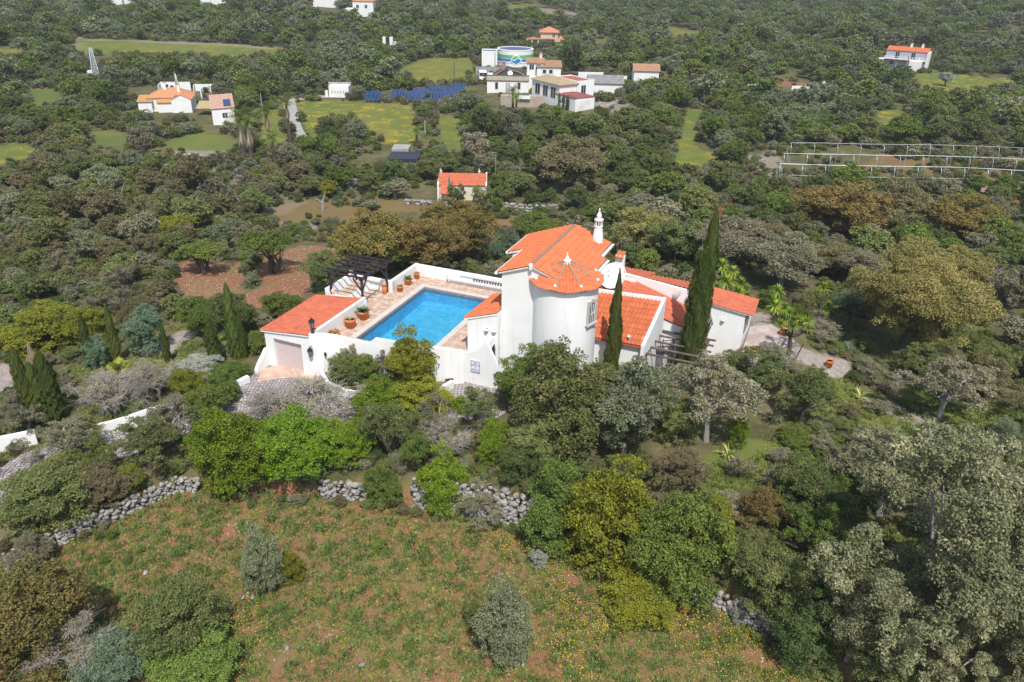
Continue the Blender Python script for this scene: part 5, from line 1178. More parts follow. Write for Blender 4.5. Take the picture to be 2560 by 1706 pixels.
# garden plants on the bank in front of the pool
def lp(name, cat, shp, m, u, v, W, H, label, z=None):
    w = loc2w(u, v); w.z = (hz(w.x, w.y) if z is None else z)-.05; HAND.append((w.x, w.y, W/2)); return plant(name, cat, shp, m, w, W, H, label)
lp('shrub','shrub','bush','lime',-3.1,-6.1,4.1,4.3,'broad yellow green mimosa bush rising in front of the pool',.2)
lp('shrub','shrub','bush','bright',-2.4,-6.9,1.8,1.0,'fresh green lower half of the mimosa bush on the bank',.2)
lp('shrub','shrub','bush','holm',-7.2,-7.2,2.6,1.8,'olive green bank shrub beside the terracotta pots',.3)
lp('shrub','shrub','bush','green',-6.0,-6.9,2.2,2.1,'deep green bank shrub against the white terrace wall',.3)
lp('shrub','shrub','bush','dark',-6.2,-7.6,1.4,.9,'low dark bank shrub beside the curved garden wall',.3)
lp('climber','climber','loose','twig',-7.5,-6.45,1.5,2.3,'woody climbing plant on the curved terrace wall',.3)
lp('shrub','shrub','loose','grey',-5.2,-6.25,1.3,2.2,'thin grey twigs against the terrace wall',.3)
for lab, u, v, yy in (('yellowed cycad with stiff arching leaves on the garden bank',-4.5,-7.0,FANY),('larger yellowed cycad beside the mimosa bush',-3.6,-7.4,FANY)):
    t = thing('cycad', lab, 'plant', loc2w(u,v,.35)); HAND.append((t.location.x, t.location.y, .8)); child('frond', frond_mesh('frond', CYCAD, 16, .85, 31, .7, 1.4, .8, w=.2), t, (0,0,.25)); child('frond', frond_mesh('frond', yy, 18, .95, 33, .05, .7, .7, w=.2), t, (0,0,.2)); MB().lathe([(.14,0),(.13,.3)], (0,0,0), 8).build('trunk', BARK, t)
# cypresses
def cypress_mesh(seed, n=11000, size=.018, prof=None):
    r = np.random.default_rng(seed); z = r.random(n)**.85; prof = prof or [(0,.30),(.08,.42),(.25,.5),(.5,.46),(.75,.31),(.9,.16),(1,.02)]
    R_ = np.interp(z, [p[0] for p in prof], [p[1] for p in prof]); a = r.random(n)*6.283
    lump = .82+.25*np.sin(a*3+z*9+seed)*np.sin(z*23+a*2)+.12*np.sin(a*7-z*40)
    rr = R_*lump*(.72+.3*r.random(n)); p = np.stack([np.cos(a)*rr, np.sin(a)*rr, z], 1)
    out = np.stack([np.cos(a), np.sin(a), .2+0*a], 1); up = unit(np.stack([np.cos(a)*.18, np.sin(a)*.18, 1+0*a], 1) + r.normal(size=(n,3))*.16); sd = unit(np.cross(up, unit(out + r.normal(size=(n,3))*.5)))
    s = size*(.6+.8*r.random((n,1))); U = up*np.array([1,1,1]); 
    v = np.stack([p-sd*s*.5, p+sd*s*.5, p+U*np.array([s[:,0]*1.4, s[:,0]*1.4, s[:,0]*.9]).T, p-U*np.array([s[:,0]*.5]*3).T], 1).reshape(-1,3)
    return npmesh('crown', v[:], np.arange(n*4).reshape(-1,4)[:, [0,3,1,2]], LM_['cyp'])
CYPM = [cypress_mesh(5, 60000, .017), cypress_mesh(9, 20000, .028), cypress_mesh(14, 20000, .028, [(0,.25),(.1,.45),(.35,.5),(.7,.42),(.92,.2),(1,.03)])]
CYT = MB().tube([(0,0,-.05),(0,0,.9)], [.10,.02], 6); CYTm = bpy.data.meshes.new('trunk'); CYTm.from_pydata(CYT.v, [], CYT.f); CYTm.materials.append(BARK)
def cypress(label, base, top, w, k=1, foot=None, group=None):
    """base and top are photo pixels (display scale); the trunk stands upright over its foot."""
    p = G(base[0]*K, base[1]*K) if foot is None else Vector(foot); D0 = depth(p); best = None
    for h in np.arange(1.0, 18, .1):
        q = proj(p.x, p.y, p.z+h); e = abs(q[1]-top[1]*K)
        if best is None or e < best[0]: best = (e, h)
    Hh = best[1]; W = w*K*D0/FPX*(.85 if k == 0 else 1.15); o = thing('cypress', label, 'tree', p, rng.random()*6, group); o.scale = (W, W, Hh); HAND.append((p.x, p.y, W*.6))
    newobj('crown', CYPM[k], o); newobj('trunk', CYTm, o); return o
cypress('towering old cypress leaning over the eastern roofs', (1572,880), (1640,478), 76, 0)
cypress('shorter dark cypress between the tower and the tiled annex', (1410,830), (1436,622), 46, 0, foot=loc2w(8.35,-1.7,0))
cypress('leftmost slim cypress of the garden row', (213,842), (207,720), 26, 1)
cypress('second slim cypress of the garden row with a narrow tip', (273,835), (268,700), 22, 1)
cypress('thin lone cypress pole in the garden row', (388,835), (378,740), 17, 1)
cypress('stout cypress nearest the lavender', (497,842), (490,730), 32, 2)
cypress('tall twin cypress, taller stem, beside the garage', (545,826), (533,655), 30, 2)
cypress('shorter stem of the twin cypress beside the garage', (562,822), (562,710), 20, 1)
for k, (x, w, ty, lab) in enumerate(((66,34,800,'outermost cypress of the clustered clump'),(90,42,835,'central cypress of the clustered clump'),(118,44,810,'right hand cypress of the clustered clump'))): cypress(lab, (x+14,975-6*k), (x,ty), w, 2)
tp = bpy.data.objects['cypress']; tp.rotation_euler = (0, math.radians(2.6), 0); dd = MB()
for k in range(9): a = k*.7; dd.tube([(0,0,0),(.10*math.cos(a),.10*math.sin(a),.35),(.30*math.cos(a),.3*math.sin(a)*.6,.5+.05*k)], [.03,.02,.01], 4)
dt = dd.build('dead_tip', mat('dead_cypress_wood',(.42,.15,.08),(.30,.22,.18),scale=4), tp); dt.location = (.1,0,.965); dt.scale = (1/tp.scale[0], 1/tp.scale[1], 1/tp.scale[2])
dc = thing('dead_cypress', 'greyish dead cypress standing in the clustered clump', 'tree', G(112*K, 955*K)); 
dcm = newobj('crown', cypress_mesh(44, 3500, .05, [(0,.3),(.4,.45),(.8,.3),(1,.05)]), dc); dcm.data.materials[0] = leaf_mat('dead_cypress_leaf', (.20,.155,.12), (.14,.12,.09), trans=0); newobj('trunk', CYTm, dc); dc.scale = (1.0, 1.0, 4.9)
# yuccas, dracaena, agaves, palms, candelabra tree
YU = rosette_mesh('leaf_head', YUCCA, 120, .66, .045, (-.75,1.5), .35, seed=12)
def yucca(label, foot, heads, cat='yucca'):
    t = thing('yucca', label, 'yucca', foot); HAND.append((foot.x, foot.y, .6)); mb = MB()
    for (dx, dy, h, s_) in heads: mb.tube([(dx*.2,dy*.2,-.2),(dx*.7,dy*.7,h*.5),(dx,dy,h)], [.10,.06,.05], 6); child('leaf_head', YU, t, (dx,dy,h), s_, rng.random()*6)
    mb.build('stem', BARK, t); return t
yucca('largest many headed yucca behind the eastern roof', loc2w(13.6,12.2,.3), [(-1.1,.2,4.2,1.05),(-.2,.3,3.7,.9),(-.7,-.2,3.1,1.05),(-1.3,0,2.5,.95),(.45,0,2.9,1.05),(.2,-.4,2.4,1.0),(.9,-.3,2.0,1.0),(-.4,-.5,1.6,.8)])
yucca('second yucca with three heads beside the patio pot', loc2w(17.0,11.3,.4), [(-.3,.2,3.1,.95),(-.45,-.2,2.1,1.0),(.25,-.1,1.9,1.0),(.4,-.3,1.1,.7)])
yucca('tall single stemmed yucca with one star shaped head', G(1878*K, 745*K), [(-.1,0,3.0,.95)])
yucca('short bushy yucca beneath the tall single one', G(1893*K, 735*K), [(.1,0,.75,1.0),(.15,.1,1.15,.7)])
yucca('small yellow tipped yucca beside the garden track', G(397*K, 890*K), [(0,0,.55,.75)])
yucca('small green yucca at the slim cypress foot', G(445*K, 815*K), [(0,0,.6,.8)])
AG = rosette_mesh('agave_leaves', AGAVE, 34, .95, .06, (.25,1.35), .35, seed=21); AGY = rosette_mesh('agave_leaves', AGAVEY, 30, .8, .05, (.25,1.35), .4, seed=22)
for lab, x, y, me, s_ in (('striped agave under the tall cypress', 1672,1048,AGY,1.0),('grey agave beside the concrete bin on the patio',1800-7,845,AG,1.1),('striped agave at the top of the lawn',2085-10-100,915,AGY,1.0),('large grey agave beside the entrance gate',58,1180,AG,1.2),('spiky agave on the path bank',2100-40,880,AG,.7),('spiky agave by the crossing of the eastern path',1950,805,AG,.7)):
    t = thing('agave', lab, 'agave', G(x*K, y*K)); child('leaves', me, t, (0,0,.05), s_)
cd = thing('candelabra_tree', 'candelabra shaped succulent tree with a bare trunk on the patio edge', 'tree', G(1810*K, 822*K)); HAND.append((cd.location.x, cd.location.y, 1)); mb = MB()
mb.tube([(0,0,-.2),(.0,0,.8),(-.12,0,1.6)], [.2,.13,.12], 8); tips = []
for k, (a, r_, h) in enumerate(((3.3,.9,2.5),(.2,1.0,2.5),(1.7,.7,2.9),(4.5,.6,2.5),(2.7,.8,2.2),(5.6,1.0,2.4),(.9,1.2,2.3))):
    d = Vector((math.cos(a), math.sin(a), 0)); mb.tube([(-.12,0,1.55), Vector((-.12,0,1.8))+d*r_*.5, Vector((-.1,0,h))+d*r_], [.10,.07,.05], 6); tips.append(Vector((-.1,0,h))+d*r_)
mb.build('trunk', BARK, cd); RO2 = rosette_mesh('leaf_tuft', leaf_mat('succulent_tuft',(.10,.16,.03),(.16,.19,.03)), 60, .42, .03, (-.3,1.5), .2, seed=40)
for p_ in tips: child('leaf_tuft', RO2, cd, p_, 1.0+.3*rng.random(), rng.random()*6)
MB().bar((.35,-.3,-.1),(.75,-.2,1.1),.05).build('prop', DARKWOOD, cd)
PF = frond_mesh('palm_crown', PALM, 30, 2.0, 51, -.5, 1.45, .9, w=.55, leaflet=10, width=.05); PS = rosette_mesh('dead_skirt', STRAW, 150, 1.9, .07, (-1.52,-1.32), .05, seed=52)
def palm(label, x, y, h, s_, skirt=1.0, fr=PF):
    p = G(x*K, y*K); HAND.append((p.x, p.y, 1)); t = thing('fan_palm', label, 'palm', p); MB().tube([(0,0,-.3),(0,0,h)], [.3*s_,.2*s_], 8).build('trunk', BARK, t); child('fronds', fr, t, (0,0,h), s_*.9)
    if skirt: k = child('dead_skirt', PS, t, (0,0,h-.1), s_*skirt)
palm('shaggy fan palm with a thick skirt of dead fronds, outermost of the palm group', 562,368,6.5,1.25,1.7); palm('second shaggy fan palm just beside the outermost palm', 578,366,6.0,1.2,1.7)
palm('shaggy fan palm in the middle of the palm group', 622,350,6.3,1.1,1.3); palm('slender fan palm standing by the pale track', 668,338,7.0,.95,1.4); palm('short fan palm with dark trunks below the middle palm', 632,374,3.6,1.0,.9)
palm('small lone fan palm near the dark covered reservoir', 958,332,2.2,.85,.7); palm('feathery palm on the terrace of the white houses', 1178,258,4.2,.9,0); palm('second feathery palm beside the first terrace palm', 1186,262,3.2,.8,0)
child('fronds', frond_mesh('fronds', FANY, 14, .9, 66, .4, 1.4, .7, w=.4, leaflet=9, width=.05), (t := thing('fan_palm','small garden fan palm with bright fronds and a dead skirt','palm', G(283*K, 895*K))), (0,0,1.5)); child('dead_skirt', PS, t, (0,0,1.45), .5); MB().tube([(0,0,-.2),(0,0,1.5)], .12, 7).build('trunk', BARK, t); HAND.append((t.location.x, t.location.y, .6))
pt_ = thing('pollarded_tree', 'bleached pollarded tree trunk standing in the terrace field', 'tree', G(742*K, 484*K)); mb = MB(); mb.tube([(0,0,-.3),(.1,0,1.6),(.2,0,2.5)], [.42,.34,.26], 8); mb.tube([(.1,0,1.5),(-.8,0,2.5),(-1.6,.2,2.6)], [.2,.16,.1], 6); mb.tube([(.2,0,2.3),(.6,0,3.3),(.9,.1,4.2)], [.2,.15,.08], 6); mb.build('trunk', BARKGREY, pt_); pt_.scale = (.55,.55,.55)
for lab, x, y, s_ in (('pale dead snag beyond the pollarded tree',1050-3,440,3.0),('twisted pale dead branch in the left wood',410,560,3.4),('forked bleached snag in the upper left scrub',565,490,3.5),('leaning dead snag with dark roots in the left wood',270,490,5.0),('pale crooked dead branch at the right edge of the grove',2270,650,3.0)):
    t = thing('dead_snag', lab, 'dead tree', G(x*K, y*K)); mb = MB()
    for k in range(5): a = rng.random()*6; mb.tube([(0,0,-.2),(.15*s_*math.cos(a),.1*s_*math.sin(a),.4*s_),(.35*s_*math.cos(a+.4),.3*s_*math.sin(a),(.6+.3*rng.random())*s_)], [.03*s_,.02*s_,.007*s_], 5)
    mb.build('branch', BARKGREY, t)
for lab, u, v, z, w, h, kind in (('wide low terracotta bowl on the eastern patio',17.6,9.0,1.4,.7,.4,'pot'),('square orange terracotta pot on the concrete bin',16.1,4.2,1.75,.55,.5,'pot'),('terracotta pot lying under the candelabra tree',17.6,5.3,1.2,.5,.35,'pot'),('terracotta pot behind the candelabra tree',20.8,7.5,1.0,.5,.5,'pot')):
    p = loc2w(u,v,0); p.z = max(z if 'bin' in lab else 0, hz(p.x,p.y)+.02) if 'bin' in lab else hz(p.x,p.y)+.05; pot('terracotta_pot', lab, 0,0,w,h,kind, world=p)
p = loc2w(16.1,4.2,0); bz = thing('concrete_bin','grey concrete bin below the eastern patio','bin', (p.x,p.y,hz(p.x,p.y)), .3); MB().box(-.5,.5,-.5,.5,-.3,1.75-hz(p.x,p.y)).build('bin_body', CONC, bz)

# ------------------------------------------------------------------ far houses and structures
BLD = []     # keep plants away: x, y, radius
def block(root, x0, x1, y0, y1, h, roof='flat', rm=TILEOLD, wm=WHITE, z0=-1.2, rh=1.2, ov=.3, base=0, name='wall', par=.0):
    if par: mb = MB(); mb.box(x0,x1,y0,y1,z0,h); mb.box(x0,x1,y0,y0+.2,h,h+par); mb.box(x0,x1,y1-.2,y1,h,h+par); mb.box(x0,x0+.2,y0+.2,y1-.2,h,h+par); mb.box(x1-.2,x1,y0+.2,y1-.2,h,h+par); w = mb.build(name, wm, root)
    else: mb = MB(); mb.box(x0,x1,y0,y1,z0,h); w = mb.build(name, wm, root)
    X0, X1, Y0, Y1 = x0-ov, x1+ov, y0-ov, y1+ov; mb = MB(); ts = dict(tw=.42, course=.9, amp=.06, seg=2, lift=.03); xm, ym = (x0+x1)/2, (y0+y1)/2
    if roof == 'gable_x':
        tile_surface(mb,(X0,Y0,h),(X1,Y0,h),(X1,ym,h+rh),(X0,ym,h+rh),**ts); tile_surface(mb,(X1,Y1,h),(X0,Y1,h),(X0,ym,h+rh),(X1,ym,h+rh),**ts)
        g = MB(); g.add([(x0,y0,h-.05),(x0,y1,h-.05),(x0,ym,h+rh-.12),(x1,y0,h-.05),(x1,y1,h-.05),(x1,ym,h+rh-.12)], [(0,2,1),(3,4,5),(0,1,4,3),(0,3,5,2),(1,2,5,4)]); g.build('gable', wm, root)
    elif roof == 'gable_y':
        tile_surface(mb,(X0,Y0,h),(X0,Y1,h),(xm,Y1,h+rh),(xm,Y0,h+rh),**ts); tile_surface(mb,(X1,Y0,h),(X1,Y1,h),(xm,Y1,h+rh),(xm,Y0,h+rh),**ts)
        g = MB(); g.add([(x0,y0,h-.05),(x1,y0,h-.05),(xm,y0,h+rh-.12),(x0,y1,h-.05),(x1,y1,h-.05),(xm,y1,h+rh-.12)], [(0,1,2),(3,5,4),(0,3,4,1),(0,2,5,3),(1,4,5,2)]); g.build('gable', wm, root)
    elif roof == 'hip':
        k = min((X1-X0), (Y1-Y0))/2; a = (X0+k, (Y0+Y1)/2, h+rh) if X1-X0 > Y1-Y0 else (xm, Y0+k, h+rh); b_ = (X1-k, (Y0+Y1)/2, h+rh) if X1-X0 > Y1-Y0 else (xm, Y1-k, h+rh)
        mb.add([(X0,Y0,h),(X1,Y0,h),(X1,Y1,h),(X0,Y1,h),a,b_], [(0,1,5,4),(1,2,5),(2,3,4,5),(3,0,4)] if X1-X0 > Y1-Y0 else [(0,1,4),(1,2,5,4),(2,3,5),(3,0,4,5)])
        mb.box(X0,X1,Y0,Y1,h-.12,h-.002)
    elif roof == 'shed_f': tile_surface(mb,(X0,Y0,h),(X1,Y0,h),(X1,Y1,h+rh),(X0,Y1,h+rh),**ts); MB().prism([(x0,y0),(x1,y0),(x1,y1),(x0,y1)],h-.02,[h-.01,h-.01,h+rh-.12,h+rh-.12]).build('gable', wm, root)
    elif roof == 'flatroof': mb.box(x0+.2,x1-.2,y0+.2,y1-.2,h,h+.06)
    if mb.v: r = mb.build('roof', rm, root)
    return w
def win(root, x, z, w, h, face='f', at=0, frame=True, m=GLASS, name='window', arch=False):
    """face f: on the plane y=at looking to -y; r: plane x=at looking to +x; l: plane x=at looking to -x"""
    def bx(x0,x1,z0,z1,t):
        if face == 'f': return MB().box(x0,x1,at-t,at+.02,z0,z1)
        if face == 'r': return MB().box(at-.02,at+t,x0,x1,z0,z1)
        return MB().box(at-t,at+.02,x0,x1,z0,z1)
    f = bx(x-w/2-.12,x+w/2+.12,z-.12,z+h+.12,.05).build(name, STONEFRAME if frame else m, root); bx(x-w/2,x+w/2,z,z+h,.07).build('pane', m, f)
    if w > .7: bx(x-.03,x+.03,z,z+h,.085).build('mullion', WHITE, f)
    return f
def chim(root, x, y, z, w=.5, h=1.3, m=WHITE, cap=TILEOLD):
    c = MB().box(x-w/2,x+w/2,y-w/2,y+w/2,z-.8,z+h).build('chimney', m, root); MB().lathe([(w*.75,z+h),(w*.7,z+h+.08),(.03,z+h+.35)], (x,y,0), 4).build('chimney_cap', cap, c)
def house(name, label, px, py, rot=0.0, cat='house', r=8, group=None, sc=1.0):
    p = G(px*K, py*K); t = thing(name, label, cat, p, rot, group, sc); t['_d'] = 0; del t['_d']; s = depth(p)/FPX*K; BLD.append((p.x, p.y, r)); return t, s     # s: metres per display pixel at that distance
# --- old farmhouse with the dish, water works and its neighbours
t, s = house('farmhouse', 'white single storey farmhouse with arched windows and a round dish on its dark gable', 1119, 214, 0.02, r=10)
W = 95*s; block(t, 0, W, 0, 7, 3.3, 'flat', wm=WHITE)
MB().box(-.1,W+.1,-.12,.02,2.75,3.75).build('cornice', mat('cornice_sand',(.50,.44,.36),(.40,.36,.30),scale=1), t); mb = MB(); mb.box(-.16,W+.16,-.18,.03,3.75,3.9); mb.box(-.14,W+.14,-.16,.02,2.6,2.74); mb.build('cornice_moulding', mat('moulding_brown',(.16,.10,.08)), t)
for x in (.23*W,.77*W): win(t, x, .95, .55, 1.35, at=0)
dr = win(t, .5*W, .05, .8, 2.1, at=0, name='front_door', m=mat('door_blue_grey',(.35,.38,.45)))
mb = MB(); mb.add([(.13*W,1.4,3.3),(.97*W,1.4,3.3),(.75*W,1.4,4.35),(.5*W,1.4,4.9),(.42*W,1.4,4.9),(.13*W,6.5,3.3),(.97*W,6.5,3.3),(.75*W,6.5,4.35),(.5*W,6.5,4.9),(.42*W,6.5,4.9)], [(0,1,2,3,4),(5,9,8,7,6),(0,4,9,5),(4,3,8,9),(3,2,7,8),(2,1,6,7)]); mb.build('dark_roof', mat('dark_green_felt',(.045,.06,.055),(.06,.07,.07),scale=.5), t)
mb = MB(); mb.bar((.12*W,1.3,3.35),(.42*W,1.3,4.95),.3,.12); mb.bar((.5*W,1.3,4.95),(.75*W,1.3,4.4),.3,.12); mb.bar((.75*W,1.3,4.4),(.97*W,1.3,3.35),.3,.12); mb.build('verge_tiles', TILEPEACH, t)
chim(t, .4*W, 3.5, 4.6, .9, 1.5, mat('old_chimney',(.34,.22,.17),(.25,.2,.17),scale=2)); 
d2 = thing('satellite_dish','round white satellite dish on the farmhouse front roof','dish', t.matrix_basis @ Vector((.555*W,.9,3.4)), 0.02); MB().lathe([(.02,0),(.5,.05),(.58,.12),(.5,.02),(.02,-.05)], (0,0,.75), 24, Matrix.Rotation(math.radians(70),3,'X')).build('reflector', WHITE, d2); MB().tube([(0,.1,-.2),(0,.05,.7)], .05, 6).build('mast', METAL, d2)
t2, s = house('white_house', 'two storey white house with an old tiled roof behind the farmhouse', 1210, 208, 0.0, r=7); BW = 42*s
block(t2, 0, BW*.9, 2.5, 8, 5.6, 'gable_x', TILEOLD, rh=.8); block(t2, BW*.55, BW*1.85, 1.5, 7.5, 4.9, 'shed_f', TILEOLD, rh=.7)
for x in (.25,.62): win(t2, x*BW, 4.3, .75, .8, at=2.5, frame=False)
win(t2, .95*BW, 3.6, .7, .7, at=1.5); win(t2, 1.3*BW, 3.6, .7, .7, at=1.5); chim(t2, BW*.75, 5, 6.4, .55, .8, OLDWHITE)
t3, s = house('white_house', 'low white house with three tall windows and a sandy tiled roof', 1284, 246, -.96, r=9)
block(t3, -9.5, 0, 0, 4.4, 4.3, 'hip', mat('sand_tile',(.40,.30,.18),(.30,.24,.16),scale=1.5), rh=1.0, ov=.35); block(t3, -7.5, .25, 4.45, 8.8, 4.5, 'flatroof', mat('brick_red_roof',(.36,.10,.07)), par=.25)
for x in (-7.4,-4.7,-2.0): win(t3, x, 1.6, 1.5, 1.9, at=0)
win(t3, 6.0, 2.0, .9, 1.7, face='r', at=.25, frame=False)
t4, s = house('white_garage', 'small white garage block with a dark red flat roof below the low white house', 1321, 258, -.96, 'garage', 6); block(t4, -6.6, 0, 0, 4.9, 2.7, 'hip', TILEDARK, rh=.35, ov=.1)
MB().box(0.0,.05,.7,3.9,0,2.1).build('garage_door', OLDWHITE, t4); win(t4, -2.4, .2, .7, 1.7, at=0, frame=False)
for k, x in enumerate((1284,1294,1303)):
    p = G(x*K, (251+2*k)*K); o = plant('slim_cypress','tree','midbush','dark',(p.x,p.y,p.z),.9,3.2,('thin dark cypress by the white garage, closest to the tall windows','thin dark cypress by the white garage, middle one of three','thin dark cypress by the white garage, beside its corner')[k])
# ochre terrace in front of the farmhouse
t5, s = house('garden_terrace', 'ochre stone terrace with plant pots in front of the arched farmhouse', 1150, 246, .0, 'terrace', 7); MB().box(0,8.5,0,5,-1.5,1.7).build('terrace_wall', mat('ochre_stone',(.42,.34,.27),(.34,.29,.24),scale=1.2,bump=.03), t5); MB().box(0,8.5,-.002,.25,1.7,2.2).build('parapet', mat('ochre_stone',(.4,.3,.2)), t5)
MB().box(3.4,6.0,-.5,1.2,1.72,2.4).build('pond_tank', WHITE, t5); MB().box(3.55,5.85,-.35,1.05,2.35,2.42).build('pond_water', GLASS, t5)
for k, (x, y, lab) in enumerate(((1150,222,'reddish plant cluster in pots before the farmhouse door'),(1205,225,'red potted plants by the farmhouse corner'))):
    plant('potted_plants','plants','farbush','brown', G(x*K,y*K)+Vector((0,0,0)), 1.5, 1.0, lab, parts=False)
# water tank
tk, s = house('water_tank', 'round white water tank with green and blue bands and a wave emblem', 1183, 155, 0, 'tank', 9); R_ = 42*s; TH_ = 4.1
MB().lathe([(R_,-1.5),(R_,-1.48),(R_,1),(R_,TH_-.1),(R_,TH_),(R_-.3,TH_+.01)], (0,R_,0), 64).build('drum', WHITE, tk, smooth=True); 
for p_ in tk.children[0].data.polygons: p_.use_smooth = abs(p_.normal.z) < .5
mb = MB(); n = 64
for k in range(n):
    a0, a1 = 2*math.pi*k/n, 2*math.pi*(k+1)/n; mb.hexa([((R_-.45)*math.cos(a0),R_+(R_-.45)*math.sin(a0),TH_-.05),((R_+.06)*math.cos(a0),R_+(R_+.06)*math.sin(a0),TH_-.05),((R_+.06)*math.cos(a1),R_+(R_+.06)*math.sin(a1),TH_-.05),((R_-.45)*math.cos(a1),R_+(R_-.45)*math.sin(a1),TH_-.05),((R_-.45)*math.cos(a0),R_+(R_-.45)*math.sin(a0),TH_+.18),((R_+.06)*math.cos(a0),R_+(R_+.06)*math.sin(a0),TH_+.18),((R_+.06)*math.cos(a1),R_+(R_+.06)*math.sin(a1),TH_+.18),((R_-.45)*math.cos(a1),R_+(R_-.45)*math.sin(a1),TH_+.18)])
mb.build('rim', WHITE, tk); MB().lathe([(R_-.44,TH_+.03),(R_-.44,TH_+.05)], (0,R_,0), 48).build('blue_cover', mat('slate_blue',(.085,.12,.20),rough=.7), tk)
def band(z0, z1, m, a0=-math.pi*.98, a1=-.02, r=.03, nm='band', f0=None, f1=None):
    mb = MB(); n = 48
    for k in range(n):
        p_, q_ = a0+(a1-a0)*k/n, a0+(a1-a0)*(k+1)/n; c = lambda a, rr, z: (rr*math.cos(a), R_+rr*math.sin(a), z)
        zz = [(f0(p_) if f0 else z0), (f0(q_) if f0 else z0), (f1(q_) if f1 else z1), (f1(p_) if f1 else z1)]
        mb.add([c(p_,R_+r,zz[0]),c(q_,R_+r,zz[1]),c(q_,R_+r,zz[2]),c(p_,R_+r,zz[3]),c(p_,R_-.05,zz[0]),c(q_,R_-.05,zz[1]),c(q_,R_-.05,zz[2]),c(p_,R_-.05,zz[3])],[(0,1,2,3),(3,2,6,7),(0,4,5,1)])
    return mb.build(nm, m, tk)
GRN = mat('band_green',(.12,.42,.16),rough=.6); BLU = mat('band_blue',(.02,.20,.50),rough=.6); LBL = mat('band_light_blue',(.35,.55,.80),rough=.6)
band(2.25,3.05,GRN); band(2.1,2.2,LBL); band(1.4,2.0,BLU); band(.85,1.05,LBL); c0 = -math.pi/2+.06
hw = .30; arc = lambda a: 1.15+2.0*math.sqrt(max(0, 1-((a-c0)/hw)**2)); wav = lambda a: 2.0+.28*math.sin((a-c0)*14)
band(0,0,WHITE,c0-hw,c0+hw,.05,'emblem', lambda a: 1.0, arc); band(0,0,GRN,c0-hw*.86,c0+hw*.86,.07,'emblem', lambda a: 1.0, lambda a: arc(a)-.28 if abs(a-c0) < hw*.8 else 1.2); band(0,0,WHITE,c0-hw*.9,c0+hw*.9,.085,'emblem', lambda a: wav(a)-.08, lambda a: wav(a)+.1)
band(0,0,BLU,c0-hw*.86,c0+hw*.86,.08,'emblem', lambda a: .7+abs(a-c0)*1.6, lambda a: wav(a)-.1); band(0,0,WHITE,c0-hw*1.0,c0+hw*1.1,.095,'emblem', lambda a: .62+(a-c0)**2*12, lambda a: .84+(a-c0)**2*12)
tb, s = house('pump_house', 'white box building with a blue base stripe joined to the water tank', 1107, 157, 0, 'building', 4); bw = 35*s; block(tb, 0, bw, 0, 5, 4.0, 'flatroof', mat('slate_blue',(.06,.1,.2)), par=.3); MB().box(-.03,bw+.03,-.04,5,.0,.45).build('base_stripe', mat('stripe_blue',(.10,.30,.45)), tb)
fc, s = house('metal_fence', 'grey sheet fence and yard beside the pump house', 1093, 172, 0, 'fence', 3); MB().box(0,6.5,-.05,.05,-.5,1.9).build('panel', CONC, fc)
vn, s = house('white_van', 'white van parked beside the farmhouse corner', 1101, 187, .1, 'van', 3); MB().hexa([(0,0,.35),(2.0,0,.35),(2.0,4.6,.35),(0,4.6,.35),(.08,.2,2.1),(1.92,.2,2.1),(1.92,3.9,2.1),(.08,3.9,2.1)]).build('body', WHITE, vn, bevel=.06); win(vn, 1.0, 1.35, 1.5, .5, at=.07, frame=False); 
for x in (.15,1.85):
    for y in (.9,3.7): MB().lathe([(.33,-.1),(.33,.1)], (0,0,0), 12, Matrix.Rotation(math.pi/2,3,'Y')).build('wheel', IRON, vn, loc=(x,y,.33))
# --- tower roofed villa
t, s = house('orange_villa', 'beige villa with a square tower and orange pyramid roof among the upper trees', 1208, 113, 0, r=9); Wt = 50*s
block(t, 3.0*s, 33*s, 3, 8, 2.4, 'hip', TILEPEACH, wm=mat('beige_render',(.50,.46,.40)), rh=.8); block(t, 34*s, 74*s, 3, 9, 5.0, 'hip', TILEPEACH, wm=mat('beige_render',(.5,.46,.4)), rh=1.5, ov=.5); block(t, 70*s, 92*s, 2, 8, 2.2, 'hip', TILEPEACH, wm=mat('beige_render',(.5,.46,.4)), rh=1.6)
win(t, 64*s, 3.6, .8, .8, at=3)
for k in range(4): MB().tube([(2+k*2.0,1.4,-.5),(2+k*2.0,1.4,3)], .2, 8).build('column', OLDWHITE, t)
MB().box(.5,9.5,1.0,3.0,2.95,3.15).build('porch_roof', TILEPEACH, t)
# --- two storey house on the right
t, s = house('two_storey_house', 'lilac grey two storey house with a bright orange roof and long white balcony', 2028, 153, -.58, r=11, sc=.84); HW = 12.8
LIL = mat('lilac_render',(.42,.42,.48),(.36,.36,.42),scale=.4); block(t, 0, HW, 1.6, 8.6, 5.3, 'gable_x', TILE, wm=LIL, rh=1.1, ov=.2)
MB().box(HW+.002,HW+.3,1.3,9,-.5,5.2).build('end_wall', WHITE, t); MB().box(-.2,HW+.1,.2,1.6,2.6,2.8).build('balcony', OLDWHITE, t); mb = MB(); mb.box(-.2,HW,.2,.3,3.4,3.52)
for k in range(7): mb.box(-.2+k*2.2,0+k*2.2,.18,.34,2.8,3.8 if k % 2 else 3.52)
mb.build('balustrade', WHITE, t)
for x in (3.6,8.6): win(t, x, 3.0, .9, 1.7, at=1.6, frame=False)
win(t, 2.3, 1.0, .9, .8, at=1.6, frame=False); chim(t, 6.9, 5.2, 6.3, .7, 1.2, WHITE, TILE); chim(t, 10.4, 5.2, 6.3, .7, 1.2, WHITE, TILE); MB().box(8.2,12.0,-1.2,1.6,-.5,2.6).build('white_annex', WHITE, t)
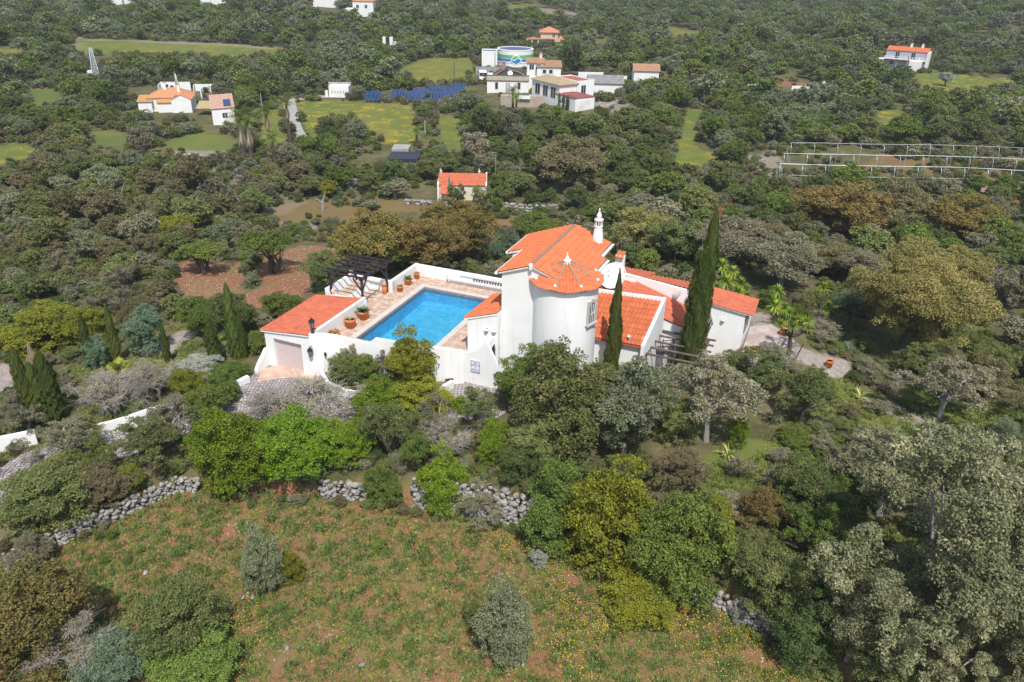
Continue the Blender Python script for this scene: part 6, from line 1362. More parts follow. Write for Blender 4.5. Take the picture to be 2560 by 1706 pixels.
MB().hexa([(-2.2,-1,2.3),(0,-1,2.5),(0,2.4,2.5),(-2.2,2.4,2.3),(-2.2,-1,2.5),(0,-1,2.7),(0,2.4,2.7),(-2.2,2.4,2.5)]).build('carport_roof', WHITE, t); MB().bar((-.2,-1,2.4),(-.2,-1,0),.18).build('carport_post', WHITE, t)
# --- left farmhouse group
t, s = house('farmhouse', 'left valley farmhouse with a tan orange hipped roof and two white chimneys', 398, 260, .22, r=9, sc=.76)
block(t, -6.2, 4.2, 3.5, 10.5, 3.2, 'hip', TILEPEACH, rh=1.9, ov=.3); block(t, 0, 4.6, 0, 7, 3.1, 'gable_y', TILEPEACH, rh=1.2, ov=.1); block(t, -8.4, -5.2, 2.5, 7, 2.4, 'shed_f', mat('ochre_tile',(.48,.26,.10)), rh=.9); block(t, -3.6, 0, 1.2, 3.5, 2.3, 'shed_f', mat('ochre_tile',(.4,.2,.1)), rh=.7)
chim(t, -2.2, 6.5, 5.0, .6, 1.3); chim(t, 1.2, 5.5, 4.6, .6, 1.3); MB().hexa([(.3,2.0,3.5),(2.7,2.0,4.1),(2.7,3.6,4.1),(.3,3.6,3.5),(.3,2.0,3.6),(2.7,2.0,4.2),(2.7,3.6,4.2),(.3,3.6,3.6)]).build('roof_panel', mat('solar_dark_blue',(.02,.05,.13),rough=.25), t)
t, s = house('outbuilding', 'white outbuilding with a faded pink roof carrying one solar panel', 491, 288, .36, r=6, sc=.82); block(t, 0, 4.6, 0, 9.5, 3.3, 'flat', wm=WHITE); mb = MB(); tile_surface(mb,(-.2,-.2,3.35),(4.8,-.2,3.55),(4.8,9.7,4.9),(-.2,9.7,4.7),tw=.35,course=.6,amp=.05,seg=2); mb.build('roof', mat('faded_pink_tile',(.52,.32,.26),(.42,.27,.20),scale=1.2), t); MB().prism([(0,0),(4.6,0),(4.6,9.5),(0,9.5)],3.2,[3.28,3.45,4.8,4.6]).build('gable', WHITE, t)
MB().hexa([(2.6,.9,3.72),(4.1,.9,3.8),(4.1,5.2,4.38),(2.6,5.2,4.3),(2.6,.9,3.82),(4.1,.9,3.9),(4.1,5.2,4.48),(2.6,5.2,4.4)]).build('solar_panel', mat('solar_dark_blue',(.02,.05,.13)), t); win(t, 2.6, 1.6, .75, .75, at=0, frame=False)
t, s = house('reed_yard', 'yellow reed covered yard roof between farmhouse and outbuilding', 452, 266, .2, 'canopy', 5, sc=.8); mb = MB(); mb.hexa([(0,0,1.5),(5.6,0,1.5),(5.6,6,2.2),(0,6,2.2),(0,0,1.6),(5.6,0,1.6),(5.6,6,2.3),(0,6,2.3)]); mb.build('reed_roof', mat('reed',(.46,.36,.17),(.35,.27,.14),scale=2,bump=.05), t); 
for x in (.2,5.4): MB().bar((x,.1,-.5),(x,.1,1.55),.12).build('post', GREYWOOD, t)
t, s = house('walled_ruin', 'roofless white walled ruin with a tall pointed chimney behind the left farmhouse', 380, 214, .15, 'building', 9, sc=.72); mb = MB(); mb.box(-2.4,6.4,5,5.25,-1,2.4); mb.box(-2.4,-2.2,2,5,-1,2.2); mb.box(7.8,13.2,4,4.25,-1,1.9); mb.box(13,13.2,1,4,-1,1.9); mb.box(7.8,8.0,2,4,-1,1.9); mb.box(0,6.8,0,.25,-2,1.1); mb.box(0,.2,.25,4,-1,1.1); mb.build('wall', WHITE, t)
MB().lathe([(.75,-.5),(.4,3.2),(.22,4.4),(.25,4.5),(.03,5.0)], (2.6,4.4,0), 8).build('chimney', WHITE, t); win(t, -.6, .6, .7, 1.0, at=5.0, frame=False); win(t, .9, .3, .7, 1.0, at=5.0, frame=False)
t, s = house('yard_wall', 'white post and dark blue covered yard behind the reed roof', 470, 233, 0, 'wall', 4); MB().box(-.5,-.3,-.3,.3,-.5,2.6).build('post', WHITE, t); MB().box(-.6,5,0,3.5,-.3,.35).build('cover', mat('dark_tarp',(.035,.04,.06),rough=.6), t)
t, s = house('white_shed', 'small white shed beside the flower field', 757, 224, .08, 'shed', 5); block(t, 0, 4.2, 0, 3.5, 2.1, 'flat', wm=WHITE, par=.15); MB().box(-.6,4.4,3.5,4.6,1.6,2.5).build('stone_back', CONC, t); MB().lathe([(.35,-.3),(.35,1.3),(.3,1.35)], (-.6,.4,0), 10).build('barrel', WHITE, t)
for k in range(5): MB().box(.5+k*.6,.8+k*.6,-.04,.01,.9,1.4).build('vent', STONEFRAME, t)
# --- top edge houses
for nm, lab, x, y, sp in (('hill_house','white hilltop house with a cinnamon hipped roof, larger of the top pair',812,38,((0,8.5,0,8,6.0,'hip',TILEPEACH),(-3.2,0,-1,5,3.0,'flat',TILE))),('hill_house','white flat roofed hilltop house at the very top edge',720,15,((0,8,0,7,5.0,'flat',TILE),(8,12,0,6,3.6,'gable_x',TILEPEACH))),('hill_annex','small white annex below the hilltop house',698,28,((0,5.2,0,4,2.2,'flat',TILE),)),('distant_house','tiny white house on the far left skyline slope',258,12,((0,5,0,5,3,'flat',TILE),(6,9,0,5,2.5,'flat',TILE))),('distant_house','pale blue roofed distant house at the top edge',462,12,((0,5,0,5,2.6,'flat',TILE),(5,12,1,6,3.8,'gable_x',mat('pale_blue_roof',(.25,.4,.6))))),('white_structure','pair of white tanks and low roof among the upper trees',880,110,((0,.9,0,1,3.2,'flat',TILE),(2.2,3.2,0,1,3.2,'flat',TILE),(3.2,7.5,0,3,1.6,'flat',TILE))),('notice_board','blank pale board standing in the upper left woods',131,44,((0,3.2,0,.2,2.0,'flat',TILE),)),('distant_wall','low cream wall beside the blank pale board',147,42,((0,4,0,.4,1.0,'flat',TILE),)),('white_hut','white hut with a red and white tiled roof among the valley trees',1455,192,((0,6,0,5,2.9,'gable_x',TILEOLD),)),('grey_barn','grey roofed barn with a white lower wall beside the hedge block',1352,213,((0,7.5,0,6,2.0,'gable_x',mat('fibre_cement',(.26,.25,.25),(.2,.19,.19),scale=1)),)),('white_enclosure','white walled enclosure behind the grey roofed barn',1328,190,((0,6.0,0,.3,2.4,'flat',TILE),(6.5,12,1.0,1.3,1.5,'flat',TILE))),('gate_wall','white gate wall with a rounded pillar beside the north track',1818,210,((0,7.5,0,.3,1.2,'flat',TILE),(7.5,8,0,.4,2.3,'flat',TILE))),('roadside_wall','long low pale wall following the north road',1600,198,((0,17,0,.3,.9,'flat',TILE),))):
    t, s = house(nm, lab, x, y, rng.normal()*.05, 'wall' if 'wall' in nm else 'house', 7)
    for (x0,x1,y0,y1,h,rf_,rm_) in sp: block(t, x0, x1, y0, y1, h, rf_, rm_, rh=1.4)
    if nm == 'hill_house':
        for xx in (2.0,5.5): win(t, xx, 3.4, .8, 1.0, at=0, frame=False)
    if nm == 'hill_house' and 'cinnamon' in lab: chim(t, 4.5, 4, 7.4, .5, .9); chim(t, 7, 4, 6.8, .5, .9)
# --- cottage with the orange roof
t, s = house('cottage', 'small cream cottage with a bright orange roof and two slim chimneys', 1010, 460, .03, r=7); CW = 105*s; CREAM = mat('cream_render',(.68,.62,.48),(.58,.52,.40),scale=.8)
block(t, 0, CW, 0, 4.6, 2.0, 'gable_x', TILE2, wm=CREAM, rh=1.0, ov=.15); MB().prism([(-.25,-.3),(-.02,-.3),(-.02,4.9),(-.25,4.9)],-1,[2.3,2.3,2.3,2.3]).build('gable_parapet', WHITE, t); MB().prism([(CW+.02,-.3),(CW+.2,-.3),(CW+.2,3),(CW+.02,3)],-1,[2.1,2.1,3.0,3.0]).build('gable_parapet', WHITE, t)
MB().hexa([(.2,-1.7,1.3),(CW*.3,-1.7,1.3),(CW*.3,0,2.0),(.2,0,2.0),(.2,-1.7,1.4),(CW*.3,-1.7,1.4),(CW*.3,0,2.1),(.2,0,2.1)]).build('porch_roof', TILE2, t)
for x in (.3,CW*.29): MB().bar((x,-1.6,-.5),(x,-1.6,1.35),.12).build('post', WHITE, t)
win(t, CW*.37, .7, .6, .9, at=0); 
for x in (.1,CW*.86): MB().lathe([(.22,2.4),(.14,3.15),(.17,3.18),(.17,3.28),(.08,3.36),(.02,3.65)], (x,2.4,0), 6).build('chimney', CREAM, t)
an = thing('aerial','thin television aerial behind the cottage','aerial', G(1137*K,452*K)+Vector((0,3,0))); MB().tube([(0,0,-.5),(0,0,5.3)], .03, 5).build('pole', METAL, an); MB().bar((-.6,0,5.2),(.2,0,5.2),.03).build('crossbar', METAL, an)
# --- pale track, reservoir, solar field
trk = [(655,228),(650,240),(660,270),(672,300),(690,332),(712,332),(705,315),(692,290),(685,262),(680,240),(676,228)]
sheet('track', mat('pale_track',(.36,.35,.34),(.30,.28,.26),scale=.6,rough=.95), [gp(*p) for p in trk], step=2.5, lift=.08); REG['track'] = ('gravel', [gp(*p) for p in trk], True)
bt = [(680,232),(670,226),(700,222),(765,220),(768,225),(720,228)]; sheet('side_track', mat('dusty_track',(.40,.33,.26),rough=.95), [gp(*p) for p in bt], step=3, lift=.07)
rs, s = house('reservoir', 'concrete reservoir with a dark blue cover among the trees', 890, 372, 0, 'reservoir', 6); MB().box(0,70*s,0,4.6,-1,.5).build('cover', mat('reservoir_cover',(.028,.032,.055),rough=.5), rs); MB().box(0,40*s,4.6,7.8,-1,.9).build('concrete_slab', CONC, rs)
PAN = mat('solar_cell',(.018,.045,.13),(.025,.06,.16),scale=2,rough=.5,spec=.3)
def solar(label, x, y, wpx, n, rows=2, tilt=.5, dark=False):
    p = G(x*K, y*K); s = depth(p)/FPX*K; W = wpx*s; o = thing('solar_array', label, 'solar panels', p, -.06, 'ground mounted solar arrays'); BLD.append((p.x+W/2, p.y+1, W/2+.5)); pw_ = W/n
    for i in range(n):
        for j in range(rows):
            y0 = j*1.15; z0 = .4+j*.8; MB().hexa([(i*pw_,y0,z0),((i+1)*pw_-.14,y0,z0),((i+1)*pw_-.14,y0+1.1,z0+.75),(i*pw_,y0+1.1,z0+.75)]+[(a,b_,c+.05) for a,b_,c in ((i*pw_,y0,z0),((i+1)*pw_-.14,y0,z0),((i+1)*pw_-.14,y0+1.1,z0+.75),(i*pw_,y0+1.1,z0+.75))]).build('panel', PAN if not dark else mat('solar_dark_blue',(.02,.05,.13)), o)
    mb = MB()
    for k in range(3): mb.bar((k*W/2.2+.1,2.0,-.3),(k*W/2.2+.1,2.0,1.7),.08)
    mb.build('rack', METAL, o)
solar('small dark solar array at the western end', 838, 236, 36, 4, dark=True); solar('western solar array beside the dark one', 897, 231, 37, 5); solar('low front solar array', 936, 236, 32, 6)
solar('solar array in the second row', 945, 229, 40, 6); solar('small rear solar array', 982, 221, 26, 4); solar('long front solar array on the east', 987, 233, 52, 7); solar('long middle solar array', 1008, 224, 52, 8); solar('rear corner solar array on the east', 1041, 216, 30, 5)
# --- masts and poles
def pole(label, x, y, top, w=.16, m=None, arm=False):
    p = G(x*K, y*K); best = min(((abs(proj(p.x,p.y,p.z+h)[1]-top*K), h) for h in np.arange(2,16,.2))); o = thing('utility_pole', label, 'pole', p, 0, 'utility poles'); MB().tube([(0,0,-.5),(0,0,best[1])], [w,w*.65], 6).build('shaft', m or mat('pole_grey',(.34,.32,.29),(.28,.26,.24),scale=1), o)
    if arm: MB().bar((-.6,0,best[1]-.3),(.6,0,best[1]-.3),.12).build('crossarm', GREYWOOD, o)
for a in (('leaning dark pole in the left woods',197,303,258,.14,GREYWOOD),('pole with insulators left of the telecom mast',179,202,163,.18,None,True),('white pole rising behind the walled ruin',407,211,165,.14),('white pole beside the palm group',605,271,216,.12),('grey pole above the flower field',651,189,156,.13),('pole at the foot of the top meadow',462,148,116,.12),('dark wooden pole by the panel meadow',1044,175,138,.12,GREYWOOD),('grey pole between the flower field and the cottage',977,312,276,.14),('grey pole beside the solar field',910,186,149,.17),('short white pole in the upper woods',929,107,82,.12),('short grey pole beyond the end of the top meadow',679,123,105,.12),('tall pale pole in front of the pump house',1137,168,120,.16),('pale pole beside the white hut',1437,147,120,.18),('pole in the middle of the olive terraces',1697,163,133,.16),('pole beside the north track bend',1738,105,66,.2),('pole in front of the two storey house, leaning one',2054,168,146,.2),('pole in front of the two storey house, upright one',2079,168,129,.2),('grey pole in the green glade',1460,338,304,.13),('thin pole behind the cottage',1072,396,375,.12),('lamp post near the water tank',1235,152,131,.1),('short pole in the trees at the top edge',1478,39,19,.12),('thin pole above the greenhouse skeleton',1884,293,266,.12)):
    pole(*a)
p = G(222*K,182*K); mt = thing('telecom_mast','white lattice telecom mast with a small equipment cabinet','mast', p); H_ = min(((abs(proj(p.x,p.y,p.z+h)[1]-110*K), h) for h in np.arange(4,22,.2)))[1]; mb = MB()
for a in range(3): an_ = a*2.09; mb.tube([(1.0*math.cos(an_),1.0*math.sin(an_),-.5),(.3*math.cos(an_),.3*math.sin(an_),H_)], .09, 4)
for k in range(14):
    z0, z1 = k*H_/14, (k+1)*H_/14; r0, r1 = 1-.7*z0/H_, 1-.7*z1/H_
    for a in range(3): mb.tube([(r0*math.cos(a*2.09),r0*math.sin(a*2.09),z0),(r1*math.cos(a*2.09+2.09),r1*math.sin(a*2.09+2.09),z1)], .05, 3)
mb.build('lattice', mat('mast_white',(.62,.64,.68),rough=.5), mt); MB().box(-.9,-.4,-.2,.2,H_*.62,H_*.72).build('antenna', mat('mast_blue',(.05,.15,.35)), mt); MB().box(-1.6,-.6,-.6,.6,-.3,1.9).build('cabinet', WHITE, mt)
# --- greenhouse skeleton: long rows of hoops
GP = MATS['galvanised_metal']
def hoops(label, x0, y0, x1, y1, hpx, n, sag=0, only=None, w=3.2):
    a, b_ = G(x0*K, y0*K), G(x1*K, y1*K); o = thing('greenhouse_frame', label, 'frame', a, 0, None); d = (b_-a); L_ = d.length; u = d.normalized(); sd = Vector((-u.y, u.x, 0)).normalized(); H_ = hpx*K*depth(a)/FPX
    for k in range(n+1):
        c = u*(L_*k/n); c.z = hz(a.x+c.x, a.y+c.y)-a.z; full = only == 1 or k % 2 == 0
        pts = [c+Vector((0,0,-.3)), c+Vector((0,0,H_*.62)), c+sd*w*.05+Vector((0,0,H_*.82)), c+sd*w*.18+Vector((0,0,H_*.94)), c+sd*w*.38+Vector((0,0,H_))]
        if full: pts += [c+sd*w*.6+Vector((0,0,H_*.97)), c+sd*w*.82+Vector((0,0,H_*.82))]
        MB().tube(pts, .034, 5).build('hoop', GP, o)
    for off, zz, nm in ((sd*w*.38, H_, 'ridge_rail'), (Vector((0,0,0)), H_*.5, 'rail')):
        MB().tube([off+Vector((0,0,zz+hz(a.x,a.y)-a.z))] + [off + u*(L_*k/8) + Vector((0,0,zz + hz(a.x+u.x*L_*k/8, a.y+u.y*L_*k/8)-a.z - u.z*L_*k/8)) for k in range(1,9)], .026 if nm == 'ridge_rail' else .016, 4).build(nm, GP, o)
    MB().tube([Vector((0,0,.1)), sd*w+Vector((0,0,H_*.6))], .04, 4).build('brace', GP, o)
hoops('front row of the bare steel greenhouse skeleton', 1786, 424, 2420, 446, 46, 12, only=1, w=1.6); hoops('middle row of the bare steel greenhouse skeleton', 1796, 400, 2430, 418, 45, 12, only=2, w=1.6); hoops('rear row of the bare steel greenhouse skeleton', 1812, 376, 2440, 392, 45, 12, only=2, w=1.6)
gw = thing('low_block_wall','low pinkish block wall below the greenhouse skeleton','wall', G(2215*K,440*K)); MB().box(0,22,0,.4,-.8,.9).build('wall', TANY, gw)
sg = thing('rusty_sheet','crumpled rusty red sheet caught beside the broken cypress tip','scrap', G(1668*K,480*K)); MB().hexa([(0,0,.2),(.9,.2,.1),(.8,.6,.5),(.1,.6,.6),(.1,.1,1.1),(.8,.1,.9),(.9,.5,1.3),(.2,.6,1.0)]).build('sheet', mat('rust',(.50,.13,.07),(.3,.12,.08),scale=3), sg)
mh = thing('small_mesh_tower','thin green wire mesh tower left of the cottage','mast', G(1033*K,463*K)); MB().lathe([(.25,-.3),(.12,3.2)], (0,0,0), 4).build('mesh', mat('green_mesh',(.12,.25,.18)), mh)

# ------------------------------------------------------------------ the woods
LANDM = [('the cottage',1062,450,'cottage'),('the arched farmhouse',1165,214,''),('the round water tank',1183,155,''),('the orange towered villa',1250,113,''),('the lilac two storey house',2080,156,''),('the left farmhouse',420,262,''),('the pink roofed outbuilding',510,290,''),('the walled ruin',400,212,''),('the telecom mast',226,185,''),('the white shed',775,224,''),('the solar arrays',1010,228,''),('the flower field',830,270,''),('the palm group',600,360,''),('the covered reservoir',925,372,''),('the big round brown oak',1310,450,''),('the green glade',1580,330,''),('the greenhouse skeleton',2100,420,''),('the grey barn',1375,213,''),('the white hut',1470,192,''),('the white garage block',1330,256,''),('the top meadow',430,115,''),('the panel meadow',1030,165,''),('the two hilltop houses',780,30,''),('the lone silver olive',2178,200,''),('the low yellow field',2045,280,''),('the north glade',1570,78,''),('the gate wall',1830,210,''),('the scrub field',560,450,''),('the terrace field',900,480,''),('the red slope',650,620,''),('the pollarded tree',742,484,''),('the rusty oaks',2020,540,''),('the big eastern oak',2110,820,''),('the garden track',390,800,''),('the clustered cypresses',95,930,''),('the mustard bushes',80,800,''),('the low green meadow',40,350,''),('the round track meadow',250,320,''),('the golden oaks',950,600,''),('the eastern yuccas',1700,680,''),('the left pole',197,303,''),('the white tanks',885,108,''),('the blank board',135,42,''),('the grey slope',1750,380,''),('the olive terraces',1700,140,''),('the broken cypress tip',1640,500,'')]
LMP = [(n, G(x*K, y*K)) for n, x, y, _ in LANDM]
VIL = [tuple(loc2w(u, v)[:2]) for u, v in ((-15.2,-9.5),(17.5,-6),(19.5,11.5),(-14.5,11.5))]
CLEAR = [np.array(p) for (c, p, cl) in REG.values() if cl]
used_labels = {}
CLEARBB = [(p, p[:,0].min(), p[:,0].max(), p[:,1].min(), p[:,1].max()) for p in CLEAR+[np.array(VIL)]]
def blocked(x, y, rad):
    bad = np.zeros(x.shape, bool)
    for p, x0, x1, y0, y1 in CLEARBB:
        m = np.where((x > x0-rad) & (x < x1+rad) & (y > y0-rad) & (y < y1+rad))[0]
        for dx, dy in ((0,0),(.8,0),(-.8,0),(0,.8),(0,-.8)): bad[m] |= inpoly(x[m]+dx*rad[m], y[m]+dy*rad[m], p)
    for bx, by, br in BLD:
        dx, dy = x-bx, y-by
        bad |= dx*dx+dy*dy < (br+rad*.7)**2
    # crowns must not close off the open ground and houses behind them
    z = height(x, y)
    for dx, hh in ((0, 1.35), (-.75, .9), (.75, .9), (0, .6)):
        qx, qy = proj(x+rad*dx, y, z+rad*hh)
        for p in VIEWS: bad |= inpoly(qx, qy, p)
    return bad
bx_ = lambda x0, y0, x1, y1: [(x0*K, y0*K), (x1*K, y0*K), (x1*K, y1*K), (x0*K, y1*K)]
VIEWS = [p for p in REGPX.values() if p] + [bx_(*b_) for b_ in ((1108,118,1230,212),(1110,180,1365,258),(1207,60,1300,92),(2025,98,2155,152),(355,170,456,212),(315,210,535,286),(750,198,805,222),(718,0,768,24),(808,0,858,36),(838,206,1072,234),(888,338,962,368),(1006,400,1122,458),(1330,160,1400,205),(1450,152,1495,186),(1800,170,1860,206),(205,105,230,182),(1790,318,2353,400),(625,452,1000,535),(600,585,745,690),(880,100,905,110),(255,0,300,12),(455,0,520,10))]
grid = {}
def near_any(x, y, rad):
    gx, gy = int(x//6), int(y//6)
    for i in range(gx-2, gx+3):
        for j in range(gy-2, gy+3):
            for (a, b_, r_) in grid.get((i, j), ()):
                if (x-a)**2+(y-b_)**2 < ((rad+r_)*.78)**2: return True
    return False
def add_grid(x, y, r_): grid.setdefault((int(x//6), int(y//6)), []).append((x, y, r_))
for h in HAND: add_grid(*h)
WOOD = []
def inframe(x, y, m=120):
    z = hz(x, y)+2; px, py = proj(x, y, z); return -m < px < 2560+m and -m*1.2 < py < 1706+m
R2 = np.random.default_rng(77)
def fill(y0, y1, tries, rlo, rhi):
    y = y0 + (y1-y0)*R2.random(tries)**.8; x = (R2.random(tries)*2-1)*(y*.70+14); rad = rlo+(rhi-rlo)*R2.random(tries)**1.5
    z = height(x, y); px, py = proj(x, y, z+2); ok = (px > -120) & (px < 2680) & (py > -150) & (py < 1840)
    ok &= y > np.interp(x, WALLX, WALLY)+.8+rad*.5; ok &= ~blocked(x, y, rad); dens = fnoise(x, y, 26, 55); ok &= ~((dens < -.16) & (R2.random(tries) < .75))
    for i in np.where(ok)[0]:
        if near_any(x[i], y[i], rad[i]): continue
        add_grid(x[i], y[i], rad[i]); WOOD.append((float(x[i]), float(y[i]), float(rad[i])))
fill(30, 66, 5200, .7, 1.9); fill(60, 130, 11000, 1.0, 2.9); fill(120, 260, 15000, 1.3, 3.6); fill(250, 620, 26000, 2.0, 4.2)
WOOD.sort(key=lambda w: -(w[2]/max(1, math.hypot(w[0], w[1]))))
SZ = lambda r_: 'small' if r_ < 1.35 else ('middling' if r_ < 2.1 else ('broad' if r_ < 2.9 else 'large'))
def relation(x, y):
    """Every way to say where a tree stands: direction from a near landmark and what it stands towards."""
    near_ = sorted(((math.hypot(x-p.x, y-p.y), n, p) for n, p in LMP), key=lambda t: t[0]); out = []
    for d, n, p in near_[:4]:
        vx, vy = x-p.x, y-p.y; back = (vx*p.x+vy*p.y)/math.hypot(p.x, p.y); side = (vx*p.y-vy*p.x)/math.hypot(p.x, p.y)
        if abs(back) > 1.6*abs(side): w = 'behind' if back > 0 else 'before'
        elif abs(side) > 1.6*abs(back): w = ('east of' if side > 0 else 'west of')
        else: w = ('north' if back > 0 else 'south') + ('east of' if side > 0 else 'west of')
        for d2, m2, p2 in near_[1:9]:
            if m2 != n and (p2.x-x)*(x-p.x)+(p2.y-y)*(y-p.y) > 0: out.append((d, w, n, m2))
        out.append((d, w, n, None))
    return out
def wood_mat(x, y):
    h = fnoise(x, y, 30, 91)+.5; q = R2.random(); D = math.hypot(x, y)
    left = x < -.32*y+4 and 50 < y < 125
    if left: return ['dull','grey','holm','olive','dull','holm','twig','green'][int(min(.999, h*.45+q*.55)*8)]
    if D < 58: return ['holm','olive','grey','dull','holm','twig','olive','green'][int(min(.999, h*.4+q*.6)*8)]
    if D < 130: return ['holm','green','grey','holm','green','dark','holm','olive'][int(min(.999, h*.4+q*.6)*8)]
    return ['dark','holm','green','olive','holm','green','dark','olive','holm','green'][int(min(.999, h*.35+q*.65)*10)]
SHAPES_NEAR = dict(twig='bare'); nname = {'holm_oak':0,'olive_tree':0,'carob_tree':0,'shrub':0,'scrub_oak':0}
LIMIT = 285; far_pts = []; cnt = 0
for (x, y, rad) in WOOD:
    D = math.hypot(x, y); m = wood_mat(x, y); small = rad < 1.35
    if m == 'twig' and D > 120: m = 'grey'
    nm = 'shrub' if small else {'olive':'olive_tree','grey':'olive_tree','dark':'carob_tree','green':'carob_tree','dull':'scrub_oak','brown':'scrub_oak','yoak':'scrub_oak','twig':'scrub_oak'}.get(m, 'holm_oak')
    W = rad*2.15; asp = (.62+.25*R2.random()) if small else (.68+.30*R2.random()); H = W*asp; z = hz(x, y)-.05
    apx = rad/D*FPX
    if nname[nm] < LIMIT and apx > 7:
        nname[nm] += 1
        if m == 'twig': shp = 'bare' if D < 75 else 'midbare'
        elif D < 62: shp = ('bush' if small else ('loose' if m in ('olive','grey') and R2.random() < .5 else 'oak'))
        elif D < 175: shp = ('midbush' if small else ('midloose' if m in ('olive','grey','dull') and R2.random() < .4 else 'mid'))
        else: shp = 'farbush' if small else 'far'
        noun = {'shrub':'shrub','holm_oak':'holm oak','olive_tree':'olive tree','carob_tree':'carob tree','scrub_oak':'scrub oak'}[nm]
        form = 'spreading' if asp < .8 else 'upright'; lab = None
        for d, w, n_, n2 in relation(x, y):
            tw_ = f' towards {n2}' if n2 else ''; q = f'{COLN[m]} {noun}'; dd_ = 'close ' if d < 12 else ('well ' if d > 35 else '')
            for o_ in (f'{SZ(rad)} {q} {dd_}{w} {n_}{tw_}', f'{form} {q} {dd_}{w} {n_}{tw_}', f'{SZ(rad)} {form} {q} {dd_}{w} {n_}{tw_}'):
                if o_ not in used_labels and len(o_.split()) <= 16: lab = o_; break
            if lab: break
        if lab is None:
            for d, w, n_, n2 in relation(x, y):
                lab = f'{SZ(rad)} {form} {COLN[m]} {noun} {w} {n_}, {d:.1f} metres off'
                if lab not in used_labels: break
        used_labels[lab] = 1
        plant(nm, 'shrub' if small else 'tree', shp, m, (x, y, z), W, H, lab, group=noun+'s of the valley woods', parts=(D < 150))
    else: far_pts.append((x, y, z, W, H, m, small))
print('WOOD', len(WOOD), nname, 'far', len(far_pts))

# ------------------------------------------------------------------ what nobody could count: instanced cover
def source(name, me, m):
    o = bpy.data.objects.new(name, me); 
    if not me.materials: me.materials.append(m)
    o.material_slots[0].link = 'OBJECT'; o.material_slots[0].material = m; return o
def scatter(name, label, pts, rots, scales, picks, sources):
    pts = np.asarray(pts, np.float32); me = bpy.data.meshes.new(name); me.vertices.add(len(pts)); me.vertices.foreach_set('co', pts.ravel())
    a = me.attributes.new('turn', 'FLOAT', 'POINT'); a.data.foreach_set('value', np.asarray(rots, np.float32))
    a = me.attributes.new('size', 'FLOAT_VECTOR', 'POINT'); a.data.foreach_set('vector', np.asarray(scales, np.float32).ravel())
    a = me.attributes.new('pick', 'INT', 'POINT'); a.data.foreach_set('value', np.asarray(picks, np.int32))
    c = bpy.data.collections.new(name+'_kinds')
    for i, s_ in enumerate(sources): s_.name = f'{name}_kind_{i:02d}'; c.objects.link(s_)
    o = newobj(name, me); tag(o, label, kind='stuff')
    g = bpy.data.node_groups.new(name, 'GeometryNodeTree'); g.interface.new_socket('Geometry', in_out='INPUT', socket_type='NodeSocketGeometry'); g.interface.new_socket('Geometry', in_out='OUTPUT', socket_type='NodeSocketGeometry')
    gi = g.nodes.new('NodeGroupInput'); go = g.nodes.new('NodeGroupOutput'); ip = g.nodes.new('GeometryNodeInstanceOnPoints'); ci = g.nodes.new('GeometryNodeCollectionInfo')
    ci.inputs['Collection'].default_value = c; ci.inputs['Separate Children'].default_value = True; ci.inputs['Reset Children'].default_value = True
    def na(nm, ty):
        q = g.nodes.new('GeometryNodeInputNamedAttribute'); q.data_type = ty; q.inputs['Name'].default_value = nm; return q.outputs['Attribute']
    cx = g.nodes.new('ShaderNodeCombineXYZ'); g.links.new(na('turn', 'FLOAT'), cx.inputs['Z'])
    g.links.new(gi.outputs[0], ip.inputs['Points']); g.links.new(ci.outputs[0], ip.inputs['Instance']); ip.inputs['Pick Instance'].default_value = True
    g.links.new(na('pick', 'INT'), ip.inputs['Instance Index']); g.links.new(cx.outputs[0], ip.inputs['Rotation']); g.links.new(na('size', 'FLOAT_VECTOR'), ip.inputs['Scale']); g.links.new(ip.outputs[0], go.inputs[0])
    md = o.modifiers.new(name, 'NODES'); md.node_group = g; return o
# far woods
order = ['dark','holm','olive','green','grey','dull']; src = []
for m in order:
    for k in range(2): src.append(source('s', SH['far'][k][0], LM_[m]))
for m in order: src.append(source('s', SH['farbush'][0][0], LM_[m]))
P = []; Rt = []; Sc = []; Pk = []
for (x, y, z, W, H, m, small) in far_pts:
    mi = order.index(m if m in order else 'dull'); P.append((x, y, z)); Rt.append(R2.random()*6.28); Sc.append((W, W, H)); Pk.append(12+mi if small else 2*mi+int(R2.integers(2)))
# hills beyond the frame and behind the camera's sides, so that the wood goes on
for _ in range(5200):
    D = 150+1500*R2.random()**1.2; a = (R2.random()*2-1)*1.35; x, y = D*math.sin(a), D*math.cos(a)
    if inframe(x, y, 60) and D < 620: continue
    W = 5+5*R2.random(); P.append((x, y, hz(x, y)-.1)); Rt.append(R2.random()*6.28); Sc.append((W, W, W*.8)); Pk.append(int(R2.integers(12)))
scatter('distant_woods', 'mass of far holm oaks, carobs and olives covering the hills', P, Rt, Sc, Pk, src)
# low scrub between the trees
src = [source('s', SH['midbush'][k % 3][0], LM_[m]) for k, m in enumerate(('holm','green','grey','dull','olive','dark'))] + [source('s', SH['farbush'][k % 3][0], LM_[m]) for k, m in enumerate(('holm','green','grey','dull','olive','dark'))]
P = []; Rt = []; Sc = []; Pk = []
openp = [np.array(p) for n_, (c, p, cl) in REG.items() if c in ('green','flower','fleck','gravel','soil')]
n = 60000; yy = 26+ (330-26)*R2.random(n)**1.35; xx = (R2.random(n)*2-1)*(yy*.68+10); ok = np.ones(n, bool)
for p in openp: ok &= ~inpoly(xx, yy, p)
ok &= ~inpoly(xx, yy, VIL); ok &= yy > np.interp(xx, WALLX, WALLY)+1.0
for bx, by, br in BLD: ok &= (xx-bx)**2+(yy-by)**2 > (br*.9)**2
dn = fnoise(xx, yy, 7, 66) + fnoise(xx, yy, 22, 67)*.6; ok &= dn > -.10 + .14*(yy < 75)*(xx > 8)
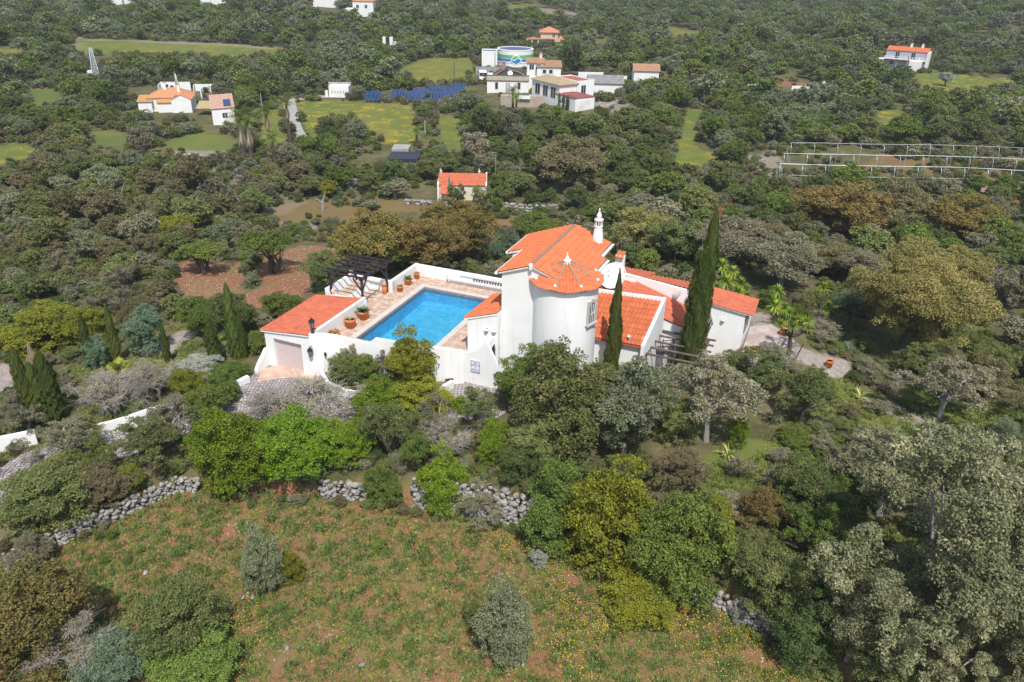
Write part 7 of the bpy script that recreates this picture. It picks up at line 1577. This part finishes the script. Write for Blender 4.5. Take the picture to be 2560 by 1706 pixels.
zz = height(xx, yy); px, py = proj(xx, yy, zz); ok &= (px > -80) & (px < 2640) & (py > -40) & (py < 1760)
keep = np.where(ok)[0][:17000]
wx = np.concatenate([np.random.default_rng(3).uniform(-25, 14, 260)]); wy = np.interp(wx, WALLX, WALLY) + np.random.default_rng(4).choice([.75, 1.1, 1.6, -.75], 260, p=[.4, .3, .15, .15])
for a_, b_ in zip(wx, wy): w = .35+.6*R2.random(); P.append((a_, b_, hz(a_, b_)-.05)); Rt.append(R2.random()*6.28); Sc.append((w, w, w*.8)); Pk.append(int(R2.integers(6)))
for i in keep:
    D = math.hypot(xx[i], yy[i]); w = (.35+.75*R2.random()) * (1 if D < 70 else 1.6 if D < 140 else 2.6); P.append((xx[i], yy[i], zz[i]-.03)); Rt.append(R2.random()*6.28); Sc.append((w, w, w*(.5+.3*R2.random()))); Pk.append(int(R2.integers(6)) + (0 if D < 110 else 6))
scatter('scrub', 'low rockrose and mastic scrub between the trees', P, Rt, Sc, Pk, src)
# grass tufts, herbs, flowers and pebbles on the red field and lawns
def tuft(name, n, h, w, spread, seed):
    r = np.random.default_rng(seed); vs = []; fs = []
    for k in range(n):
        a = r.random()*6.28; x, y = r.normal(size=2)*spread; d = np.array([math.cos(a), math.sin(a)])*(.2+.5*r.random())*h; s_ = np.array([-math.sin(a), math.cos(a)])*w; hh = h*(.5+.6*r.random()); b = len(vs)
        vs += [(x-s_[0], y-s_[1], 0), (x+s_[0], y+s_[1], 0), (x+d[0]*.5+s_[0]*.8, y+d[1]*.5+s_[1]*.8, hh*.65), (x+d[0]*.5-s_[0]*.8, y+d[1]*.5-s_[1]*.8, hh*.65), (x+d[0], y+d[1], hh*.9)]; fs += [(b, b+1, b+2, b+3), (b+3, b+2, b+4, b+4)]
    me = bpy.data.meshes.new(name); me.from_pydata([tuple(v_) for v_ in vs], [], [f_ if len(set(f_)) == 4 else f_[:3] for f_ in fs]); return me
GRS = leaf_mat('grass_blade', (.100,.125,.030), (.165,.160,.055), (.22,.19,.085)); HERB = leaf_mat('herb_leaf', (.055,.090,.030), (.085,.110,.035)); PET = mat('yellow_petal', (.75,.50,.01), rough=.6); PEB = mat('pebble', (.48,.36,.29), (.38,.28,.22), scale=1, rough=.9, objrand=.3)
g1, g2, g3 = tuft('tuft', 16, .16, .010, .09, 1), tuft('tuft', 26, .12, .018, .12, 2), tuft('tuft', 34, .26, .022, .11, 3)
mb = MB(); r = np.random.default_rng(8)
for k in range(6):
    x, y = r.normal(size=2)*.26; z = .14+.10*r.random(); a = .019; mb.add([(x-a,y-a,z),(x+a,y-a,z+.01),(x+a,y+a,z+.01),(x-a,y+a,z)], [(0,1,2,3)])
fl_me = bpy.data.meshes.new('flower_heads'); fl_me.from_pydata(mb.v, [], mb.f)
src = [source('s', g1, GRS), source('s', g2, HERB), source('s', g3, HERB), source('s', fl_me, PET)]
P = []; Rt = []; Sc = []; Pk = []
n = 150000; yy = 8+70*R2.random(n)**.9; xx = (R2.random(n)*2-1)*(yy*.62+12); fld = yy < np.interp(xx, WALLX, WALLY)-.1
R_m, G_m, B_m, A_m = mask_classes(xx, yy); dn = fnoise(xx, yy, 1.6, 71, 4)*1.1+fnoise(xx, yy, 7, 72)*.6
dwl = np.interp(xx, WALLX, WALLY)-yy; ok = (fld & (dn > .10 - .13*sstep(xx, 0, 8) + .20*sstep(4.5-dwl, 0, 3)*sstep(-xx, -1, 3))) | ((G_m > .4) & (dn > -.25)) | (~fld & (B_m < .5) & (R_m < .5) & (dn > .10) & (yy < 60))
ok &= ~inpoly(xx, yy, VIL) & ~inpoly(xx, yy, drive_poly); zz = height(xx, yy); px, py = proj(xx, yy, zz); ok &= (px > -40) & (px < 2600) & (py < 1740) & (py > 0)
for i in np.where(ok)[0][:34000]:
    q = R2.random(); s_ = .6+.8*R2.random(); P.append((xx[i], yy[i], zz[i]-.01)); Rt.append(R2.random()*6.28); Sc.append((s_, s_, s_*.8)); Pk.append(0 if q < .62 else 1 if q < .92 else 2)
ey = fnoise(xx, yy, 6, 81)
yel = fld & (((xx > 2) & (ey > -.14)) | ((np.abs(yy-np.interp(xx, WALLX, WALLY)+1.2) < 1.3) & (xx > -12) & (ey > 0)) | (ey > .27))
yel &= (px > 0) & (px < 2560) & (py < 1706) & (R2.random(n) < .17)
for i in np.where(yel)[0][:3600]: s_ = .5+.6*R2.random(); P.append((xx[i], yy[i], zz[i])); Rt.append(R2.random()*6.28); Sc.append((s_, s_, s_)); Pk.append(3)
scatter('grass', 'grass tufts, herbs and small yellow flowers on the red field and lawns', P, Rt, Sc, Pk, src)
src = [source('s', STONES[k], PEB) for k in range(4)]; P = []; Rt = []; Sc = []; Pk = []
rocky = fnoise(xx, yy, 5, 75); ok = (fld | (B_m > .3) | (R_m > .5)) & (px > -20) & (px < 2580) & (py < 1730) & (py > 0) & (R2.random(n) < .5) & ((rocky > -.12) | ~fld) & ~inpoly(xx, yy, VIL) & ~inpoly(xx, yy, drive_poly)
for i in np.where(ok)[0][:16000]:
    s_ = .03+.08*R2.random()**3 + (.02 if not fld[i] else 0); P.append((xx[i], yy[i], zz[i])); Rt.append(R2.random()*6.28); Sc.append((s_*1.3, s_, s_*.8)); Pk.append(int(R2.integers(4)))
scatter('pebbles', 'pale limestone pebbles strewn over the red soil', P, Rt, Sc, Pk, src)
# herb cushions one can tell apart in the field
k = 0
for (x, y, w, lab) in ((235,1302,30,'round dark green fennel cushion below the long stone wall'),(290,1300,28,'second fennel cushion in line with the first'),(255,1245,34,'vivid green fennel tuft at the foot of the long stone wall'),(225,1245,30,'vivid green fennel tuft nearest the stone wall face'),(320,1275,24,'small green cushion in the middle of the upper field'),(470,1215,22,'green cushion below the tall mastic hedge'),(940,1500,26,'dark round cushion left of the second wild olive'),(600,1420,28,'fennel cushion below the dusty wild olive'),(660,1425,24,'smaller fennel cushion right below the dusty wild olive'),(870,1270,40,'bushy herb clump in the centre of the field'),(880,1540,28,'green herb cushion at the bottom of the field'),(575,1172,22,'lone cushion under the green hedge'),(1740,1480,30,'herb cushion at the foot of the olive green shrub')):
    hp('herb_cushion', 'herb', 'midbush', 'green', x, y, w, w*.8, lab)
# sky lit air between here and the hills
HZ = bpy.data.materials.new('haze'); HZ.use_nodes = True; n = HZ.node_tree.nodes; n.remove(n['Principled BSDF']); pv = n.new('ShaderNodeVolumePrincipled'); pv.inputs['Color'].default_value = (.86,.91,1,1); pv.inputs['Density'].default_value = .00024; HZ.node_tree.links.new(pv.outputs[0], n['Material Output'].inputs['Volume'])
zmn, zmx = float(Z.min())-1.5, float(Z.max())+12
hb = MB().box(-4700, 4700, -120, 5200, zmn, zmx).build('haze', HZ); tag(hb, 'thin spring haze over the valley', kind='stuff')
SC.render.use_persistent_data = False
bpy.context.view_layer.update()
